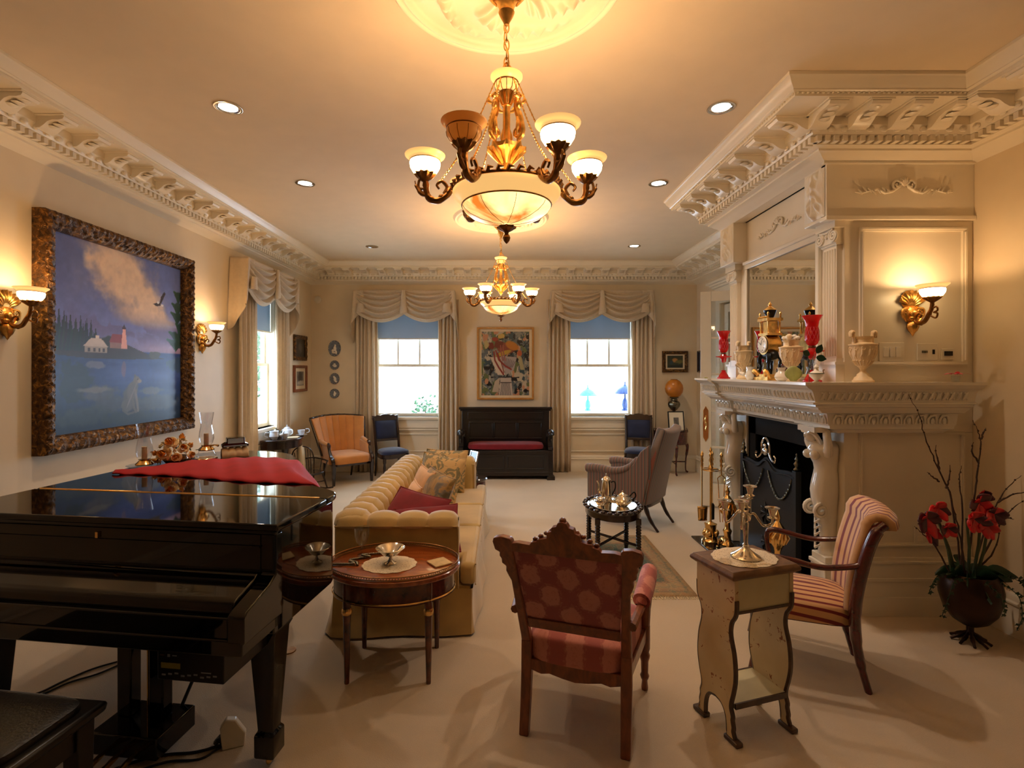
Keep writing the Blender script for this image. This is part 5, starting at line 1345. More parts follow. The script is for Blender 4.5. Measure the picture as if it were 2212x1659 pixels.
for sg in (-1, 1):
    AR = [(1.150, 0.665), (1.168, 0.70), (1.150, 0.745), (1.11, 0.765), (1.06, 0.765), (1.01, 0.745), (0.985, 0.69), (0.978, 0.60), (0.975, 0.42)]
    ARN = [(1, 0), (0.95, 0.3), (0.7, 0.7), (0.3, 0.95), (-0.3, 0.95), (-0.7, 0.7), (-1, 0.3), (-1, 0), (-1, 0)]
    def arm(u, v):
        x = -0.46 + 0.78 * u
        y, z = interp(AR, v); ny, nz = interp(ARN, v)
        d = bump_ch(u, 4, 0.030) * min(1, v * 8) - 0.018
        e = 1 - sstep(0.96, 1.0, u) * 0.25
        return (x, sg * (1.06 + (y - 1.06 + ny * d) * e), z + nz * d - (1 - e) * 0.05)
    a = MB(); a.grid(arm, 49, 26); ao = a.build('arm', 'sofa_velvet', sf)
    p = MB(); p.prism([(-0.47, 0.27), (0.325, 0.27), (0.325, 0.60), (0.318, 0.70), (-0.46, 0.70)], sg * 1.125, sg * 1.155, 'y'); p.box(0.285, min(sg * 0.985, sg * 1.15), 0.27, 0.322, max(sg * 0.985, sg * 1.15), 0.70)
    p.tube([(-0.47, sg * 1.158, 0.695), (0.325, sg * 1.158, 0.695)], 0.006, 6); p.tube([(0.325, sg * 1.158, 0.695), (0.325, sg * 1.158, 0.28)], 0.006, 6)
    p.build('arm_panel', 'sofa_skirt', ao, bevel=0.008)
b_ = MB(); b_.box(-0.45, -0.97, 0.20, 0.40, 0.97, 0.305); b_.box(0.30, -1.14, 0.20, 0.40, 1.14, 0.305); b_.build('seat_deck', 'sofa_skirt', sf)
for k in range(3):
    y0 = -0.965 + k * 0.645; y1 = y0 + 0.64
    q = MB()
    pts = [(-0.23, y0), (-0.23, y1), (0.44, y1), (0.44, y0)]
    if k == 0: pts = [(-0.23, y0), (-0.23, y1), (0.44, y1), (0.44, -1.15), (0.335, -1.15), (0.335, y0)]
    if k == 2: pts = [(-0.23, y0), (-0.23, y1), (0.335, y1), (0.335, 1.15), (0.44, 1.15), (0.44, y0)]
    q.prism(pts, 0.31, 0.455, 'z')
    o = q.build('seat_cushion', 'sofa_seat', sf, bevel=0.035, seg=4)
    w_ = MB()
    for z in (0.447, 0.318):
        w_.tube([(0.436, (-1.14 if k == 0 else y0 + 0.012), z), (0.436, (1.14 if k == 2 else y1 - 0.012), z)], 0.005, 6)
    w_.build('piping', 'sofa_skirt', o)
# gathered skirt with kick pleats, near end and front and back
def skirt_path(t):
    P = [(-0.475, -LY), (0.42, -LY), (0.42, LY), (-0.475, LY), (-0.475, -LY)]
    L = [0.895, 2 * LY, 0.895, 2 * LY]; s = t * sum(L)
    for i in range(4):
        if s <= L[i] or i == 3:
            f_ = min(1, s / L[i]); n = [(0, -1), (1, 0), (0, 1), (-1, 0)][i]
            return (P[i][0] + (P[i + 1][0] - P[i][0]) * f_, P[i][1] + (P[i + 1][1] - P[i][1]) * f_, n, t * sum(L))
        s -= L[i]
def skirt(u, v):
    x, y, n, s = skirt_path(u)
    d = (0.006 + 0.012 * math.sin(s * 11) + 0.018 * math.sin(s * 4.1 + 1)) * v + 0.05 * v * v * 0.6
    return (x + n[0] * d, y + n[1] * d, 0.30 - 0.285 * v)
q = MB(); q.grid(skirt, 320, 8, True); q.build('skirt', 'sofa_skirt', sf)

# ---- pillows on the sofa
def pillow(name, label, mats, w, h, t, loc, rot, group=None, pinch=0.06):
    mb = MB(); n = 22
    def side(s):
        def fn(u, v):
            a, b = 2 * u - 1, 2 * v - 1
            e = (1 - abs(a) ** 2.6) * (1 - abs(b) ** 2.6)
            k = 1 - pinch * (1 - abs(b) ** 2) * abs(a) ** 2; k2 = 1 - pinch * (1 - abs(a) ** 2) * abs(b) ** 2
            return (a * w / 2 * k, s * (t / 2) * max(0, e) ** 0.5 * (1 + 0.06 * math.sin(5 * a + 3 * b)), b * h / 2 * k2)
        return fn
    mb.m = 0; mb.grid(side(-1), n, n)
    mb.m = 1 if isinstance(mats, tuple) else 0; mb.grid(side(1), n, n)
    o = mb.build(name, list(mats) if isinstance(mats, tuple) else mats)
    o.location = loc; o.rotation_euler = rot
    tag(o, label, 'pillow', group or 'pillows on the sofa')
    p = MB(); pts = []
    for q in range(4 * n):
        s_, f_ = divmod(q, n); f_ = f_ / n * 2 - 1
        a, b = [(f_, -1), (1, f_), (-f_, 1), (-1, -f_)][s_]
        k = 1 - pinch * (1 - abs(b) ** 2) * abs(a) ** 2; k2 = 1 - pinch * (1 - abs(a) ** 2) * abs(b) ** 2
        pts.append((a * w / 2 * k, 0, b * h / 2 * k2))
    pts.append(pts[0]); p.tube(pts, 0.006, 6, cap=False); p.build('piping', mats[0] if isinstance(mats, tuple) else mats, o)
    return o
pillow('throw_pillow', 'pale damask pillow at the far end of the sofa against the arm', 'pillow_damask', 0.46, 0.44, 0.15, (-0.58, 5.29, 0.655), (-0.28, 0, -0.28))
pillow('throw_pillow', 'pale damask pillow leaning in front of another damask pillow', 'pillow_damask', 0.46, 0.46, 0.15, (-0.60, 4.93, 0.655), (-0.42, 0.10, -0.35))
pillow('throw_pillow', 'olive and grey pillow standing edge on along the sofa', 'pillow_olive', 0.44, 0.44, 0.15, (-0.56, 4.22, 0.645), (-0.35, 0.10, -0.95))
pillow('throw_pillow', 'plain peach pillow tucked against the sofa back', 'peach', 0.44, 0.42, 0.14, (-0.69, 4.42, 0.645), (-0.30, 0, -1.15))
pillow('throw_pillow', 'smaller peach pillow pressed into the channelled sofa back', 'peach', 0.36, 0.36, 0.13, (-0.71, 4.05, 0.625), (-0.30, 0, -1.25))
pillow('throw_pillow', 'wine red pillow with flowered reverse leaning on the sofa back', ('red_velvet', 'pillow_floral'), 0.46, 0.44, 0.12, (-0.66, 3.72, 0.625), (-0.85, 0.12, -0.45))
pillow('throw_pillow', 'wine red pillow with flowered reverse lying behind the near sofa arm', ('red_velvet', 'pillow_floral'), 0.46, 0.40, 0.12, (-0.52, 3.52, 0.60), (-0.95, -0.05, 0.12))
# ================================================================ tables and what stands on them
# ---- small painted occasional table
pt = thing('occasional_table', 'small cream painted table with flower sprays and wavy sides holding the candelabrum', 'table', (1.180, 2.475, 0), 0.30)
# local x: wide way (0.32), y: depth
half = [(0.150, 0.745), (0.150, 0.62), (0.140, 0.58), (0.118, 0.55), (0.108, 0.51), (0.112, 0.47), (0.132, 0.41), (0.142, 0.34), (0.140, 0.28), (0.125, 0.22), (0.112, 0.18), (0.110, 0.15), (0.122, 0.12), (0.120, 0.10), (0.128, 0.07), (0.126, 0.05), (0.142, 0.02), (0.090, 0.02), (0.088, 0.07), (0.075, 0.115), (0.045, 0.145), (0.0, 0.155)]
def sm(P, n=4):
    return [(p[0], p[2]) for p in spl([(x, 0, z) for x, z in P], n)]
hs_ = sm(half[:17], 3) + sm(half[17:], 3)
poly = hs_ + [(-x, z) for x, z in hs_[::-1][1:]]
for sx in (-1, 1):
    s = MB(); s.prism([(y * 0.86, z) for y, z in poly], sx * 0.158 - 0.010, sx * 0.158 + 0.010, 'x')
    so = s.build('side_panel', 'painted_cream', pt)
    e = MB(); pts = [(sx * 0.158, y * 0.86, z) for y, z in hs_[2:]]
    for q in (1, -1): e.tube([(p[0], q * p[1], p[2]) for p in pts], 0.0115, 6)
    e.build('edge_band', 'brown_wood', so)
    for q in (-1, 1):
        f_ = MB(); f_.box(sx * 0.158 - 0.020, q * 0.108 - 0.042, 0.0, sx * 0.158 + 0.020, q * 0.108 + 0.042, 0.022); f_.build('foot', 'brown_wood', so, bevel=0.006)
s = MB(); s.box(-0.148, -0.126, 0.60, 0.148, 0.126, 0.745); s.build('apron', 'painted_inner', pt)
s = MB()
for q in (-1, 1): s.box(-0.148, q * 0.127 - 0.004, 0.592, 0.148, q * 0.127 + 0.004, 0.604)
s.build('apron_edge', 'brown_wood', pt)
s = MB(); s.box(-0.148, -0.105, 0.150, 0.148, 0.105, 0.172); so = s.build('shelf', 'painted_inner', pt); s = MB(); s.box(-0.147, -0.112, 0.148, 0.147, -0.104, 0.174); s.box(-0.147, 0.104, 0.148, 0.147, 0.112, 0.174); s.build('shelf_edge', 'brown_wood', so)
s = MB()
rings = [[(a * (0.195 + d), b * (0.148 + d), z) for a, b in ((-1, -1), (1, -1), (1, 1), (-1, 1))] for z, d in ((0.745, -0.02), (0.752, -0.012), (0.760, 0.0), (0.768, 0.002), (0.776, 0.0), (0.784, -0.008), (0.790, -0.012))]
s.loft(rings, smooth=False); s.build('table_top', 'table_brown', pt, bevel=0.003)
def doily(name, label, loc, r, rx=1.0, ry=1.0, rz=0.0, n=96, scal=14, drop=None):
    mb = MB()
    def fn(u, v):
        a = 2 * PI * u; k = 1 + 0.045 * abs(math.sin(scal * a / 2))
        q = r * (0.02 + 0.98 * v) * (k if v > 0.85 else 1)
        return (q * math.cos(a) * rx, q * math.sin(a) * ry, 0.0016 + 0.0006 * math.sin(v * 60) + 0.0005 * math.sin(a * scal))
    mb.grid(fn, n, 26, True)
    o = mb.build(name, 'lace', solid=0.0012); o.location = loc; o.rotation_euler = (0, 0, rz)
    return tag(o, label, 'doily')
doily('doily', 'cream crocheted doily under the silver candelabrum', (1.184, 2.478, 0.7905), 0.165, 0.95, 0.78, 0.35)
# candelabrum
cd = thing('candelabrum', 'silver five light candelabrum without candles on the cream painted table', 'candelabrum', (1.189, 2.473, 0.793), 0.2)
c = MB(); c.lathe([(0.0, 0), (0.068, 0), (0.070, 0.004), (0.066, 0.010), (0.050, 0.018), (0.032, 0.032), (0.018, 0.044), (0.012, 0.055), (0.015, 0.062), (0.010, 0.070), (0.012, 0.12), (0.015, 0.165), (0.011, 0.172), (0.016, 0.180), (0.012, 0.19), (0.014, 0.20), (0.010, 0.215), (0.013, 0.225), (0.016, 0.232), (0.0, 0.236)], n=28); c.build('stem', 'silver', cd)
def ccup(mb, x, y, z, s=1.0):
    mb.lathe([(0.006 * s, -0.022), (0.018 * s, -0.018), (0.023 * s, -0.014), (0.012 * s, -0.008), (0.012 * s, 0.0), (0.016 * s, 0.012), (0.018 * s, 0.024), (0.032 * s, 0.030), (0.033 * s, 0.033), (0.017 * s, 0.031), (0.013 * s, 0.022), (0.0, 0.020)], (x, y, z), 22)
q = MB(); ccup(q, 0, 0, 0.258); q.build('candle_cup', 'silver', cd)
for k, (a, rr, zz) in enumerate(((-2.4, 0.10, 0.262), (-0.55, 0.115, 0.218), (0.75, 0.115, 0.292), (2.5, 0.095, 0.235))):
    T_ = Matrix.Rotation(a, 4, 'Z'); q = MB(); q.T = T_
    q.tube(spl([(0.010, 0, 0.205), (0.035, 0, 0.215), (0.058, 0, 0.185), (0.080, 0, 0.160), (rr - 0.004, 0, 0.172), (rr, 0, zz - 0.03), (rr, 0, zz - 0.018)], 6), [0.0055, 0.0055, 0.005, 0.006, 0.006, 0.005, 0.005], 8)
    ao = q.build('arm', 'silver', cd); q = MB(); q.T = T_; ccup(q, rr, 0, zz); q.build('candle_cup', 'silver', ao)

# ---- oval side table by the sofa
ot = thing('side_table', 'oval mahogany side table with pierced brass gallery between piano and pink armchair', 'table', (-0.615, 2.945, 0))
def ell_ring(a, b, z, n=64): return [(a * math.cos(2 * PI * i / n), b * math.sin(2 * PI * i / n), z) for i in range(n)]
s = MB(); s.loft([ell_ring(0.365 + d, 0.275 + d, z) for z, d in ((0.555, -0.005), (0.56, 0.008), (0.57, 0.014), (0.585, 0.012), (0.590, 0.004), (0.592, 0.0))]); to = s.build('table_top', 'mahogany_top', ot)
s = MB()
for z, r_ in ((0.596, 0.0035), (0.612, 0.003)): s.tube([(*p[:2], z) for p in ell_ring(0.368, 0.278, 0, 72)] + [(0.368, 0, z)], r_, 6, cap=False)
for i in range(150):
    a = 2 * PI * i / 150; b = a + 2 * PI / 150
    for (q, w_) in ((a, b), (b, a)): s.tube([(0.368 * math.cos(q), 0.278 * math.sin(q), 0.597), (0.368 * math.cos(w_), 0.278 * math.sin(w_), 0.611)], 0.0012, 4)
s.build('gallery', 'bronze', to)
s = MB(); s.loft([ell_ring(0.345 + d, 0.255 + d, z) for z, d in ((0.44, -0.004), (0.445, 0.004), (0.455, 0.0), (0.557, 0.0))]); s.build('apron', 'mahogany', ot)
s = MB(); s.loft([ell_ring(0.350, 0.260, 0.452), ell_ring(0.354, 0.264, 0.457), ell_ring(0.350, 0.260, 0.462)], cap=False); s.build('apron_beading', 'brass', ot)
for sx in (-1, 1):
    for sy in (-1, 1):
        l = MB(); l.lathe([(0.013, 0), (0.014, 0.012), (0.0135, 0.016), (0.021, 0.36), (0.026, 0.395), (0.022, 0.40), (0.022, 0.45), (0.022, 0.56)], (sx * 0.222, sy * 0.178, 0), 14, flute=0.05, fn=8, fr=(0.02, 0.37)); lo = l.build('leg', 'mahogany', ot)
        l = MB(); l.lathe([(0.0235, 0.375), (0.028, 0.385), (0.028, 0.400), (0.0235, 0.41)], (sx * 0.222, sy * 0.178, 0), 14); l.build('leg_collar', 'brass', lo)
doily('doily', 'round cream lace doily under the silver compote', (-0.635, 2.905, 0.593), 0.150, 1.0, 0.86)
cp = thing('compote', 'silver footed compote on the round lace doily', 'dish', (-0.632, 2.915, 0.596))
q = MB(); q.lathe([(0.0, 0.0), (0.033, 0.0), (0.034, 0.003), (0.020, 0.010), (0.010, 0.024), (0.008, 0.036), (0.012, 0.042)], n=24, flute=0.06, fn=8, fr=(0, 0.02)); q.build('foot', 'silver', cp)
q = MB(); q.lathe([(0.0, 0.040), (0.020, 0.042), (0.045, 0.054), (0.066, 0.076), (0.080, 0.086), (0.084, 0.090), (0.080, 0.091), (0.062, 0.079), (0.042, 0.059), (0.02, 0.048), (0.0, 0.046)], n=40); q.build('bowl', 'silver', cp)
q = MB(); q.box(-0.055, -0.055, 0, 0.055, 0.055, 0.009); o = q.build('coaster', 'cork', bevel=0.002); o.location = (-0.352, 2.925, 0.593); o.rotation_euler = (0, 0, 0.62); tag(o, 'square pale cork coaster on the oval side table', 'coaster')
def bracelet(label, loc, rz, pts):
    mb = MB(); P = spl(pts, 8)
    for i, p in enumerate(P): mb.ell(tuple(p), (0.008, 0.008, 0.007), 8, 5)
    mb.tube(P, 0.006, 6)
    o = mb.build('beaded_ornament', 'pewter'); o.location = loc; o.rotation_euler = (0, 0, rz)
    return tag(o, label, 'ornament', 'silver beaded ornaments on the side table')
bracelet('beaded silver serpent ornament nearer the compote on the oval table', (-0.79, 2.99, 0.600), 0.35, [(-0.09, 0.0, 0), (-0.02, 0.012, 0.0), (0.02, 0.0, 0.004), (-0.02, 0.02, 0.010), (0.0, 0.045, 0.004), (0.10, 0.05, 0)])
bracelet('beaded silver serpent ornament beside the goblet on the oval table', (-0.865, 2.90, 0.600), 0.1, [(-0.09, 0.0, 0), (-0.02, -0.006, 0.0), (0.03, -0.014, 0.004), (0.0, 0.012, 0.010), (0.04, 0.005, 0.004), (0.05, -0.02, 0)])
gb = MB(); rings = []
for r_, z in ((0.030, 0.0), (0.030, 0.002), (0.005, 0.006), (0.004, 0.035), (0.012, 0.05), (0.033, 0.075), (0.043, 0.115), (0.045, 0.165), (0.044, 0.165), (0.041, 0.115), (0.031, 0.078), (0.01, 0.055)): rings.append(ell_ring(r_, r_, z, 28))
gb.loft(rings, True); o = gb.build('goblet', 'clear_glass'); o.location = (-0.835, 3.06, 0.592); tag(o, 'clear glass goblet at the left of the oval side table', 'glass')

# ---- low tea table with the silver service
tt = thing('tea_table', 'small dark oval tea table with scalloped edge under a silver tray', 'table', (1.000, 4.56, 0))
s = MB(); s.loft([ell_ring(0.245 + d, 0.315 + d, z) for z, d in ((0.475, -0.006), (0.48, 0.004), (0.49, 0.006), (0.497, 0.0))])
for i in range(26):
    a = 2 * PI * i / 26; s.ell((0.243 * math.cos(a), 0.313 * math.sin(a), 0.500), (0.022, 0.022, 0.016), 8, 6)
s.build('table_top', 'dark_wood', tt)
s = MB(); s.loft([ell_ring(0.235, 0.305, 0.425), ell_ring(0.240, 0.310, 0.43), ell_ring(0.240, 0.310, 0.476)]); s.build('apron', 'dark_wood', tt)
for sx in (-1, 1):
    for sy in (-1, 1):
        l = MB(); prof = [(0.010, 0.0), (0.014, 0.015), (0.018, 0.05)]
        for k in range(14): prof += [(0.019, 0.06 + 0.024 * k), (0.025, 0.072 + 0.024 * k)]
        prof += [(0.024, 0.40), (0.024, 0.43)]
        l.lathe(prof, (sx * 0.175, sy * 0.215, 0), 12); l.build('leg', 'dark_wood', tt)
for (a, b_) in (((-0.175, -0.215), (0.175, 0.215)), ((-0.175, 0.215), (0.175, -0.215))):
    l = MB(); l.tube([(*a, 0.20), (*b_, 0.20)], 0.012, 8); l.build('stretcher', 'dark_wood', tt)
tr = MB(); tr.loft([ell_ring(0.19 + d, 0.245 + d, z) for z, d in ((0.0, 0.0), (0.004, 0.012), (0.010, 0.016), (0.012, 0.014), (0.006, 0.0), (0.004, -0.02))]); o = tr.build('tray', 'silver'); o.location = (1.0, 4.56, 0.499); tag(o, 'oval silver tray on the small dark tea table', 'tray')
cpz = thing('coffee_pot', 'tall tapered silver coffee pot on the silver tray', 'coffee pot', (0.965, 4.66, 0.505))
q = MB(); q.lathe([(0.0, 0), (0.052, 0), (0.054, 0.006), (0.050, 0.02), (0.044, 0.10), (0.038, 0.185), (0.040, 0.19)], n=28); q.build('body', 'silver', cpz)
q = MB(); q.lathe([(0.041, 0.19), (0.043, 0.196), (0.036, 0.212), (0.018, 0.224), (0.005, 0.23), (0.008, 0.238), (0.004, 0.25), (0.0, 0.256)], n=24); q.build('lid', 'silver', cpz)
q = MB(); q.tube(spl([(-0.046, 0, 0.07), (-0.07, 0, 0.10), (-0.068, 0, 0.15), (-0.085, 0, 0.185)], 5), [0.012, 0.010, 0.008, 0.006], 8); q.build('spout', 'silver', cpz)
q = MB(); q.tube(spl([(0.040, 0, 0.17), (0.075, 0, 0.175), (0.082, 0, 0.12), (0.048, 0, 0.05)], 6), 0.006, 8); q.build('handle', 'black_satin', cpz)
tp = thing('teapot', 'squat silver teapot with dark handle on the silver tray', 'teapot', (1.075, 4.50, 0.505))
q = MB(); q.lathe([(0.0, 0), (0.045, 0), (0.048, 0.006), (0.072, 0.03), (0.080, 0.05), (0.070, 0.07), (0.048, 0.085), (0.046, 0.09)], n=32); q.build('body', 'silver', tp)
q = MB(); q.lathe([(0.047, 0.09), (0.04, 0.102), (0.015, 0.112), (0.006, 0.12), (0.008, 0.128), (0.0, 0.134)], n=24); q.build('lid', 'silver', tp)
q = MB(); q.tube(spl([(-0.070, -0.02, 0.04), (-0.105, -0.03, 0.05), (-0.12, -0.035, 0.085), (-0.135, -0.04, 0.10)], 5), [0.016, 0.012, 0.009, 0.007], 8); q.build('spout', 'silver', tp)
q = MB(); q.tube(spl([(0.065, 0.02, 0.075), (0.11, 0.035, 0.11), (0.125, 0.04, 0.07), (0.075, 0.025, 0.03)], 6), 0.007, 8); q.build('handle', 'black_satin', tp)
sg_ = thing('sugar_bowl', 'small silver sugar bowl left of the coffee pot', 'sugar bowl', (0.885, 4.52, 0.505))
q = MB(); q.lathe([(0.0, 0), (0.03, 0), (0.033, 0.006), (0.048, 0.03), (0.045, 0.05), (0.038, 0.058), (0.042, 0.066), (0.038, 0.066), (0.034, 0.056), (0.0, 0.03)], n=26); q.build('body', 'silver', sg_)
for sx in (-1, 1):
    q = MB(); q.tube(spl([(sx * 0.040, 0, 0.055), (sx * 0.065, 0, 0.05), (sx * 0.048, 0, 0.025)], 5), 0.004, 6); q.build('handle', 'silver', sg_)

# ---- rug
rg = MB(); rg.grid(lambda u, v: ((u - 0.5) * 0.84, (v - 0.5) * 1.40, 0.008 + 0.001 * math.sin(u * 9) * math.sin(v * 7)), 12, 16)
o = rg.build('rug', 'rug_pile', solid=0.010); o.location = (1.055, 4.51, 0); tag(o, 'small oriental rug with teal field and tan border under the tea table', 'rug')
fr_ = MB()
for e in (-1, 1):
    for i in range(70):
        x = -0.415 + 0.83 * i / 69
        fr_.tube([(x, e * 0.699, 0.008), (x + random.Random(i).uniform(-.006, .006), e * 0.735, 0.003)], 0.0032, 4)
fr_.build('fringe', 'cream_cloth', o)

# ---- pedestal table below the side window with a tea set
wt = thing('pedestal_table', 'dark half round pedestal table under the side window', 'table', (-3.16, 7.03, 0))
pl_ = [(0.0, -0.36)] + [(0.02 + 0.39 * max(0, math.cos(a)) ** 0.7, 0.36 * math.sin(a)) for a in [(-PI / 2) + PI * i / 30 for i in range(31)]] + [(0.0, 0.36)]
pl_ = pl_[:1] + pl_[1:-1] + pl_[-1:]
s = MB(); s.prism(pl_, 0.745, 0.775, 'z'); s.build('table_top', 'dark_wood', wt, bevel=0.008)
s = MB(); s.prism([(x * 0.94, y * 0.94) for x, y in pl_], 0.65, 0.746, 'z'); s.build('apron', 'dark_wood', wt)
s = MB(); s.lathe([(0.05, 0.10), (0.06, 0.14), (0.035, 0.20), (0.055, 0.32), (0.05, 0.42), (0.032, 0.48), (0.04, 0.55), (0.05, 0.65)], (0.18, 0, 0), 20); s.build('pedestal', 'dark_wood', wt)
for a in (-1.0, 0.0, 1.0):
    f_ = MB(); f_.tube(spl([(0.18, 0, 0.16), (0.18 + 0.12 * math.cos(a), 0.12 * math.sin(a), 0.11), (0.18 + 0.22 * math.cos(a), 0.22 * math.sin(a), 0.03), (0.18 + 0.27 * math.cos(a), 0.27 * math.sin(a), 0.014)], 5), [0.035, 0.028, 0.02, 0.014], 8); f_.build('foot', 'dark_wood', wt)
ZT = 0.776
def potx(name, label, cat, loc, s, mats='china', spout=True, lid=True, handle=True, rz=0.0, body=None, group=None):
    r = thing(name, label, cat, loc, rz, group)
    q = MB(); q.lathe([(a * s, b * s) for a, b in (body or [(0.0, 0), (0.04, 0), (0.045, 0.006), (0.07, 0.04), (0.072, 0.06), (0.055, 0.09), (0.035, 0.10), (0.037, 0.104)])], n=24); q.build('body', mats, r)
    if lid: q = MB(); q.lathe([(a * s, b * s) for a, b in [(0.037, 0.103), (0.03, 0.112), (0.01, 0.12), (0.005, 0.124), (0.010, 0.134), (0.0, 0.142)]], n=16); q.build('lid', mats, r)
    if spout: q = MB(); q.tube(spl([(0.062 * s, 0, 0.045 * s), (0.095 * s, 0, 0.06 * s), (0.105 * s, 0, 0.09 * s), (0.12 * s, 0, 0.10 * s)], 4), [0.016 * s, 0.012 * s, 0.008 * s, 0.007 * s], 8); q.build('spout', mats, r)
    if handle: q = MB(); q.tube(spl([(-0.058 * s, 0, 0.085 * s), (-0.10 * s, 0, 0.085 * s), (-0.105 * s, 0, 0.045 * s), (-0.066 * s, 0, 0.03 * s)], 4), 0.006 * s, 6); q.build('handle', mats, r)
    return r
potx('teapot', 'blue and white china teapot on the pedestal table under the window', 'teapot', (-2.99, 7.12, ZT), 1.15, rz=2.6)
CUP = [(0.0, 0), (0.025, 0), (0.028, 0.006), (0.045, 0.035), (0.052, 0.075), (0.050, 0.075), (0.042, 0.036), (0.0, 0.012)]
potx('cream_jug', 'patterned china cream jug at the left end of the pedestal table', 'jug', (-3.02, 6.78, ZT), 1.1, spout=True, lid=False, body=[(0.0, 0), (0.03, 0), (0.034, 0.006), (0.056, 0.04), (0.05, 0.075), (0.048, 0.09), (0.054, 0.105), (0.050, 0.105), (0.044, 0.08), (0.0, 0.02)], rz=0.4)
potx('teacup', 'handleless looking china cup in front of the blue and white teapot', 'cup', (-2.92, 6.88, ZT), 1.0, spout=False, lid=False, handle=False, body=CUP)
potx('kettle', 'small pewter kettle behind the cream jug on the pedestal table', 'kettle', (-3.08, 6.98, ZT), 1.0, 'pewter', rz=-0.5)
sc_ = MB(); sc_.lathe([(0.0, 0), (0.04, 0), (0.07, 0.008), (0.078, 0.014), (0.07, 0.012), (0.0, 0.004)], n=28); o = sc_.build('saucer', 'china'); o.location = (-2.83, 7.22, ZT); tag(o, 'china saucer under the cup at the right of the pedestal table', 'saucer')
potx('teacup', 'china cup standing on a saucer at the right of the pedestal table', 'cup', (-2.83, 7.22, ZT + 0.006), 1.0, spout=False, lid=False, body=CUP, rz=3.4)
nk = MB(); nk.box(-0.10, -0.07, 0, 0.10, 0.07, 0.003); nk.rot(0.03, 0.02, 0.004, 0.16, 0.10, 0.003, (0, 0, 0.5)); o = nk.build('napkin', 'cream_cloth'); o.location = (-2.90, 7.02, ZT); o.rotation_euler = (0, 0, 0.3); tag(o, 'white folded napkin lying among the tea things', 'napkin')
cu = MB(); cu.ell((0, 0, 0.31), (0.055, 0.18, 0.31), 24, 14, 0.6); o = cu.build('floor_cushion', 'cream_cloth'); o.location = (-2.86, 7.42, 0.0); o.rotation_euler = (0, -0.10, 0.3); tag(o, 'cream upholstered cushion standing between pedestal table and rocking chair', 'cushion')

# ---- half round lamp table, globe lamp, photograph
ht = thing('lamp_table', 'half round mahogany lamp table on slender cabriole legs at the back wall', 'table', (2.82, 8.50, 0))
def hr(s, n=28): return [(0.27 * s * math.cos(a), -0.34 * s * math.sin(a)) for a in [PI * i / n for i in range(n + 1)]]
s = MB(); s.prism(hr(1.04), 0.685, 0.705, 'z'); s.build('table_top', 'red_wood', ht, bevel=0.004)
s = MB(); s.prism(hr(1.0), 0.50, 0.686, 'z'); s.build('apron', 'red_wood', ht)
s = MB(); s.tube([(*p, 0.735) for p in hr(1.0)], 0.005, 6)
for i in range(0, 29, 2): s.tube([(*hr(1.0)[i], 0.703), (*hr(1.0)[i], 0.735)], 0.004, 6)
s.build('gallery', 'red_wood', ht)
for (x, y, dx, dy) in ((0.25, -0.05, 0.05, 0.0), (-0.25, -0.05, -0.05, 0.0), (0.0, -0.31, 0.0, -0.05)):
    l = MB(); l.tube(spl([(x, y, 0.52), (x + dx * 0.5, y + dy * 0.5, 0.42), (x, y, 0.24), (x - dx * 0.1, y - dy * 0.1, 0.06), (x + dx * 0.6, y + dy * 0.6, 0.012)], 5), [0.026, 0.022, 0.013, 0.011, 0.016], 8); l.build('leg', 'red_wood', ht)
for (x, y) in ((0.25, -0.05), (-0.25, -0.05), (0, -0.30)):
    l = MB(); l.tube([(0, -0.12, 0.20), (x, y, 0.185)], 0.011, 8); l.build('stretcher', 'red_wood', ht)
gl_ = thing('oil_lamp', 'tall parlour lamp with amber globe on the half round table', 'lamp', (2.85, 8.38, 0.706))
q = MB(); q.lathe([(0.0, 0), (0.075, 0), (0.078, 0.01), (0.05, 0.025), (0.03, 0.05), (0.022, 0.10), (0.03, 0.16), (0.045, 0.20), (0.028, 0.24), (0.018, 0.28), (0.02, 0.32)], n=20)
q.ell((0.0, 0, 0.20), (0.05, 0.04, 0.06), 10, 8); q.build('base', 'bronze_dark', gl_)
q = MB(); q.lathe([(0.02, 0.32), (0.05, 0.35), (0.088, 0.40), (0.095, 0.44), (0.085, 0.475), (0.05, 0.50), (0.06, 0.505), (0.045, 0.535), (0.07, 0.54), (0.075, 0.55), (0.05, 0.56)], n=28, flute=0.05, fn=12, fr=(0.34, 0.5)); q.build('font', 'pewter', gl_)
q = MB(); q.lathe([(0.055, 0.55), (0.10, 0.58), (0.135, 0.635), (0.145, 0.695), (0.135, 0.755), (0.10, 0.81), (0.055, 0.838), (0.05, 0.842), (0.06, 0.848), (0.045, 0.846)], n=36, flute=0.012, fn=24, fr=(0.56, 0.83)); q.build('globe', 'amber_globe', gl_)
pf = thing('photo_frame', 'black framed photograph with wide white mat leaning before the parlour lamp', 'photo frame', (2.83, 8.19, 0.706), 0.08)
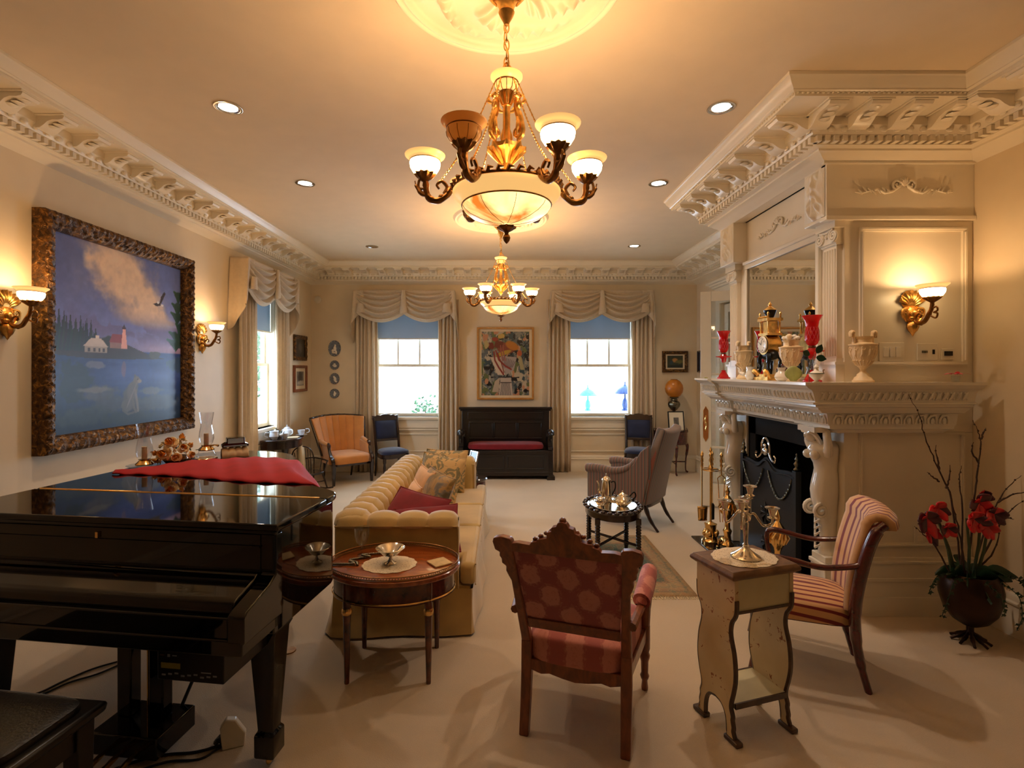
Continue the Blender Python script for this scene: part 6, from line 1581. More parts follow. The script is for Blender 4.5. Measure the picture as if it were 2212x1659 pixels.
def stand_frame(root, w, h, bw, md, lean, matm='mat_board', pic='photo_grey', pw=0.32, ph=0.36, frame='black_frame'):
    T_ = Matrix.Rotation(-lean, 4, 'X')
    f_ = MB(); f_.T = T_
    for (a, b_, c_, e) in ((-w / 2, 0, w / 2, bw), (-w / 2, h - bw, w / 2, h), (-w / 2, bw, -w / 2 + bw, h - bw), (w / 2 - bw, bw, w / 2, h - bw)): f_.box(a, -0.01, b_, c_, 0.01, e)
    f_.box(-w / 2 + 0.004, 0.004, 0.004, w / 2 - 0.004, 0.009, h - 0.004); f_.build('frame', frame, root, bevel=0.002)
    f_ = MB(); f_.T = T_; f_.box(-w / 2 + bw, -0.004, bw, w / 2 - bw, 0.0, h - bw); f_.build('mat', matm, root)
    f_ = MB(); f_.T = T_; f_.box(-w * pw / 2, -0.006, h * 0.52 - h * ph / 2, w * pw / 2, -0.004, h * 0.52 + h * ph / 2); f_.build('photograph', pic, root)
    f_ = MB(); f_.tube([(0, h * 0.6 * math.sin(lean) + 0.01, h * 0.6), (0, h * 0.35, 0.005)], 0.006, 6); f_.build('strut', frame, root)
stand_frame(pf, 0.265, 0.335, 0.016, 0.05, 0.16)

# ---- small things at the far end of the sofa
dr = thing('drum_stool', 'low turned dark wood drum stool beyond the far sofa arm', 'stool', (-0.30, 5.90, 0))
q = MB(); q.lathe([(0.0, 0.0), (0.12, 0.0), (0.13, 0.02), (0.115, 0.05), (0.125, 0.08), (0.10, 0.11), (0.10, 0.28), (0.12, 0.31), (0.105, 0.34), (0.125, 0.37), (0.12, 0.42), (0.135, 0.44)], n=28); q.build('drum', 'red_wood', dr)
q = MB(); q.lathe([(0.0, 0.438), (0.138, 0.438), (0.145, 0.452), (0.135, 0.465), (0.0, 0.466)], n=28); q.build('seat', 'dark_wood', dr)
tf = thing('photo_frame', 'small silver edged tablet frame standing on the drum stool beyond the sofa', 'photo frame', (-0.36, 5.90, 0.467), -0.9)
stand_frame(tf, 0.15, 0.30, 0.012, 0.0, 0.25, matm='dark_glass', pic='dark_glass', pw=0.5, ph=0.5, frame='chrome')
# ================================================================ grand piano
PA = -math.radians(7.5)
pn = thing('grand_piano', 'glossy black grand piano with its lid closed at the left', 'piano', (-0.905, 2.048, 0), PA)
PM = Matrix.Translation((-0.905, 2.048, 0)) @ Matrix.Rotation(PA, 4, 'Z')
def pw(x, y, z=0.0): return tuple(PM @ Vector((x, y, z)))
side = spl([(0, 0.50, 0), (-0.015, 0.545, 0), (-0.07, 0.60, 0), (-0.27, 0.73, 0), (-0.48, 0.93, 0), (-0.60, 1.18, 0), (-0.72, 1.45, 0), (-0.92, 1.66, 0), (-1.18, 1.74, 0), (-1.42, 1.70, 0), (-1.56, 1.58, 0), (-1.60, 1.40, 0)], 5)
side = [(p[0], p[1]) for p in side]
def outline(d): 
    c = Vector((-0.85, 0.7))
    return [(0 - d, 0.0)] + [(x + (c.x - x) * d * 0.9, y + (c.y - y) * d * 0.9) for x, y in side] + [(-1.60 + d, 0.0)]
s = MB(); s.prism([(x - 0.008, y) for x, y in outline(0.0)[:-1]] + [(-1.592, 0.0)], 0.635, 1.045, 'z'); s.build('case', 'black_gloss', pn, bevel=0.006)
s = MB(); s.prism([(x + 0.01 if x > -0.5 else x - 0.01 * (x < -1.5), y) for x, y in [(0, 0.425)] + side + [(-1.60, 0.425)]], 1.05, 1.08, 'z'); s.build('lid', 'black_gloss', pn, bevel=0.008, seg=3)
s = MB(); s.box(-1.61, -0.006, 1.05, 0.01, 0.419, 1.08); s.box(-1.60, -0.005, 1.035, 0.0, 0.022, 1.055); s.build('front_lid', 'black_gloss', pn, bevel=0.008, seg=3)
s = MB(); s.tube([(-1.58, 0.422, 1.079), (-0.03, 0.422, 1.079)], 0.006, 8); s.build('lid_hinge', 'brass', pn)
s = MB(); s.box(-1.535, -0.004, 0.87, -0.065, 0.05, 1.036); s.box(-1.535, -0.010, 0.985, -0.065, 0.0, 0.992); s.build('name_board', 'black_gloss', pn)
s = MB(); s.prism([(0.03, 0.885), (-0.012, 0.885), (-0.03, 0.872), (-0.135, 0.842), (-0.158, 0.832), (-0.165, 0.818), (-0.165, 0.775), (0.03, 0.775)], -1.53, -0.07, 'x'); fo = s.build('fallboard', 'black_gloss', pn, bevel=0.005)
s = MB(); s.box(-0.806, -0.0135, 0.996, -0.794, 0.0, 1.020); s.build('lock_plate', 'brass', pn)
for x0, x1 in ((-0.068, 0.0), (-1.60, -1.532)):
    s = MB(); s.prism([(0.05, 0.70), (0.05, 1.04), (0.004, 1.04), (0.0, 0.88), (-0.04, 0.855), (-0.185, 0.815), (-0.205, 0.80), (-0.205, 0.70)], x0, x1, 'x'); s.build('cheek', 'black_gloss', pn, bevel=0.006)
s = MB(); s.box(-1.592, -0.205, 0.655, -0.008, 0.05, 0.715); s.box(-1.532, -0.195, 0.71, -0.068, -0.165, 0.79); s.build('key_bed', 'black_gloss', pn, bevel=0.006)
for (x, y) in ((-0.115, 0.14), (-1.485, 0.14), (-1.12, 1.42)):
    l = MB()
    def sq(w, z): return [(x - w, y - w, z), (x + w, y - w, z), (x + w, y + w, z), (x - w, y + w, z)]
    l.loft([sq(0.040, 0.045), sq(0.045, 0.055), sq(0.045, 0.145), (sq(0.034, 0.16)), sq(0.060, 0.58), sq(0.070, 0.60), sq(0.070, 0.70)], smooth=False)
    lo = l.build('leg', 'black_gloss', pn, bevel=0.005)
    q = MB(); q.lathe([(0.012, 0.02), (0.014, 0.046)], (x, y, 0), 12); q.ell((x, y, 0.020), (0.012, 0.020, 0.020), 12, 8); q.build('caster', 'brass', lo)
ly = MB()
LX, LYY = -0.72, 0.14
ly.box(LX - 0.16, LYY - 0.11, 0.045, LX + 0.16, LYY + 0.12, 0.14); ly.box(LX - 0.135, LYY + 0.0, 0.14, LX - 0.065, LYY + 0.06, 0.66); ly.box(LX + 0.025, LYY + 0.0, 0.14, LX + 0.095, LYY + 0.06, 0.66); ly.box(LX - 0.15, LYY - 0.02, 0.56, LX + 0.15, LYY + 0.09, 0.66)
lo = ly.build('pedal_lyre', 'black_gloss', pn, bevel=0.006)
for k in range(3):
    q = MB(); q.tube(spl([(LX - 0.07 + 0.07 * k, LYY - 0.09, 0.075), (LX - 0.07 + 0.07 * k, LYY - 0.17, 0.07), (LX - 0.07 + 0.07 * k, LYY - 0.23, 0.055)], 4), [0.010, 0.014, 0.018], 8, flat=0.6); q.build('pedal', 'brass', lo)
for x0 in (-0.04, 0.12):
    q = MB(); q.tube([(LX + x0 - 0.02, LYY + 0.10, 0.13), (LX + x0 + 0.06, LYY + 0.42, 0.66)], 0.008, 8); q.build('lyre_brace', 'black_satin', lo)
q = MB(); q.tube([(LX + 0.005, LYY + 0.02, 0.14), (LX - 0.005, LYY + 0.03, 0.58)], 0.005, 6); q.build('pedal_rod', 'brass', lo)
# player unit hanging under the key bed
cu_ = thing('player_unit', 'black electronic player unit with small yellowish display under the keyboard', 'player unit', pw(-0.225, -0.075, 0.655), PA)
q = MB(); q.box(-0.135, -0.115, -0.112, 0.135, 0.20, 0.0); q.build('housing', 'black_satin', cu_, bevel=0.004)
q = MB(); q.box(-0.118, -0.117, -0.066, -0.040, -0.1145, -0.046); q.build('display', 'lcd', cu_)
q = MB(); q.box(-0.122, -0.117, -0.020, -0.104, -0.1145, -0.015); q.build('maker_badge', 'brass', cu_)
q = MB()
for i in range(9): q.box(-0.115 + 0.026 * i, -0.1165, -0.094 + 0.004 * (i % 3), -0.100 + 0.026 * i, -0.1145, -0.088 + 0.004 * (i % 3))
q.box(-0.092, -0.1165, -0.024, -0.082, -0.1145, -0.014); q.box(-0.072, -0.1165, -0.020, -0.054, -0.1145, -0.016); q.box(0.045, -0.1165, -0.075, 0.085, -0.1145, -0.071)
q.build('button', 'slate_blue', cu_)

# ---- red cloth spread on the piano lid
rc = MB()
def cloth(u, v):
    x = -1.52 + 1.44 * u
    e = math.sin(PI * min(1, max(0, u))) ** 0.75
    y0 = 0.785 + 0.03 * math.sin(u * 7) - 0.10 * u
    depth = 0.06 + 0.66 * e * (1 - 0.15 * u)
    y = y0 + depth * v
    z = 1.083 + 0.034 * math.sin(PI * v) ** 0.6 * (0.35 + 0.65 * e) + 0.006 * math.sin(u * 23 + v * 5) * math.sin(PI * v) + 0.004 * math.sin(x * 40 + y * 30)
    return (x, y, z)
rc.grid(cloth, 70, 26); o = rc.build('piano_cloth', 'red_cloth', solid=0.006); o.location = pn.location; o.rotation_euler = (0, 0, PA)
for p in o.data.vertices:
    x, y = p.co.x, p.co.y
    # right end falls over the curved side of the case
    xe = None
    for i in range(len(side) - 1):
        (xa, ya), (xb, yb) = side[i], side[i + 1]
        if min(ya, yb) <= y <= max(ya, yb) and ya != yb:
            xe = xa + (xb - xa) * (y - ya) / (yb - ya); break
    if xe is not None and x > xe + 0.012:
        over = x - xe - 0.012
        p.co.x = xe + 0.012 + over * 0.72; p.co.z -= over * 0.42
tag(o, 'plain red cloth spread across the closed piano lid', 'cloth')

# ---- ornaments on the piano
def hurricane(label, loc, s=1.0, dish=False):
    r = thing('hurricane_lamp', label, 'candle lamp', loc, 0, 'glass hurricane lamps on the piano')
    q = MB(); q.lathe([(0.0, 0), (0.050 * s, 0), (0.052 * s, 0.006), (0.040 * s, 0.018), (0.030 * s, 0.028), (0.034 * s, 0.036), (0.0, 0.038)], n=26); q.build('base', 'brass', r)
    q = MB(); q.tube(spl([(0.030 * s, 0, 0.03), (0.06 * s, 0, 0.034), (0.085 * s, 0, 0.030)], 3), [0.006, 0.005, 0.008], 8); q.build('finger_hold', 'brass', r)
    g = MB(); P = [(0.030, 0.038), (0.040, 0.050), (0.048, 0.085), (0.044, 0.125), (0.036, 0.165), (0.036, 0.195), (0.043, 0.235), (0.047, 0.262), (0.0455, 0.262), (0.041, 0.232), (0.034, 0.19), (0.034, 0.165), (0.042, 0.122), (0.046, 0.085), (0.038, 0.052)]
    g.loft([[(a * s * (1 + 0.012 * math.cos(16 * 2 * PI * i / 48)) * math.cos(2 * PI * i / 48), a * s * (1 + 0.012 * math.cos(16 * 2 * PI * i / 48)) * math.sin(2 * PI * i / 48), b * s * 1.0) for i in range(48)] for a, b in P], False)
    g.build('chimney', 'crystal', r)
    g = MB(); g.lathe([(0.0, 0.038), (0.016 * s, 0.038), (0.016 * s, 0.115 * s), (0.0, 0.117 * s)], n=16); g.build('candle', 'cream_cloth', r)
    return r
hurricane('cut glass hurricane lamp on brass base, nearer and left of the roses', pw(-1.535, 1.035, 1.094), 1.0)
hurricane('cut glass hurricane lamp on a crystal block, right of the golden roses', pw(-1.335, 1.34, 1.145), 1.0)
cb = thing('crystal_stand', 'crystal block with brass rim under the farther hurricane lamp', 'stand', pw(-1.335, 1.34, 1.081))
q = MB(); q.lathe([(0.0, 0), (0.068, 0), (0.072, 0.006), (0.066, 0.012), (0.0, 0.012)], n=28); q.build('rim', 'brass', cb)
q = MB(); q.lathe([(0.0, 0.012), (0.056, 0.012), (0.060, 0.03), (0.05, 0.05), (0.045, 0.063), (0.0, 0.063)], n=12); q.build('block', 'crystal', cb)
q = MB(); q.lathe([(0.0, 0.0), (0.06, 0.0), (0.095, 0.006), (0.10, 0.010), (0.06, 0.006), (0.0, 0.006)], n=32); q.v = [(x, y, z + 0.003) for x, y, z in q.v]; o = q.build('glass_dish', 'clear_glass'); o.location = pw(-1.535, 1.035, 1.081); tag(o, 'clear glass dish under the nearer hurricane lamp', 'dish')
def rose(mb, c, R, ax, rng, m0=0, m1=1):
    """cupped rose of spiralled petals facing ax"""
    ax = Vector(ax).normalized(); q = ax.to_track_quat('Z', 'Y').to_matrix().to_4x4()
    old = mb.T; mb.T = Matrix.Translation(c) @ q
    for k in range(14):
        a = k * 2.39996; t = k / 13; r = R * (0.16 + 0.84 * t); op = 0.25 + 0.75 * t
        mb.m = m0 if k < 9 else m1
        def fn(u, v):
            w = (u - 0.5) * 1.9 * (1 - 0.15 * v); rr = r * (0.35 + 0.65 * math.sin(v * 1.45) * (0.6 + 0.4 * op)) 
            z = R * (0.75 * (1 - t) * v + 0.55 * v * (1 - 0.7 * t)) - 0.10 * R * (2 * u - 1) ** 2 - (0.25 * R * v ** 3 if t > 0.6 else 0)
            return (rr * math.cos(a + w), rr * math.sin(a + w), z)
        mb.grid(fn, 7, 5)
    mb.T = old
rs = thing('rose_arrangement', 'bunch of golden silk roses in a low bowl between the hurricane lamps', 'flowers', pw(-1.43, 1.17, 1.081))
q = MB(); q.lathe([(0.0, 0), (0.05, 0), (0.075, 0.03), (0.07, 0.05), (0.0, 0.05)], n=24); q.build('bowl', 'bronze', rs)
rng = random.Random(4)
for (x, y, z, R, ax) in ((0.01, -0.06, 0.145, 0.048, (0.05, -1, 0.55)), (-0.015, -0.085, 0.075, 0.046, (-0.1, -1, 0.3)), (0.075, -0.04, 0.105, 0.038, (0.6, -0.7, 0.5)), (0.06, -0.085, 0.055, 0.034, (0.3, -1, 0.1)), (-0.085, -0.045, 0.07, 0.036, (-0.8, -0.6, 0.4)), (0.115, -0.02, 0.06, 0.030, (1, -0.4, 0.3)), (0.02, 0.03, 0.15, 0.04, (0, 0.3, 1)), (-0.05, 0.02, 0.12, 0.038, (-0.5, 0.2, 1)), (-0.06, -0.08, 0.035, 0.030, (-0.5, -1, 0.0)), (0.05, 0.05, 0.10, 0.036, (0.5, 0.8, 0.6))):
    f_ = MB(); rose(f_, (x, y, z), R, ax, rng); f_.build('rose', ['petal_gold', 'petal_cream'], rs)
lf = MB()
for k in range(34):
    a = rng.uniform(0, 2 * PI); e = rng.uniform(0.05, 1.2); R = rng.uniform(0.07, 0.12)
    c = Vector((R * math.cos(a) * math.cos(e) * 1.1, R * math.sin(a) * math.cos(e) * 0.9, 0.045 + R * 0.95 * math.sin(e)))
    d = Vector((math.cos(a), math.sin(a), rng.uniform(-0.4, 0.5))).normalized(); w = d.cross(Vector((0, 0, 1))).normalized()
    L = rng.uniform(0.022, 0.036)
    lf.grid(lambda u, v: tuple(c + d * L * u + w * L * 0.42 * (v - 0.5) * 2 * math.sin(PI * min(0.98, u + 0.02)) + Vector((0, 0, -0.3 * L * u * u))), 6, 5)
o = lf.build('leaves', 'leaf', rs)
lf = MB()
for k in range(16):
    a = rng.uniform(0, 2 * PI); R = rng.uniform(0.08, 0.115); e = rng.uniform(0.0, 1.0)
    c = (R * math.cos(a) * math.cos(e) * 1.1, R * math.sin(a) * math.cos(e) * 0.9 - 0.01, 0.05 + R * math.sin(e))
    for p in range(5): lf.ell((c[0] + 0.008 * math.cos(p * 1.256), c[1] + 0.005 * math.sin(p), c[2] + 0.008 * math.sin(p * 1.256)), (0.0065, 0.005, 0.0065), 6, 4)
lf.build('small_blossoms', 'petal_cream', rs)
bx_ = thing('trinket_box', 'small glossy black box with a painted window reflection on a cream fluted shell near the window', 'box', pw(-1.19, 1.44, 1.081), 0.6)
q = MB(); q.grid(lambda u, v: ((u - 0.5) * 0.17, -0.05 + 0.10 * v, 0.075 * math.sin(PI * v) ** 0.5 * (0.85 + 0.15 * abs(math.sin(u * 4 * PI)))), 41, 12); q.build('shell_base', 'cream_cloth', bx_, solid=0.004)
q = MB(); q.prism([(-0.085, 0.078), (0.085, 0.078), (0.085, 0.094), (0.06, 0.102), (0.06, 0.142), (-0.055, 0.142), (-0.055, 0.112), (-0.085, 0.094)], -0.035, 0.04, 'y'); q.build('body', 'black_gloss', bx_, bevel=0.004)
q = MB(); q.box(-0.048, -0.0375, 0.104, 0.052, -0.0345, 0.136); q.box(-0.075, -0.0375, 0.082, 0.075, -0.0345, 0.090); q.build('painted_reflection', 'window_reflection_blue', bx_)  # pale blue strips paint the window's reflection onto the black box

# ---- bench, cables, white plug block, brass floor cover
bn = thing('piano_bench', 'black piano bench with padded leather top at the lower left', 'bench', pw(-0.82, -0.50, 0), PA)
q = MB(); q.loft([[(a * (0.375 + d), b_ * (0.185 + d), z) for a, b_ in ((-1, -1), (1, -1), (1, 1), (-1, 1))] for z, d in ((0.50, -0.012), (0.505, 0.0), (0.528, 0.004), (0.54, 0.0))], smooth=False); q.build('top_board', 'black_satin', bn, bevel=0.01, seg=3)
q = MB(); q.ell((0, 0, 0.54), (0.345, 0.160, 0.028), 40, 10, 0.3); q.build('cushion', 'leather', bn)
q = MB(); q.box(-0.335, -0.15, 0.41, 0.335, 0.15, 0.503); q.build('apron', 'black_satin', bn)
for sx in (-1, 1):
    for sy in (-1, 1):
        l = MB(); l.loft([[(sx * 0.315 - w, sy * 0.135 - w, z), (sx * 0.315 + w, sy * 0.135 - w, z), (sx * 0.315 + w, sy * 0.135 + w, z), (sx * 0.315 - w, sy * 0.135 + w, z)] for z, w in ((0, 0.024), (0.502, 0.032))], smooth=False); l.build('leg', 'black_satin', bn, bevel=0.004)
def gp(px, py, z=0.006):
    k = (py - 800.0) / (1.7 - z); Y = 1100.0 / k
    return ((px - 1082.0) * Y / 1100.0, Y, z)
q = MB()
q.tube(spl([gp(500, 1602, 0.012), gp(470, 1612), gp(420, 1625), gp(360, 1630), gp(300, 1643), gp(225, 1670)], 8), 0.006, 8)
q.tube(spl([gp(498, 1600, 0.014), gp(470, 1618), gp(430, 1640), gp(360, 1646), gp(280, 1672)], 8), 0.005, 8)
o = q.build('power_cable', 'rubber'); tag(o, 'pair of black power cables running from the white plug block to the left', 'cable')
q = MB(); a_ = gp(500, 1600, 0.02)
for k in range(4): q.tube(spl([(a_[0] - 0.02, a_[1] + 0.01 * k - 0.015, 0.02), (a_[0] - 0.045, a_[1] + 0.012 * k - 0.015, 0.035), (a_[0] - 0.07, a_[1] + 0.004 * k, 0.012)], 4), 0.012, 8)
q.build('plug', 'rubber', o)
q = MB(); q.tube(spl([gp(258, 1428), gp(200, 1445), gp(140, 1470), gp(95, 1492), gp(62, 1505), gp(20, 1530)], 8), 0.005, 8); q.tube(spl([gp(262, 1434), gp(210, 1456), gp(150, 1474), gp(100, 1496), gp(60, 1512)], 8), 0.005, 8)
o = q.build('floor_cable', 'rubber'); tag(o, 'black cables lying on the carpet under the piano behind the bench', 'cable')
q = MB(); q.prism([(-0.045, 0.0), (0.045, 0.0), (0.05, 0.06), (0.01, 0.125), (-0.03, 0.135), (-0.055, 0.10)], -0.016, 0.016, 'y'); o = q.build('plug_block', 'white_plastic', bevel=0.005); o.location = gp(505, 1612, 0.0); o.rotation_euler = (0.0, 0, 0.35); tag(o, 'white plug block standing on the carpet beside the piano leg', 'plug block')
q = MB(); q.lathe([(0.0, 0), (0.042, 0), (0.040, 0.006), (0.0, 0.008)], n=24); o = q.build('floor_outlet_cover', 'bronze'); o.location = gp(624, 1406, 0.0); tag(o, 'round brown outlet cover in the carpet behind the piano leg', 'outlet cover')
# ================================================================ curtains and swagged valances
def curtain(label, F, x0, x1, group, seed, npl=5):
    """F maps (along wall, out from wall, z) to world"""
    rng = random.Random(seed); ph = [rng.uniform(-0.25, 0.25) for _ in range(40)]
    def fn(u, v):
        t = u * npl; i = int(t)
        d = 0.035 * math.sin(2 * PI * t + ph[i % 40] * math.sin(PI * (t - i))) * (0.75 + 0.25 * v) + 0.008 * math.sin(2 * PI * t * 2.3 + 2 * v)
        x = x0 + (x1 - x0) * u + 0.012 * math.sin(6 * u + 3 * v)
        return F(x, 0.09 + d, 2.88 - 2.868 * v)
    mb = MB(); mb.grid(fn, npl * 14 + 1, 16)
    return tag(mb.build('curtain', 'drape', solid=0.006), label, 'curtain', group)
def valance(label, F, xc, hw, ztop, group):
    r = thing('swag_valance', label, 'valance', F(xc, 0, ztop), 0, group)
    o = Vector(F(xc, 0, ztop))
    G = lambda x, y, z: tuple(Vector(F(xc + x, y, ztop + z)) - o)
    PJ = 0.185
    b_ = MB()
    def bx(x0, y0, z0, x1, y1, z1):
        p, q = G(x0, y0, z0), G(x1, y1, z1); b_.box(*[min(a, c) for a, c in zip(p, q)], *[max(a, c) for a, c in zip(p, q)])
    bx(-hw + 0.02, 0.0, -0.03, hw - 0.02, PJ - 0.02, -0.004); b_.build('pelmet_board', 'trim_white', r)
    for k in range(2):
        xa, xb = (-hw + 0.02, 0.05) if k == 0 else (-0.05, hw - 0.02)
        def sw(u, v):
            s = max(0, math.sin(PI * u)) ** 0.85
            ze = -0.37 * v ** 2.4; zm = -0.53 * v
            z = ze + (zm - ze) * s
            inset = 0.07 * v * (1 - s)
            x = xa + (xb - xa) * u
            x += (0.05 * (0.5 - u)) * v * 0.6
            d = 0.032 * math.sin(v * 2 * PI * 5.5 + 0.8 * math.sin(3 * u)) * (0.35 + 0.65 * s) * min(1, v * 6) * (1 if v < 0.93 else 0.4)
            belly = 0.055 * math.sin(PI * min(1, v * 1.05)) * s
            return G(x, PJ + 0.012 + 0.006 * k + belly + d, z)
        m_ = MB(); m_.grid(sw, 46, 74); m_.build('swag', 'drape', r, solid=0.004)
    for sg in (-1, 1):                                       # cascading side tails with returns to the wall
        def tail(u, v):
            # u: 0 at inner edge on the front, 1 at the wall end of the return
            xi, w1 = hw - 0.17, 0.17
            L = 0.17 + PJ; s = u * L
            hem = -0.34 - 0.10 * min(1, s / 0.12) - (0.42 * sstep(0.06, L, s))
            z = hem * v
            pl = 0.016 * math.sin(u * 2 * PI * 3.2) * (0.3 + 0.7 * v)
            out = 0.05 * v
            if s < w1: return G(sg * (xi + s + out * (s / w1)), PJ + 0.035 + pl - 0.02 * v, z)
            t = (s - w1) / PJ
            return G(sg * (hw + out + pl * 0.7), (PJ + 0.035) * (1 - t) + 0.008, z)
        m_ = MB(); m_.grid(tail, 40, 24); m_.build('side_tail', 'drape', r, solid=0.004)
        h_ = MB(); h_.loft([[G(sg * (hw - 0.125 + (0.055 + 0.02 * t) * math.cos(a)) , PJ + 0.045 + 0.03 * math.sin(a), -0.22 - 0.15 * t) for a in [2 * PI * i / 14 for i in range(14)]] for t in (0, 0.5, 1)], cap=False); h_.build('tail_fold', 'drape', r)
    c_ = MB(); c_.loft([[G((0.03 + 0.035 * t) * math.cos(a), PJ + 0.055 + (0.02 + 0.012 * t) * math.sin(a), -0.01 - 0.375 * t + 0.02 * t * math.cos(a)) for a in [2 * PI * i / 16 for i in range(16)]] for t in (0, 0.3, 0.6, 0.85, 1)], cap=False); c_.build('centre_fold', 'drape', r)
    return r
FB = lambda x, y, z: (x, YB - y, z)
FL = lambda x, y, z: (XL + y, x, z)
valance('cream swagged valance over the back window left of the settle', FB, -1.595, 0.83, 3.02, 'swagged valances')
valance('cream swagged valance over the back window right of the settle', FB, 1.665, 0.83, 3.02, 'swagged valances')
valance('cream swagged valance over the side window', FL, 6.76, 0.76, 3.04, 'swagged valances')
curtain('cream pleated curtain left of the left back window, behind the wing chair', FB, -2.42, -2.06, 'pleated curtains', 1)
curtain('cream pleated curtain between the left back window and the settle', FB, -1.05, -0.70, 'pleated curtains', 2)
curtain('cream pleated curtain between the settle and the right back window', FB, 0.77, 1.16, 'pleated curtains', 3)
curtain('cream pleated curtain right of the right back window', FB, 2.17, 2.56, 'pleated curtains', 4)
curtain('cream pleated curtain on the nearer edge of the side window', FL, 6.04, 6.50, 'pleated curtains', 5)
curtain('cream pleated curtain on the farther edge of the side window', FL, 7.02, 7.48, 'pleated curtains', 6)

# ================================================================ pictures
def fbm(u, v, sc, seed, octv=5, stretch=1.0):
    rs_ = np.random.RandomState(seed); out = np.zeros_like(u); amp = 0.5; tot = 0
    for o_ in range(octv):
        g = rs_.rand(64, 64); x = u * sc; y = v * sc * stretch
        xi, yi = np.floor(x).astype(int), np.floor(y).astype(int); fx, fy = x - xi, y - yi
        fx = fx * fx * (3 - 2 * fx); fy = fy * fy * (3 - 2 * fy)
        a = g[xi % 64, yi % 64]; b = g[(xi + 1) % 64, yi % 64]; c = g[xi % 64, (yi + 1) % 64]; d = g[(xi + 1) % 64, (yi + 1) % 64]
        out += amp * ((a * (1 - fx) + b * fx) * (1 - fy) + (c * (1 - fx) + d * fx) * fy); tot += amp
        amp *= 0.5; sc *= 2.03
    return out / tot
def ss(a, b, x):
    t = np.clip((x - a) / (b - a), 0, 1); return t * t * (3 - 2 * t)
class Paint:
    def __init__(s, n, m):
        s.n, s.m = n, m
        s.u, s.v = np.meshgrid(np.linspace(0, 1, n), np.linspace(0, 1, m), indexing='ij')
        s.c = np.zeros((n, m, 3))
    def put(s, mask, col):
        k = np.clip(mask, 0, 1)[..., None]; s.c = s.c * (1 - k) + np.array(col, float) * k
    def ell(s, cx, cy, rx, ry, col, soft=0.15, wob=0.0, rot=0.0, a=1.0):
        du, dv = s.u - cx, s.v - cy
        if rot: du, dv = du * math.cos(rot) + dv * math.sin(rot), -du * math.sin(rot) + dv * math.cos(rot)
        d = np.sqrt((du / rx) ** 2 + (dv / ry) ** 2) + (wob * (fbm(s.u, s.v, 30, 3) - 0.5) if wob else 0)
        s.put(a * (1 - ss(1 - soft, 1 + soft, d)), col)
    def poly(s, P, col, a=1.0):
        ins = np.zeros(s.u.shape, bool); n = len(P)
        for i in range(n):
            (x0, y0), (x1, y1) = P[i], P[(i + 1) % n]
            if y0 == y1: continue
            c = ((s.v >= min(y0, y1)) & (s.v < max(y0, y1)) & (s.u < (x1 - x0) * (s.v - y0) / (y1 - y0) + x0)); ins ^= c
        s.put(ins * a, col)
    def stroke(s, P, w, col, a=1.0):
        d = np.full(s.u.shape, 9.0)
        for (x0, y0), (x1, y1) in zip(P[:-1], P[1:]):
            L = (x1 - x0) ** 2 + (y1 - y0) ** 2 + 1e-9
            t = np.clip(((s.u - x0) * (x1 - x0) + (s.v - y0) * (y1 - y0)) / L, 0, 1)
            d = np.minimum(d, np.hypot(s.u - x0 - t * (x1 - x0), s.v - y0 - t * (y1 - y0)))
        s.put(a * (1 - ss(w * 0.7, w * 1.2, d)), col)
    def mesh(s, name, T, parent):
        """T maps (u,v) to a local point"""
        mb = MB(); mb.grid(lambda a, b: T(a, b), s.n, s.m)
        o = mb.build(name, 'canvas_paint', parent, sharp=0)
        rgb = np.clip(s.c.reshape(-1, 3), 0, 255) / 255.0
        l = np.where(rgb <= 0.04045, rgb / 12.92, ((rgb + 0.055) / 1.055) ** 2.4)
        at = o.data.color_attributes.new('paint', 'FLOAT_COLOR', 'POINT')
        at.data.foreach_set('color', np.concatenate([l, np.ones((len(l), 1))], 1).astype(np.float32).ravel())
        return o
def frame_on(root, T, w, h, prof, mat, name='frame', carve=0.0, n=60):
    """picture frame round a w x h outline; prof = [(inward distance, height off the wall)]; T(x, z, out)"""
    mb = MB()
    for sd in range(4):
        L = w if sd % 2 == 0 else h
        def fn(u, v):
            d, o_ = interp(prof, v); s = (u - 0.5) * (L - 2 * d)
            if carve:
                o_ = o_ + carve * min(1, v * 5, (1 - v) * 4) * (max(0, math.sin(s * 62 + 5 * math.sin(v * 6))) * abs(math.cos(v * 7)) + 0.5 * max(0, math.sin(s * 118 - 8 * v)))
            if sd == 0: return T(s, -h / 2 + d, o_)
            if sd == 1: return T(w / 2 - d, s, o_)
            if sd == 2: return T(-s, h / 2 - d, o_)
            return T(-w / 2 + d, -s, o_)
        mb.grid(fn, int(n * L / max(w, h)) + 2 if carve else 2, 14 if carve else len(prof))
    return mb.build(name, mat, root, sharp=30)

# ---- large lighthouse painting
bp = thing('framed_painting', 'large lakeside lighthouse painting in a deep carved gilt frame', 'painting', (XL, 4.315, 1.963))
TL = lambda x, z, o_: (0.002 + o_, x, z)                     # seen from the room: +u runs away from the viewer
frame_on(bp, TL, 1.69, 1.70, [(0.0, 0.0), (0.0, 0.085), (0.008, 0.10), (0.04, 0.11), (0.065, 0.095), (0.085, 0.07), (0.095, 0.075), (0.11, 0.06), (0.122, 0.045), (0.122, 0.02)], 'carved_gilt', carve=0.012, n=400)
P = Paint(250, 250); u, v = P.u, P.v
f1 = fbm(u, v, 5, 1); f2 = fbm(u + f1 * 0.3, v * 1.6, 7, 2)
sky = np.array([104, 112, 168])[None, None] * (1 - ss(0.45, 1, v))[..., None] * 1.0 + np.array([84, 98, 150])[None, None] * ss(0.45, 1, v)[..., None]
P.c = sky + 26 * ss(0.55, 1, u)[..., None] * (1 - np.abs(v - 0.62) * 2)[..., None]
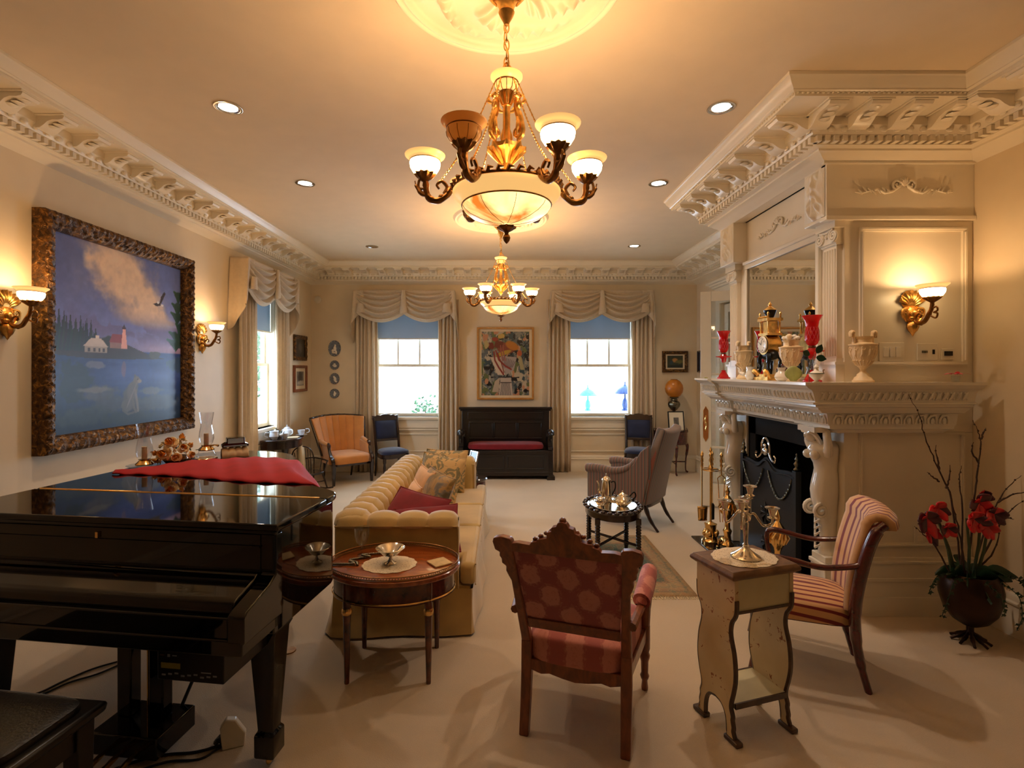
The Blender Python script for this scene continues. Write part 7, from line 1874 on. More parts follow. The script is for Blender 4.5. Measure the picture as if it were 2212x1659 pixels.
P.put(0.55 * (1 - ss(0.44, 0.56, v)) * ss(0.35, 0.9, u), (196, 150, 168))
P.put(0.8 * ss(0.5, 0.62, f2 + 0.2 * np.exp(-((v - 0.53) / 0.05) ** 2)) * np.exp(-((v - 0.55) / 0.07) ** 2), (92, 84, 128))
diag = (u - (0.42 - 0.75 * (v - 0.95))) / 0.34
cl = np.exp(-diag ** 2 * 0.9) * ss(0.52, 0.62, v)
P.put(0.95 * ss(0.36, 0.62, cl * 0.62 + 0.42 * (f2 - 0.25)) * ss(0.54, 0.64, v), (158, 140, 136))
P.put(0.9 * ss(0.5, 0.72, cl * 0.6 + 0.5 * (fbm(u, v, 9, 7) - 0.18)) * ss(0.58, 0.7, v), (212, 184, 156))
P.put(0.7 * ss(0.5, 0.8, f1) * ss(0.9, 0.5, u) * ss(0.6, 0.75, v) * (1 - cl), (120, 124, 156))
wat = 1 - ss(0.425, 0.435, v)
wc = np.array([44, 72, 146])[None, None] + (fbm(u, v, 4, 9, stretch=7) - 0.5)[..., None] * 50
P.c = P.c * (1 - wat[..., None]) + wc * wat[..., None]
P.put(wat * ss(0.55, 0.0, u) * 0.55, (34, 52, 84)); P.put(ss(0.30, 0.0, v) * 0.8, (30, 52, 72))
P.put(wat * np.exp(-((v - 0.30) / 0.06) ** 2) * 0.5 * ss(0.2, 0.5, u), (84, 110, 190))
# headland, trees, buildings, lighthouse
P.poly([(0, 0.40), (0.20, 0.385), (0.55, 0.385), (0.84, 0.392), (0.70, 0.415), (0.60, 0.44), (0.50, 0.47), (0.30, 0.455), (0, 0.44)], (52, 44, 44))
P.ell(0.74, 0.415, 0.05, 0.022, (70, 66, 48), wob=0.6)
for i in range(40):
    x = 0.005 + 0.0068 * i + 0.004 * math.sin(i * 5); hh = 0.13 + 0.06 * math.sin(i * 2.3) * math.cos(i) - 0.05 * (i / 39)
    P.poly([(x - 0.022, 0.42), (x + 0.022, 0.42), (x + 0.004, 0.44 + hh), (x, 0.46 + hh)], (34 + 5 * math.sin(i * 7), 46 + 8 * math.sin(i * 3), 48))
P.ell(0.36, 0.475, 0.06, 0.035, (40, 46, 44), wob=0.6)
P.poly([(0.20, 0.415), (0.35, 0.415), (0.35, 0.45), (0.20, 0.45)], (150, 142, 136)); P.poly([(0.19, 0.448), (0.36, 0.448), (0.31, 0.492), (0.24, 0.492)], (176, 166, 160)); P.poly([(0.27, 0.49), (0.295, 0.49), (0.295, 0.51), (0.27, 0.51)], (190, 180, 172))
for x in (0.22, 0.255, 0.29, 0.32): P.poly([(x, 0.418), (x + 0.015, 0.418), (x + 0.015, 0.438), (x, 0.438)], (52, 44, 44))
P.poly([(0.37, 0.445), (0.49, 0.445), (0.49, 0.475), (0.37, 0.475)], (128, 98, 92)); P.poly([(0.365, 0.474), (0.49, 0.474), (0.465, 0.525), (0.39, 0.525)], (120, 52, 58))
P.poly([(0.455, 0.445), (0.505, 0.445), (0.49, 0.555), (0.468, 0.555)], (206, 150, 140)); P.poly([(0.465, 0.555), (0.493, 0.555), (0.493, 0.568), (0.465, 0.568)], (60, 40, 50)); P.poly([(0.470, 0.568), (0.488, 0.568), (0.479, 0.585)], (40, 30, 40))
P.ell(0.27, 0.35, 0.065, 0.02, (140, 134, 150), a=0.6, wob=0.8); P.ell(0.475, 0.32, 0.02, 0.05, (150, 110, 130), a=0.5, wob=0.8)
# eagle
P.poly([(0.725, 0.735), (0.775, 0.752), (0.79, 0.745), (0.80, 0.738), (0.785, 0.728), (0.75, 0.725)], (40, 30, 34)); P.poly([(0.785, 0.742), (0.80, 0.745), (0.845, 0.815), (0.83, 0.825), (0.80, 0.79)], (46, 34, 36)); P.ell(0.772, 0.748, 0.010, 0.008, (226, 214, 206)); P.ell(0.812, 0.735, 0.012, 0.008, (216, 200, 196))
# fir boughs at the right edge
for (yy, L) in ((0.82, 0.07), (0.74, 0.09), (0.68, 0.10), (0.61, 0.05), (0.55, 0.12), (0.50, 0.14)):
    for k in range(9):
        t = k / 8; P.stroke([(1.0, yy), (1.0 - L * (0.4 + 0.6 * t), yy - 0.05 + 0.10 * t * (1 - 0.3 * t))], 0.008, (34, 58 + 8 * (k % 3), 54))
    P.ell(1.0, yy, L * 0.8, 0.028, (36, 62, 56), wob=1.2, a=0.85)
P.ell(0.98, 0.36, 0.12, 0.05, (46, 78, 96), wob=1.0, a=0.6); P.ell(0.14, 0.26, 0.10, 0.10, (34, 52, 58), wob=1.0, a=0.7)
# foreground rocks, log and seated mountain cat
for (x, y, a, b_, c_) in ((0.30, 0.20, 0.13, 0.035, (84, 92, 106)), (0.42, 0.13, 0.16, 0.05, (70, 82, 98)), (0.62, 0.11, 0.14, 0.05, (66, 80, 96)), (0.80, 0.12, 0.15, 0.05, (76, 86, 104)), (0.20, 0.08, 0.16, 0.05, (54, 72, 86)), (0.52, 0.05, 0.2, 0.04, (46, 66, 80)), (0.70, 0.195, 0.10, 0.02, (108, 112, 122)), (0.26, 0.215, 0.12, 0.014, (116, 116, 120))):
    P.ell(x, y, a, b_, c_, soft=0.3, wob=1.0, a=0.8)
P.ell(0.525, 0.155, 0.058, 0.070, (84, 90, 100), wob=0.3); P.ell(0.545, 0.20, 0.042, 0.065, (98, 100, 106), rot=-0.45, wob=0.3); P.ell(0.580, 0.262, 0.028, 0.024, (112, 110, 108), wob=0.3); P.ell(0.605, 0.255, 0.018, 0.011, (142, 136, 130)); P.ell(0.568, 0.287, 0.007, 0.010, (96, 94, 96)); P.ell(0.500, 0.115, 0.045, 0.040, (92, 96, 104), wob=0.4); P.stroke([(0.570, 0.20), (0.585, 0.13), (0.592, 0.08)], 0.010, (116, 114, 114)); P.stroke([(0.545, 0.16), (0.56, 0.10), (0.575, 0.075)], 0.009, (100, 100, 104)); P.stroke([(0.47, 0.09), (0.51, 0.065), (0.56, 0.072)], 0.007, (86, 90, 98)); P.ell(0.59, 0.266, 0.004, 0.004, (30, 30, 34))
for k in range(14): P.stroke([(0.50 + 0.006 * k, 0.10 + 0.010 * k), (0.508 + 0.006 * k, 0.125 + 0.010 * k)], 0.003, (128, 126, 126), a=0.5)
P.c *= 1.02 + 0.20 * ss(0.40, 0.48, v)[..., None] + 0.16 * (fbm(u, v, 40, 12)[..., None] - 0.5)
P.mesh('canvas', lambda a, b: (0.030, (a - 0.5) * 1.45, (b - 0.5) * 1.46), bp)

# ---- picture over the settle: bold strokes, a figure in a flowered hat
cp_ = thing('framed_picture', 'bold brush stroke picture of a figure in a flowered hat above the settle', 'picture', (0.075, YB, 1.815))
TB = lambda x, z, o_: (x, -0.002 - o_, z)
frame_on(cp_, TB, 0.955, 1.215, [(0, 0), (0, 0.04), (0.006, 0.046), (0.026, 0.046), (0.032, 0.036), (0.032, 0.02)], 'frame_pale_gold')
m_ = MB(); m_.box(-0.45, -0.020, -0.58, 0.45, -0.012, 0.58); m_.build('linen_slip', 'cream_cloth', cp_)
P = Paint(170, 230); u, v = P.u, P.v
w1, w2 = fbm(u, v, 6, 21), fbm(u, v, 6, 22)
n1 = fbm(u + 0.25 * w1, v + 0.25 * w2, 9, 23); n2 = fbm(u + 0.3 * w2, v * 0.7 + 0.3 * w1, 11, 24); n3 = fbm(u + 0.2 * w1, v * 0.6, 13, 25)
P.c[:] = (104, 112, 116)
P.put(ss(0.50, 0.53, n1), (150, 150, 140)); P.put(ss(0.55, 0.58, n2), (206, 192, 166)); P.put(ss(0.60, 0.62, n3), (60, 84, 92)); P.put(ss(0.585, 0.605, fbm(u + 0.3 * w2, v, 12, 26)), (30, 28, 30)); P.put(ss(0.62, 0.64, fbm(u, v + 0.2 * w1, 10, 27)), (112, 122, 76)); P.put(ss(0.66, 0.68, fbm(u, v, 9, 29)), (214, 150, 110))
P.poly([(0.36, 0.0), (0.66, 0.0), (0.62, 0.28), (0.40, 0.28)], (208, 192, 176)); P.poly([(0.22, 0.05), (0.36, 0.05), (0.38, 0.28), (0.28, 0.22)], (204, 184, 160)); P.poly([(0.18, 0.60), (0.40, 0.60), (0.50, 0.32), (0.34, 0.32)], (226, 208, 186)); P.poly([(0.40, 0.62), (0.74, 0.60), (0.68, 0.40), (0.52, 0.32)], (186, 172, 166))
for k in range(7): P.stroke([(0.40 + 0.035 * k, 0.0), (0.43 + 0.025 * k, 0.19)], 0.006, (96, 92, 92))
for k in range(8): P.stroke([(0.46 + 0.035 * k, 0.60 - 0.01 * k), (0.50 + 0.02 * k, 0.44)], 0.006, (110, 90, 96))
P.ell(0.52, 0.74, 0.19, 0.09, (150, 76, 56)); P.ell(0.64, 0.78, 0.14, 0.065, (206, 128, 40), rot=-0.3); P.ell(0.46, 0.66, 0.17, 0.035, (204, 164, 60), rot=0.25); P.ell(0.42, 0.93, 0.08, 0.04, (222, 184, 96), wob=0.8); P.ell(0.28, 0.88, 0.07, 0.035, (168, 64, 44), wob=0.8); P.ell(0.20, 0.78, 0.06, 0.06, (130, 44, 34), wob=1.0); P.ell(0.36, 0.80, 0.09, 0.06, (120, 48, 36), wob=1.0); P.ell(0.10, 0.80, 0.05, 0.06, (200, 180, 120), wob=1.0)
for x0 in (0.40, 0.45): P.stroke([(x0, 0.78), (x0 + 0.01, 0.68), (x0 + 0.05, 0.55)], 0.012, (176, 96, 84))
P.stroke([(0.26, 0.68), (0.28, 0.55), (0.36, 0.44), (0.46, 0.33)], 0.016, (150, 52, 40)); P.stroke([(0.30, 0.70), (0.36, 0.56), (0.50, 0.46), (0.62, 0.41)], 0.015, (160, 58, 46)); P.stroke([(0.34, 0.66), (0.42, 0.50), (0.47, 0.36)], 0.010, (140, 50, 40))
P.ell(0.80, 0.66, 0.05, 0.04, (206, 104, 60), wob=0.8); P.poly([(0.76, 0.62), (0.84, 0.60), (0.90, 0.40), (0.82, 0.40)], (190, 176, 130))
P.stroke([(0.36, 0.29), (0.50, 0.285), (0.62, 0.29)], 0.010, (40, 36, 40)); P.stroke([(0.40, 0.20), (0.62, 0.20)], 0.007, (60, 54, 54))
P.c *= 0.88
P.mesh('canvas', lambda a, b: ((a - 0.5) * 0.80, -0.024, (b - 0.5) * 1.07), cp_)

def small_pic(label, T, loc, w, h, bw, fm, base, blobs, matw=0.0, name='framed_picture', cat='picture'):
    r = thing(name, label, cat, loc)
    frame_on(r, T, w, h, [(0, 0), (0, 0.03), (bw * 0.25, 0.04), (bw * 0.6, 0.032), (bw, 0.024), (bw, 0.01)], fm, carve=0.006 if fm == 'carved_gilt' else 0, n=60)
    P = Paint(60, 60); u, v = P.u, P.v
    P.c[:] = base; P.c *= (0.75 + 0.5 * fbm(u, v, 5, len(label)))[..., None]
    for b_ in blobs: P.ell(*b_, wob=0.8, soft=0.3)
    if matw:
        m_ = ((u < matw) | (u > 1 - matw) | (v < matw) | (v > 1 - matw)).astype(float); P.put(m_, (216, 198, 166))
    P.mesh('canvas', lambda a, b: T((a - 0.5) * (w - 2 * bw) * 1.01, (b - 0.5) * (h - 2 * bw) * 1.01, 0.014), r)
    return r
small_pic('small gold framed landscape with a pale mat above the parlour lamp', TB, (2.93, YB, 1.845), 0.43, 0.36, 0.055, 'carved_gilt', (58, 62, 40), [(0.5, 0.60, 0.14, 0.14, (190, 130, 62)), (0.30, 0.45, 0.08, 0.12, (50, 66, 70)), (0.72, 0.5, 0.2, 0.12, (110, 104, 52)), (0.5, 0.2, 0.4, 0.08, (34, 36, 24))], 0.10)
TLs = lambda x, z, o_: (0.002 + o_, x, z)
small_pic('upper of two small gilt framed pictures between side window and corner', TLs, (XL, 8.08, 2.055), 0.48, 0.40, 0.06, 'carved_gilt', (40, 36, 32), [(0.5, 0.5, 0.2, 0.3, (92, 88, 84)), (0.3, 0.3, 0.2, 0.1, (60, 50, 40))])
small_pic('lower of two small wood framed pictures between side window and corner', TLs, (XL, 8.08, 1.57), 0.50, 0.42, 0.045, 'walnut', (120, 116, 108), [(0.5, 0.55, 0.2, 0.3, (60, 58, 56)), (0.55, 0.3, 0.3, 0.1, (180, 172, 160))], 0.16)
TRs = lambda x, z, o_: (-0.002 - o_, x, z)
small_pic('dark framed picture partly hidden by the open white door', TRs, (XR, 8.24, 1.845), 0.46, 0.36, 0.035, 'dark_wood', (70, 76, 80), [(0.5, 0.3, 0.4, 0.15, (40, 44, 46))])

# ---- relief plaques and sensor on the back wall
def plaque(label, z, rx, rz, fig):
    r = thing('relief_plaque', label, 'plaque', (-2.80, YB, z), 0, 'round relief plaques')
    q = MB(); q.loft([[(rx * s * math.cos(2 * PI * i / 36), y, rz * s * math.sin(2 * PI * i / 36)) for i in range(36)] for s, y in ((1, -0.001), (1, -0.012), (0.95, -0.018), (0.86, -0.014), (0.84, -0.010), (0.01, -0.010))]); q.build('rim', 'slate_blue', r)
    q = MB()
    for (x, zz, a, b_) in fig: q.ell((x * rx, -0.012, zz * rz), (a * rx, 0.008, b_ * rz), 12, 7)
    for k in range(12):
        t = 2 * PI * k / 12; q.ell((0.90 * rx * math.cos(t), -0.017, 0.90 * rz * math.sin(t)), (0.05 * rx, 0.004, 0.05 * rx), 6, 4)
    q.build('figure', 'porcelain', r)
plaque('largest oval grey plaque with white relief, topmost of four', 2.07, 0.105, 0.135, [(0.1, 0.35, 0.16, 0.15), (0.05, -0.05, 0.25, 0.35), (-0.3, -0.3, 0.2, 0.2), (0.25, -0.5, 0.15, 0.25), (-0.1, -0.55, 0.4, 0.1)])
plaque('small round grey plaque with white relief, second from the top', 1.79, 0.078, 0.078, [(0, 0.2, 0.25, 0.2), (0.1, -0.2, 0.4, 0.3), (-0.3, -0.1, 0.2, 0.2)])
plaque('round grey plaque with dark and white relief, third from the top', 1.56, 0.082, 0.095, [(-0.1, 0.3, 0.2, 0.2), (0.1, -0.1, 0.3, 0.4), (0.3, -0.5, 0.25, 0.15)])
plaque('small round grey plaque with white relief, lowest of four', 1.31, 0.080, 0.080, [(0, 0.3, 0.15, 0.2), (0, -0.2, 0.25, 0.4), (0.25, 0.0, 0.15, 0.25)])
q = MB(); q.lathe([(0, 0), (0.06, 0), (0.06, 0.02), (0.045, 0.032), (0.02, 0.034), (0.018, 0.03), (0, 0.03)], n=28); q.v = [(x, -z, y) for x, y, z in q.v]; o = q.build('wall_sensor', 'white_plastic'); o.location = (-3.08, YB, 2.89); tag(o, 'small round white sensor high on the back wall by the corner', 'sensor')

# ================================================================ on the mantel
MZ = 1.6205
def lustre(label, loc):
    r = thing('lustre_lamp', label, 'candle lamp', loc, 0, 'ruby lustre lamps on the mantel')
    q = MB(); q.lathe([(0.0, 0), (0.062, 0), (0.062, 0.010), (0.050, 0.014), (0.040, 0.035), (0.026, 0.058), (0.018, 0.072), (0.026, 0.080), (0.0, 0.082)], n=10); q.build('foot', 'ruby_glass', r)
    q = MB(); q.lathe([(0.012, 0.08), (0.020, 0.095), (0.012, 0.11), (0.018, 0.13), (0.012, 0.15), (0.022, 0.165)], n=12); q.build('stem', 'crystal', r)
    q = MB(); rings = []
    for a, b in ((0.012, 0.155), (0.022, 0.165), (0.026, 0.195), (0.040, 0.205), (0.070, 0.212), (0.074, 0.218), (0.060, 0.217), (0.03, 0.225), (0.02, 0.24)): rings.append([(a * (1 + (0.06 * math.cos(8 * 2 * PI * i / 48) if a > 0.05 else 0)) * math.cos(2 * PI * i / 48), a * (1 + (0.06 * math.cos(8 * 2 * PI * i / 48) if a > 0.05 else 0)) * math.sin(2 * PI * i / 48), b) for i in range(48)])
    q.loft(rings); q.build('drip_pan', 'ruby_glass', r)
    for k in range(10):
        a = 2 * PI * k / 10; q = MB(); x, y = 0.066 * math.cos(a), 0.066 * math.sin(a)
        q.tube([(x, y, 0.206), (x, y, 0.195)], 0.003, 5); q.loft([[(x + w * math.cos(t), y + w * math.sin(t), z) for t in [2 * PI * i / 6 for i in range(6)]] for z, w in ((0.195, 0.003), (0.188, 0.006), (0.180, 0.004), (0.172, 0.0065), (0.125, 0.0055), (0.112, 0.001))], smooth=False); q.build('prism_drop', 'crystal', r)
    q = MB(); q.lathe([(0.0, 0.232), (0.02, 0.235), (0.026, 0.245), (0.018, 0.258), (0.0, 0.26)], n=16); q.build('burner', 'pewter', r)
    q = MB()
    prof = [(0.022, 0.255), (0.036, 0.268), (0.045, 0.30), (0.043, 0.35), (0.038, 0.385), (0.044, 0.425), (0.062, 0.462), (0.067, 0.466), (0.065, 0.467), (0.042, 0.427), (0.0355, 0.385), (0.0405, 0.35), (0.0425, 0.30)]
    q.loft([[(a * math.cos(2 * PI * i / 36), a * math.sin(2 * PI * i / 36), b) for i in range(36)] for a, b in prof], False); so = q.build('shade', 'ruby_glass', r)
    q = MB()                                                  # cut diamond lattice
    for k in range(12):
        for sgn in (-1, 1):
            pts = []
            for t in range(9):
                z = 0.285 + 0.10 * t / 8; rr = interp([(0.0425,), (0.0455,), (0.0450,), (0.0435,), (0.0385,)], t / 8)[0]
                a = 2 * PI * k / 12 + sgn * 0.9 * t / 8
                pts.append((rr * math.cos(a), rr * math.sin(a), z))
            q.tube(pts, 0.0009, 4)
    q.build('cut_lattice', 'petal_pink', so)
    return r
lustre('ruby glass lustre with crystal drops at the far end of the mantel', (2.20, 5.03, MZ))
lustre('ruby glass lustre with crystal drops at the near end of the mantel', (2.20, 3.60, MZ))
def urn(label, loc, rz, lid):
    r = thing('stone_urn', label, 'urn', loc, rz, 'cream carved urns on the mantel')
    q = MB(); q.T = Matrix.Diagonal((0.86, 0.86, 1, 1)); q.lathe([(0.0, 0), (0.074, 0), (0.074, 0.012), (0.066, 0.016), (0.060, 0.030), (0.044, 0.042), (0.042, 0.052), (0.024, 0.066), (0.020, 0.082), (0.026, 0.094), (0.046, 0.112), (0.070, 0.150), (0.086, 0.195), (0.090, 0.225), (0.093, 0.245), (0.098, 0.250), (0.098, 0.256), (0.070, 0.262), (0.060, 0.268), (0.060, 0.292), (0.070, 0.302), (0.072, 0.308), (0.062, 0.308), (0.054, 0.29), (0.0, 0.285)], n=40); q.build('body', 'marble_urn', r)
    q = MB(); q.T = Matrix.Diagonal((0.86, 0.86, 1, 1)); rng = random.Random(7)
    for k in range(11):                                       # frieze of small figures
        a = 2 * PI * k / 11; R = 0.088
        p = lambda da, z, d=0.0: ((R + d) * math.cos(a + da), (R + d) * math.sin(a + da), z)
        q.ell(p(0, 0.232), (0.008, 0.008, 0.009), 7, 5); q.tube([p(0, 0.226), p(0.02, 0.205, -0.002), p(-0.03, 0.178, -0.012), p(0.03, 0.152, -0.022)], [0.006, 0.010, 0.009, 0.005], 7)
        q.tube([p(0, 0.218, 0.004), p(0.16, 0.214, 0.002), p(0.25, 0.228, 0.002)], [0.004, 0.004, 0.003], 5); q.tube([p(0, 0.19), p(-0.16, 0.17, -0.012), p(-0.12, 0.148, -0.022)], [0.005, 0.005, 0.004], 5)
    for k in range(20):
        a = 2 * PI * k / 20; q.tube([(0.046 * math.cos(a), 0.046 * math.sin(a), 0.113), (0.070 * math.cos(a), 0.070 * math.sin(a), 0.148)], [0.004, 0.007], 6)
    q.build('relief_figures', 'marble_urn', r)
    for sg in (-1, 1):
        q = MB(); q.T = Matrix.Diagonal((0.86, 0.86, 1, 1)); q.tube(spl([(sg * 0.078, 0, 0.255), (sg * 0.075, 0, 0.30), (sg * 0.082, 0, 0.335), (sg * 0.098, 0, 0.335), (sg * 0.100, 0, 0.310), (sg * 0.088, 0, 0.308)], 6), [0.010, 0.010, 0.013, 0.014, 0.012, 0.008], 10, flat=1.5); q.build('handle', 'marble_urn', r)
    if lid:
        q = MB(); rng = random.Random(3)
        for k in range(12):
            a = rng.uniform(0, 2 * PI); R = rng.uniform(0, 0.05); q.ell((R * math.cos(a), R * math.sin(a), 0.315 + rng.uniform(0, 0.025)), (0.018, 0.018, 0.014), 8, 6)
        q.build('porcelain_blooms', 'porcelain', r)
    return r
urn('carved cream urn beside the far ruby lustre', (2.25, 4.72, MZ), 0.5, False)
urn('carved cream urn heaped with pale blooms, in front of the mirror', (2.20, 3.86, MZ), 0.9, True)
urn('carved cream urn with curled handles on the mantel end below the wall sconce', (2.455, 3.452, MZ), 0.05, False)

ck = thing('mantel_clock', 'ornate gilt and black mantel clock reflected in the mirror', 'clock', (2.22, 4.20, MZ), 0.0)
q = MB(); q.boxc(0, 0, 0.012, 0.17, 0.24, 0.024); q.boxc(0, 0, 0.036, 0.14, 0.20, 0.024)
for sy in (-1, 1):
    q.tube(spl([(-0.06, sy * 0.06, 0.04), (-0.085, sy * 0.09, 0.075), (-0.075, sy * 0.115, 0.045), (-0.06, sy * 0.13, 0.015)], 5), [0.02, 0.018, 0.016, 0.010], 8)
q.build('base', 'gilt', ck, bevel=0.004)
for sx in (-1, 1):
    for sy in (-1, 1):
        l = MB(); l.tube(spl([(sx * 0.04, sy * 0.055, 0.21), (sx * 0.05, sy * 0.075, 0.165), (sx * 0.045, sy * 0.06, 0.11), (sx * 0.05, sy * 0.085, 0.05)], 5), [0.020, 0.018, 0.011, 0.012], 8); l.build('leg', 'black_satin', ck)
q = MB(); q.ell((0, 0, 0.205), (0.055, 0.10, 0.05), 16, 10); q.tube(spl([(0, 0.08, 0.22), (0, 0.115, 0.26), (0, 0.125, 0.30), (0, 0.145, 0.285)], 5), [0.03, 0.026, 0.024, 0.014], 10); q.build('carrier_figure', 'black_satin', ck)
q = MB(); q.lathe([(0.0, -0.055), (0.075, -0.055), (0.082, -0.045), (0.078, 0.045), (0.082, 0.055), (0.0, 0.055)], n=32); q.v = [(-z, y, x + 0.29) for x, y, z in q.v]; q.build('drum', 'gilt', ck)
q = MB(); q.lathe([(0.0, 0.058), (0.066, 0.058), (0.070, 0.062), (0.066, 0.070), (0.0, 0.076)], n=32); q.v = [(-z, y, x + 0.29) for x, y, z in q.v]; d_ = q.build('dial', 'porcelain', ck)
q = MB()
for k in range(12):
    a = k * PI / 6; q.rot(-0.0755, 0.053 * math.sin(a), 0.29 + 0.053 * math.cos(a), 0.003, 0.0025, 0.012, (-a, 0, 0))
q.rot(-0.078, 0.014, 0.302, 0.002, 0.003, 0.035, (-0.9, 0, 0)); q.rot(-0.079, -0.010, 0.31, 0.002, 0.003, 0.048, (0.4, 0, 0)); q.build('dial_markings', 'black_satin', d_)
q = MB(); q.boxc(0, 0, 0.375, 0.12, 0.15, 0.02)
for sx in (-1, 1):
    for sy in (-1, 1): q.lathe([(0.012, 0.385), (0.008, 0.395), (0.008, 0.475), (0.013, 0.485)], (sx * 0.045, sy * 0.06, 0), 10); q.lathe([(0.008, 0.505), (0.006, 0.53), (0.010, 0.545), (0.0, 0.56)], (sx * 0.05, sy * 0.065, 0), 8)
q.boxc(0, 0, 0.43, 0.075, 0.10, 0.10); q.boxc(0, 0, 0.495, 0.13, 0.16, 0.022)
for k in range(10): q.ell((-0.06, -0.07 + 0.0155 * k, 0.512), (0.008, 0.008, 0.012), 6, 5)
q.build('tower', 'gilt', ck, bevel=0.002)
q = MB(); q.lathe([(0.018, 0.505), (0.03, 0.52), (0.045, 0.555), (0.050, 0.575), (0.0, 0.576)], n=24); q.build('urn', 'black_satin', ck)
q = MB(); q.lathe([(0.052, 0.574), (0.035, 0.59), (0.022, 0.60), (0.010, 0.61), (0.016, 0.622), (0.006, 0.635), (0.0, 0.65)], n=20); q.build('urn_lid', 'gilt', ck)

potx('milk_jug', 'small white flowered jug between the far urn and the clock', 'jug', (2.13, 4.34, MZ), 1.0, 'porcelain', True, False, True, 2.2, [(0.0, 0), (0.03, 0), (0.036, 0.008), (0.046, 0.035), (0.036, 0.065), (0.030, 0.085), (0.038, 0.11), (0.034, 0.11), (0.026, 0.085), (0.0, 0.03)])
q = MB(); q.lathe([(0.0, 0), (0.026, 0), (0.040, 0.012), (0.048, 0.032), (0.040, 0.056), (0.026, 0.068), (0.022, 0.080), (0.032, 0.100), (0.029, 0.100), (0.018, 0.080), (0.0, 0.03)], n=28); o = q.build('small_vase', 'porcelain'); o.location = (2.08, 3.775, MZ); tag(o, 'squat white vase with flared neck before the bloom filled urn', 'vase')
lb = thing('leaf_dish', 'pale olive leaf shaped dish propped beside the near ruby lustre', 'dish', (2.08, 3.62, MZ), -0.5)
q = MB(); q.grid(lambda u, v: ((u - 0.5) * 0.11 * math.sin(PI * min(0.97, max(0.06, v))) ** 0.6, 0.03 * v + 0.02 * (u - 0.5) ** 2 * 4 * 0.3, 0.004 + 0.105 * v), 11, 12); q.build('dish', 'leaf_pale', lb, solid=0.004)
q = MB(); q.tube([(0, 0.0, 0.006), (0, 0.028, 0.10)], 0.003, 5); q.build('midrib', 'leaf_pale', lb)
fcup = thing('footed_cup', 'small white footed cup with dark rim and curled handle at the mantel corner', 'cup', (2.105, 3.40, MZ), 0.3)
q = MB(); q.lathe([(0.0, 0), (0.022, 0), (0.022, 0.004), (0.010, 0.010), (0.020, 0.020), (0.040, 0.040), (0.046, 0.058), (0.0, 0.056)], n=26); q.build('bowl', 'porcelain', fcup)
q = MB(); q.torus((0, 0, 0.059), 0.045, 0.003, 28, 6); q.build('rim', 'leaf', fcup)
q = MB(); q.lathe([(0.042, 0.060), (0.030, 0.070), (0.015, 0.078), (0.010, 0.09), (0.016, 0.10), (0.010, 0.112), (0.0, 0.12)], n=20); q.build('lid', 'porcelain', fcup)
q = MB(); q.tube(spl([(0.042, 0, 0.05), (0.062, 0, 0.06), (0.060, 0, 0.08), (0.072, 0, 0.082)], 5), 0.003, 6); q.build('handle', 'bronze', fcup)
rl = thing('leaf_spray', 'three dark green rose leaves on a stem beside the near ruby lustre', 'leaves', (2.125, 3.49, MZ + 0.0), 0.0)
q = MB(); q.tube(spl([(0.0, 0.02, 0.0), (0.0, 0.015, 0.10), (0.015, 0.0, 0.165), (0.025, 0, 0.175)], 5), 0.0025, 6); q.build('stem', 'stem', rl)
for (x, z, a, L) in ((-0.015, 0.185, 2.75, 0.06), (0.035, 0.195, 1.2, 0.065), (0.03, 0.17, -0.25, 0.062)):
    q = MB(); q.grid(lambda u, v: (x + math.cos(a) * L * u - math.sin(a) * L * 0.38 * (v - 0.5) * 2 * math.sin(PI * min(0.97, u + 0.03)) ** 0.8, -0.01 - 0.015 * u, z + math.sin(a) * L * u + math.cos(a) * L * 0.38 * (v - 0.5) * 2 * math.sin(PI * min(0.97, u + 0.03)) ** 0.8), 12, 7); q.build('leaf', 'leaf', rl, solid=0.001)
pk = thing('pink_flower', 'small pink flower in a tiny glass at the right end of the mantel', 'flower', (3.085, 3.455, MZ))
q = MB(); q.lathe([(0.0, 0), (0.020, 0), (0.024, 0.02), (0.026, 0.045), (0.024, 0.045), (0.020, 0.01), (0.0, 0.006)], n=20); q.build('glass', 'clear_glass', pk)
q = MB()
for k in range(9):
    a = 2 * PI * k / 9; L = 0.04 + 0.02 * (k % 3)
    q.grid(lambda u, v: (L * u * math.cos(a) * 1.2 - math.sin(a) * 0.014 * (v - 0.5) * 2 * math.sin(PI * min(.97, u + .02)), L * 0.7 * u * math.sin(a) + math.cos(a) * 0.014 * (v - 0.5) * 2 * math.sin(PI * min(.97, u + .02)), 0.055 + 0.03 * u * (1 - u) - 0.004 * u), 7, 5)
q.build('petals', 'petal_pink', pk, solid=0.001)
q = MB(); q.ell((0.004, -0.01, 0.062), (0.016, 0.012, 0.010), 10, 7); q.build('flower_heart', 'petal_red', pk)
q = MB(); q.lathe([(0.0, 0), (0.018, 0), (0.018, 0.007), (0.0, 0.008)], n=16); o = q.build('tealight', 'leaf_pale'); o.location = (2.09, 5.19, MZ); tag(o, 'tiny flat yellow candle at the far corner of the mantel', 'candle')

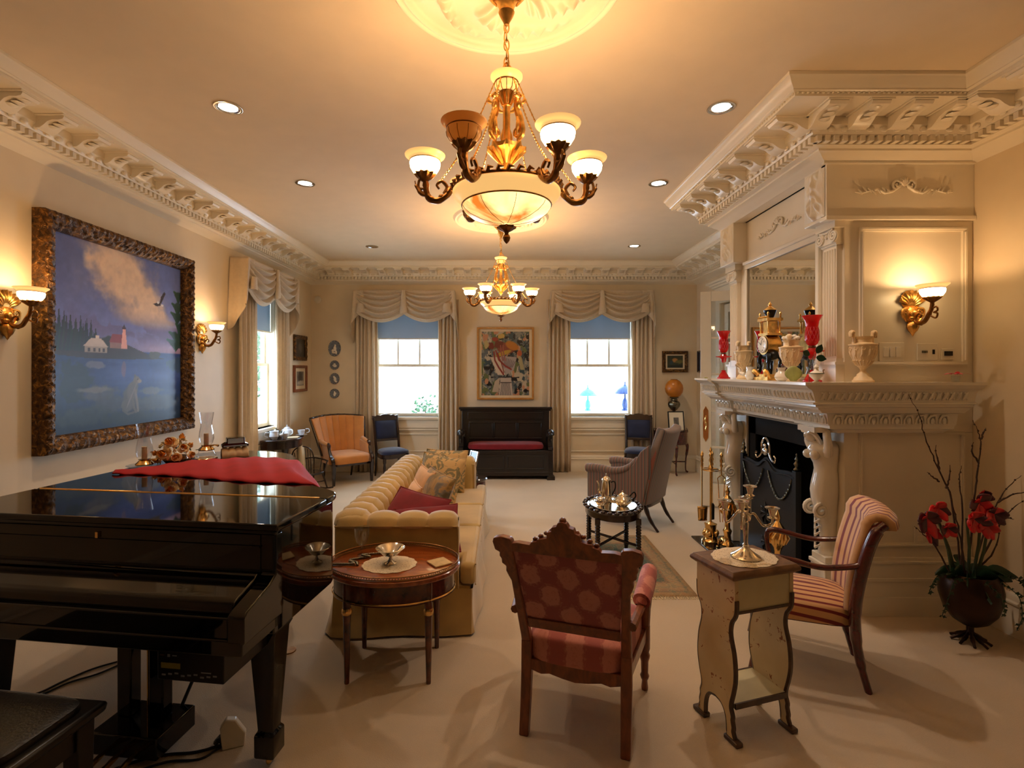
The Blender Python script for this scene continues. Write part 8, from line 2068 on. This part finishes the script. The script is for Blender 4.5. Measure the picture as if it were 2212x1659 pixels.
# ================================================================ plates and controls on the white panel
def plate(name, label, cat, x0, x1, z0, z1, extra, y=FY0):
    r = thing(name, label, cat, ((x0 + x1) / 2, y, (z0 + z1) / 2))
    w, h = x1 - x0, z1 - z0
    q = MB(); q.box(-w / 2, -0.008, -h / 2, w / 2, -0.0005, h / 2); q.build('cover', 'white_plastic', r, bevel=0.003)
    for nm, mt, (a, b, c, d, t) in extra:
        q = MB(); q.box(a, -0.008 - t, b, c, -0.007, d); q.build(nm, mt, r, bevel=0.0015)
    return r
plate('light_switch', 'white three gang light switch plate below the sconce', 'light switch', 2.64, 2.815, 1.762, 1.893, [('rocker', 'white_plastic', (-0.058, -0.035, -0.025, 0.035, 0.006)), ('rocker', 'white_plastic', (-0.016, -0.035, 0.017, 0.035, 0.006)), ('rocker', 'white_plastic', (0.026, -0.035, 0.059, 0.035, 0.006))])
plate('jack_plate', 'white plate with two jacks and a dark slot beside the thermostat', 'wall plate', 2.906, 3.05, 1.770, 1.888, [('jack', 'pewter', (-0.042, -0.008, -0.026, 0.008, 0.008)), ('jack', 'pewter', (-0.022, -0.008, -0.006, 0.008, 0.008)), ('slot_switch', 'black_satin', (0.032, -0.016, 0.048, 0.016, 0.003))])
plate('thermostat', 'white thermostat with dark screen at the right of the panel', 'thermostat', 3.075, 3.160, 1.775, 1.852, [('screen', 'dark_glass', (-0.025, -0.012, 0.026, 0.020, 0.012))])
plate('wall_outlet', 'white wall outlet low on the panel behind the flower bowl', 'outlet', 2.885, 2.96, 0.49, 0.61, [('socket', 'mat_board', (-0.018, 0.008, 0.018, 0.042, 0.002)), ('socket', 'mat_board', (-0.018, -0.042, 0.018, -0.008, 0.002))])

# ================================================================ flower bowl with twigs
fp = thing('flower_bowl', 'dark footed copper bowl with red flowers, ivy and tall bare twigs', 'flower arrangement', (2.94, 3.19, 0))
q = MB(); q.lathe([(0.0, 0.105), (0.06, 0.11), (0.12, 0.14), (0.175, 0.20), (0.205, 0.28), (0.210, 0.34), (0.195, 0.40), (0.165, 0.435), (0.160, 0.435), (0.18, 0.39), (0.0, 0.36)], n=36); q.v = [(x * 0.76, y * 0.76, z) for x, y, z in q.v]; q.build('bowl', 'copper_pot', fp)
q = MB(); q.lathe([(0.020, 0.115), (0.018, 0.07), (0.03, 0.05), (0.0, 0.045)], n=14)
for k in range(9):
    a = 2 * PI * k / 9; q.tube(spl([(0.015 * math.cos(a), 0.015 * math.sin(a), 0.06), (0.05 * math.cos(a), 0.05 * math.sin(a), 0.035), (0.10 * math.cos(a), 0.10 * math.sin(a), 0.008)], 4), [0.008, 0.012, 0.008], 7)
q.build('foot', 'copper_pot', fp)
def fpx(px, py, y=0.0):
    """local point of the arrangement under a photo pixel, y = offset towards the back"""
    Y = 3.19 + y; return ((px - 1082) * Y / 1100 - 2.94, y, 1.7 - (py - 800) * Y / 1100)
TW = [[(2078, 1240), (2055, 1080), (2035, 1030), (2015, 985), (1995, 935), (1985, 895), (1962, 852)], [(2085, 1240), (2072, 1150), (2058, 1090), (2045, 1045)], [(2030, 1015), (2024, 990), (2021, 962)], [(2042, 1055), (2050, 1035), (2053, 1005)], [(2030, 1040), (2015, 1030), (2003, 1020)],
      [(2090, 1240), (2105, 1080), (2112, 1020), (2118, 960), (2112, 930), (2101, 907)], [(2114, 1000), (2100, 975), (2103, 955)], [(2118, 950), (2125, 935), (2129, 925)], [(2075, 1230), (2080, 1140), (2075, 1060), (2072, 1030), (2078, 1006)],
      [(2100, 1240), (2130, 1140), (2155, 1085), (2180, 1050), (2215, 1020)], [(2155, 1085), (2190, 1068), (2230, 1060)], [(2110, 1230), (2150, 1150), (2180, 1105), (2215, 1078)], [(2150, 1125), (2175, 1118), (2190, 1122)], [(2055, 1240), (2020, 1180), (1995, 1155), (1975, 1138)], [(2018, 1178), (2022, 1150), (2020, 1140)], [(2105, 1235), (2140, 1200), (2158, 1160), (2155, 1120)]]
for i, t in enumerate(TW):
    q = MB(); P_ = [fpx(x, y, (0.04 if i % 3 == 0 else -0.03 if i % 3 == 1 else 0.0)) for x, y in t]; S_ = spl(P_, 5)
    S_ = [p + Vector((random.Random(i * 50 + j).uniform(-.004, .004), 0, random.Random(i * 70 + j).uniform(-.003, .003))) for j, p in enumerate(S_)]
    q.tube(S_, [0.0055, 0.0048, 0.0038, 0.0028, 0.0016], 6)
    for j in range(2, len(S_) - 1, 3): q.ell(tuple(S_[j]), (0.0055, 0.0055, 0.006), 6, 4)
    q.build('twig', 'twig', fp)
def petal(mb, c, d, L, w, droop=0.3, seed=0):
    d = Vector(d).normalized(); s_ = d.cross(Vector((0, -1, 0.2))).normalized(); n_ = s_.cross(d)
    mb.grid(lambda u, v: tuple(Vector(c) + d * L * u + s_ * w * (v - 0.5) * 2 * math.sin(PI * min(0.96, u * 0.95 + 0.04)) ** 0.7 + n_ * (0.25 * w * (1 - (2 * v - 1) ** 2) + droop * L * u * u * 0.3) + Vector((0, 0, -droop * L * u * u))), 8, 7)
def lily(mb, px, py, yo, R, seed):
    c = fpx(px, py, yo); rng = random.Random(seed)
    for k in range(6):
        a = k * PI / 3 + rng.uniform(-0.3, 0.3)
        mb.m = 0 if rng.random() < 0.7 else 1
        petal(mb, c, (math.cos(a), -0.5 + rng.uniform(-0.2, 0.2), math.sin(a)), R * rng.uniform(0.8, 1.15), R * 0.42, rng.uniform(0.1, 0.4))
for i, (px, py, yo, R) in enumerate(((2000, 1118, -0.03, 0.085), (2025, 1098, 0.0, 0.075), (2045, 1140, -0.04, 0.07), (2010, 1150, -0.02, 0.06), (2112, 1085, 0.0, 0.085), (2100, 1120, -0.05, 0.085), (2145, 1110, -0.02, 0.085), (2130, 1135, -0.05, 0.080), (2120, 1070, 0.02, 0.06))):
    q = MB(); lily(q, px, py, yo, R, i); q.build('flower', ['petal_red', 'petal_dark'], fp, solid=0.0012)
for i, (a, b_) in enumerate((((2058, 1245), (2030, 1130)), ((2066, 1245), (2022, 1115)), ((2092, 1245), (2088, 1120)), ((2102, 1245), (2118, 1110)), ((2108, 1248), (2135, 1130)))):
    q = MB(); q.tube([fpx(*a, 0.0), fpx((a[0] + b_[0]) / 2 + 4, (a[1] + b_[1]) / 2, -0.01), fpx(*b_, -0.01)], [0.009, 0.008, 0.006], 8); q.build('flower_stem', 'stem', fp)
rng = random.Random(11)
q = MB()
for k in range(26):
    a = rng.uniform(0, 2 * PI); L = rng.uniform(0.09, 0.19)
    petal(q, (0.10 * math.cos(a) * rng.uniform(0.3, 1), 0.10 * math.sin(a) * rng.uniform(0.3, 1), 0.42), (math.cos(a), math.sin(a) * 0.8, rng.uniform(0.1, 1.2)), L, L * 0.26, rng.uniform(0.3, 0.9))
q.build('leaves', 'leaf', fp)
def ivy(pts, seed):
    rng = random.Random(seed); P_ = spl(pts, 8); m_ = MB(); m_.tube(P_, 0.0022, 5)
    for p in P_[::2]:
        for s in range(2):
            d = Vector((rng.uniform(-1, 1), rng.uniform(-1, 0.2), rng.uniform(-1, 0.4))).normalized(); L = rng.uniform(0.018, 0.032)
            w = d.cross(Vector((0, 1, 0.3))).normalized()
            m_.add([tuple(p), tuple(p + d * L * 0.45 + w * L * 0.5), tuple(p + d * L * 0.6 + w * L * 0.2), tuple(p + d * L), tuple(p + d * L * 0.6 - w * L * 0.2), tuple(p + d * L * 0.45 - w * L * 0.5)], [(0, 1, 2), (0, 2, 3), (0, 3, 4), (0, 4, 5)], False)
    return m_
for i, pts in enumerate(([(-0.14, -0.05, 0.44), (-0.22, -0.08, 0.46), (-0.30, -0.10, 0.44), (-0.34, -0.10, 0.36)], [(-0.14, -0.08, 0.43), (-0.21, -0.12, 0.42), (-0.25, -0.12, 0.30), (-0.28, -0.12, 0.22)], [(0.12, -0.06, 0.44), (0.20, -0.10, 0.44), (0.27, -0.08, 0.36), (0.30, -0.06, 0.24)], [(0.14, 0.0, 0.44), (0.22, 0.0, 0.42), (0.30, -0.02, 0.38), (0.335, -0.05, 0.36)], [(0.05, -0.15, 0.43), (0.08, -0.22, 0.38), (0.10, -0.22, 0.26), (0.08, -0.21, 0.18)], [(-0.05, -0.15, 0.43), (-0.02, -0.215, 0.38), (0.0, -0.22, 0.28)])):
    ivy(pts, i).build('ivy_trail', 'leaf', fp)

# ================================================================ beyond the windows: porch, plants, two lamps
pf_ = MB(); pf_.box(-7.5, YB + 0.2, -0.3, 5.0, 12.4, -0.12); pf_.box(-7.5, -4, -0.3, XL - 0.2, YB + 0.2, -0.12); struct(pf_, 'ground', 'porch_floor')
pp = MB(); pp.box(-3.4, YB + 0.2, 3.25, 4.5, 12.4, 3.35); pp.box(-3.4, 12.2, 2.95, 4.5, 12.4, 3.25); struct(pp, 'roof_porch', 'porch_white')
for i, x in enumerate((-3.0, -2.62, 0.10, 2.36, 3.0)):
    p = MB(); p.box(x - 0.06, 12.2, -0.12, x + 0.06, 12.32, 2.95); p.box(x - 0.085, 12.175, -0.12, x + 0.085, 12.345, 0.15); p.box(x - 0.08, 12.18, 2.86, x + 0.08, 12.34, 2.95); struct(p, 'pillar_%d' % (i + 1), 'porch_white', bevel=0.004)
def outside_lamp(label, loc, s, mat, base):
    r = thing('table_lamp', label, 'lamp', loc)
    q = MB(); q.lathe([(0.0, 0), (0.08 * s, 0), (0.08 * s, 0.02 * s), (0.05 * s, 0.05 * s), (0.075 * s, 0.13 * s), (0.055 * s, 0.22 * s), (0.02 * s, 0.27 * s), (0.015 * s, 0.42 * s)], n=18); q.build('base', base, r)
    q = MB(); q.loft([[(a * s * math.cos(2 * PI * i / 28), a * s * math.sin(2 * PI * i / 28), b * s) for i in range(28)] for a, b in ((0.235, 0.36), (0.225, 0.40), (0.17, 0.46), (0.10, 0.505), (0.04, 0.53), (0.03, 0.55))], False); q.build('lamp_shade', mat, r, solid=0.004)
    q = MB(); q.lathe([(0.03 * s, 0.55 * s), (0.012 * s, 0.57 * s), (0.018 * s, 0.60 * s), (0.0, 0.64 * s)], n=10); q.build('finial', base, r)
pt_ = thing('porch_table', 'white porch table outside the right back window', 'table', (2.15, 10.4, -0.12))
q = MB(); q.box(-0.75, -0.3, 0.96, 0.75, 0.3, 1.0); q.build('table_top', 'porch_white', pt_)
for sx in (-1, 1):
    for sy in (-1, 1): q = MB(); q.box(sx * 0.70 - 0.03, sy * 0.26 - 0.03, 0, sx * 0.70 + 0.03, sy * 0.26 + 0.03, 0.96); q.build('leg', 'porch_white', pt_)
outside_lamp('teal domed glass table lamp seen through the right back window', (1.775, 10.4, 0.88), 0.84, 'lamp_teal', 'lamp_teal')
outside_lamp('deep blue domed table lamp at the right edge of the back window', (2.535, 10.4, 0.88), 0.95, 'lamp_navy', 'lamp_navy')
def tree(label, loc, h, R, seed, cat='tree', name='garden_tree', n=700, leafs=0.16):
    r = thing(name, label, cat, loc); rng = random.Random(seed)
    q = MB(); q.tube([(0, 0, 0), (0.05, 0, h * 0.3), (-0.03, 0.04, h * 0.6), (0.0, 0, h * 0.85)], [0.12 * R, 0.1 * R, 0.06 * R, 0.02 * R], 8); q.build('trunk', 'twig', r)
    q = MB()
    for k in range(n):
        a, b, c = rng.gauss(0, 1), rng.gauss(0, 1), rng.gauss(0, 1); L_ = math.sqrt(a * a + b * b + c * c) + 1e-6; t = rng.uniform(0.5, 1.0)
        p = Vector((a / L_ * R * t, b / L_ * R * t, h * 0.62 + c / L_ * h * 0.4 * t)); d = Vector((rng.uniform(-1, 1), rng.uniform(-1, 1), rng.uniform(-1, 1))).normalized(); w = d.orthogonal().normalized() * leafs * 0.4; e = d * leafs
        q.add([tuple(p), tuple(p + e * 0.5 + w), tuple(p + e), tuple(p + e * 0.5 - w)], [(0, 1, 2, 3)], False)
    o_ = q.build('foliage', 'tree_leaf', r, sharp=0); return r
tree('leafy garden tree seen through the side window', (-6.3, 12.8, -0.12), 4.6, 1.3, 2, n=1500)
tree('low leafy shrub at the foot of the left back window', (-1.65, 11.2, -0.12), 1.25, 0.38, 3, 'shrub', 'garden_shrub', 220, 0.10)
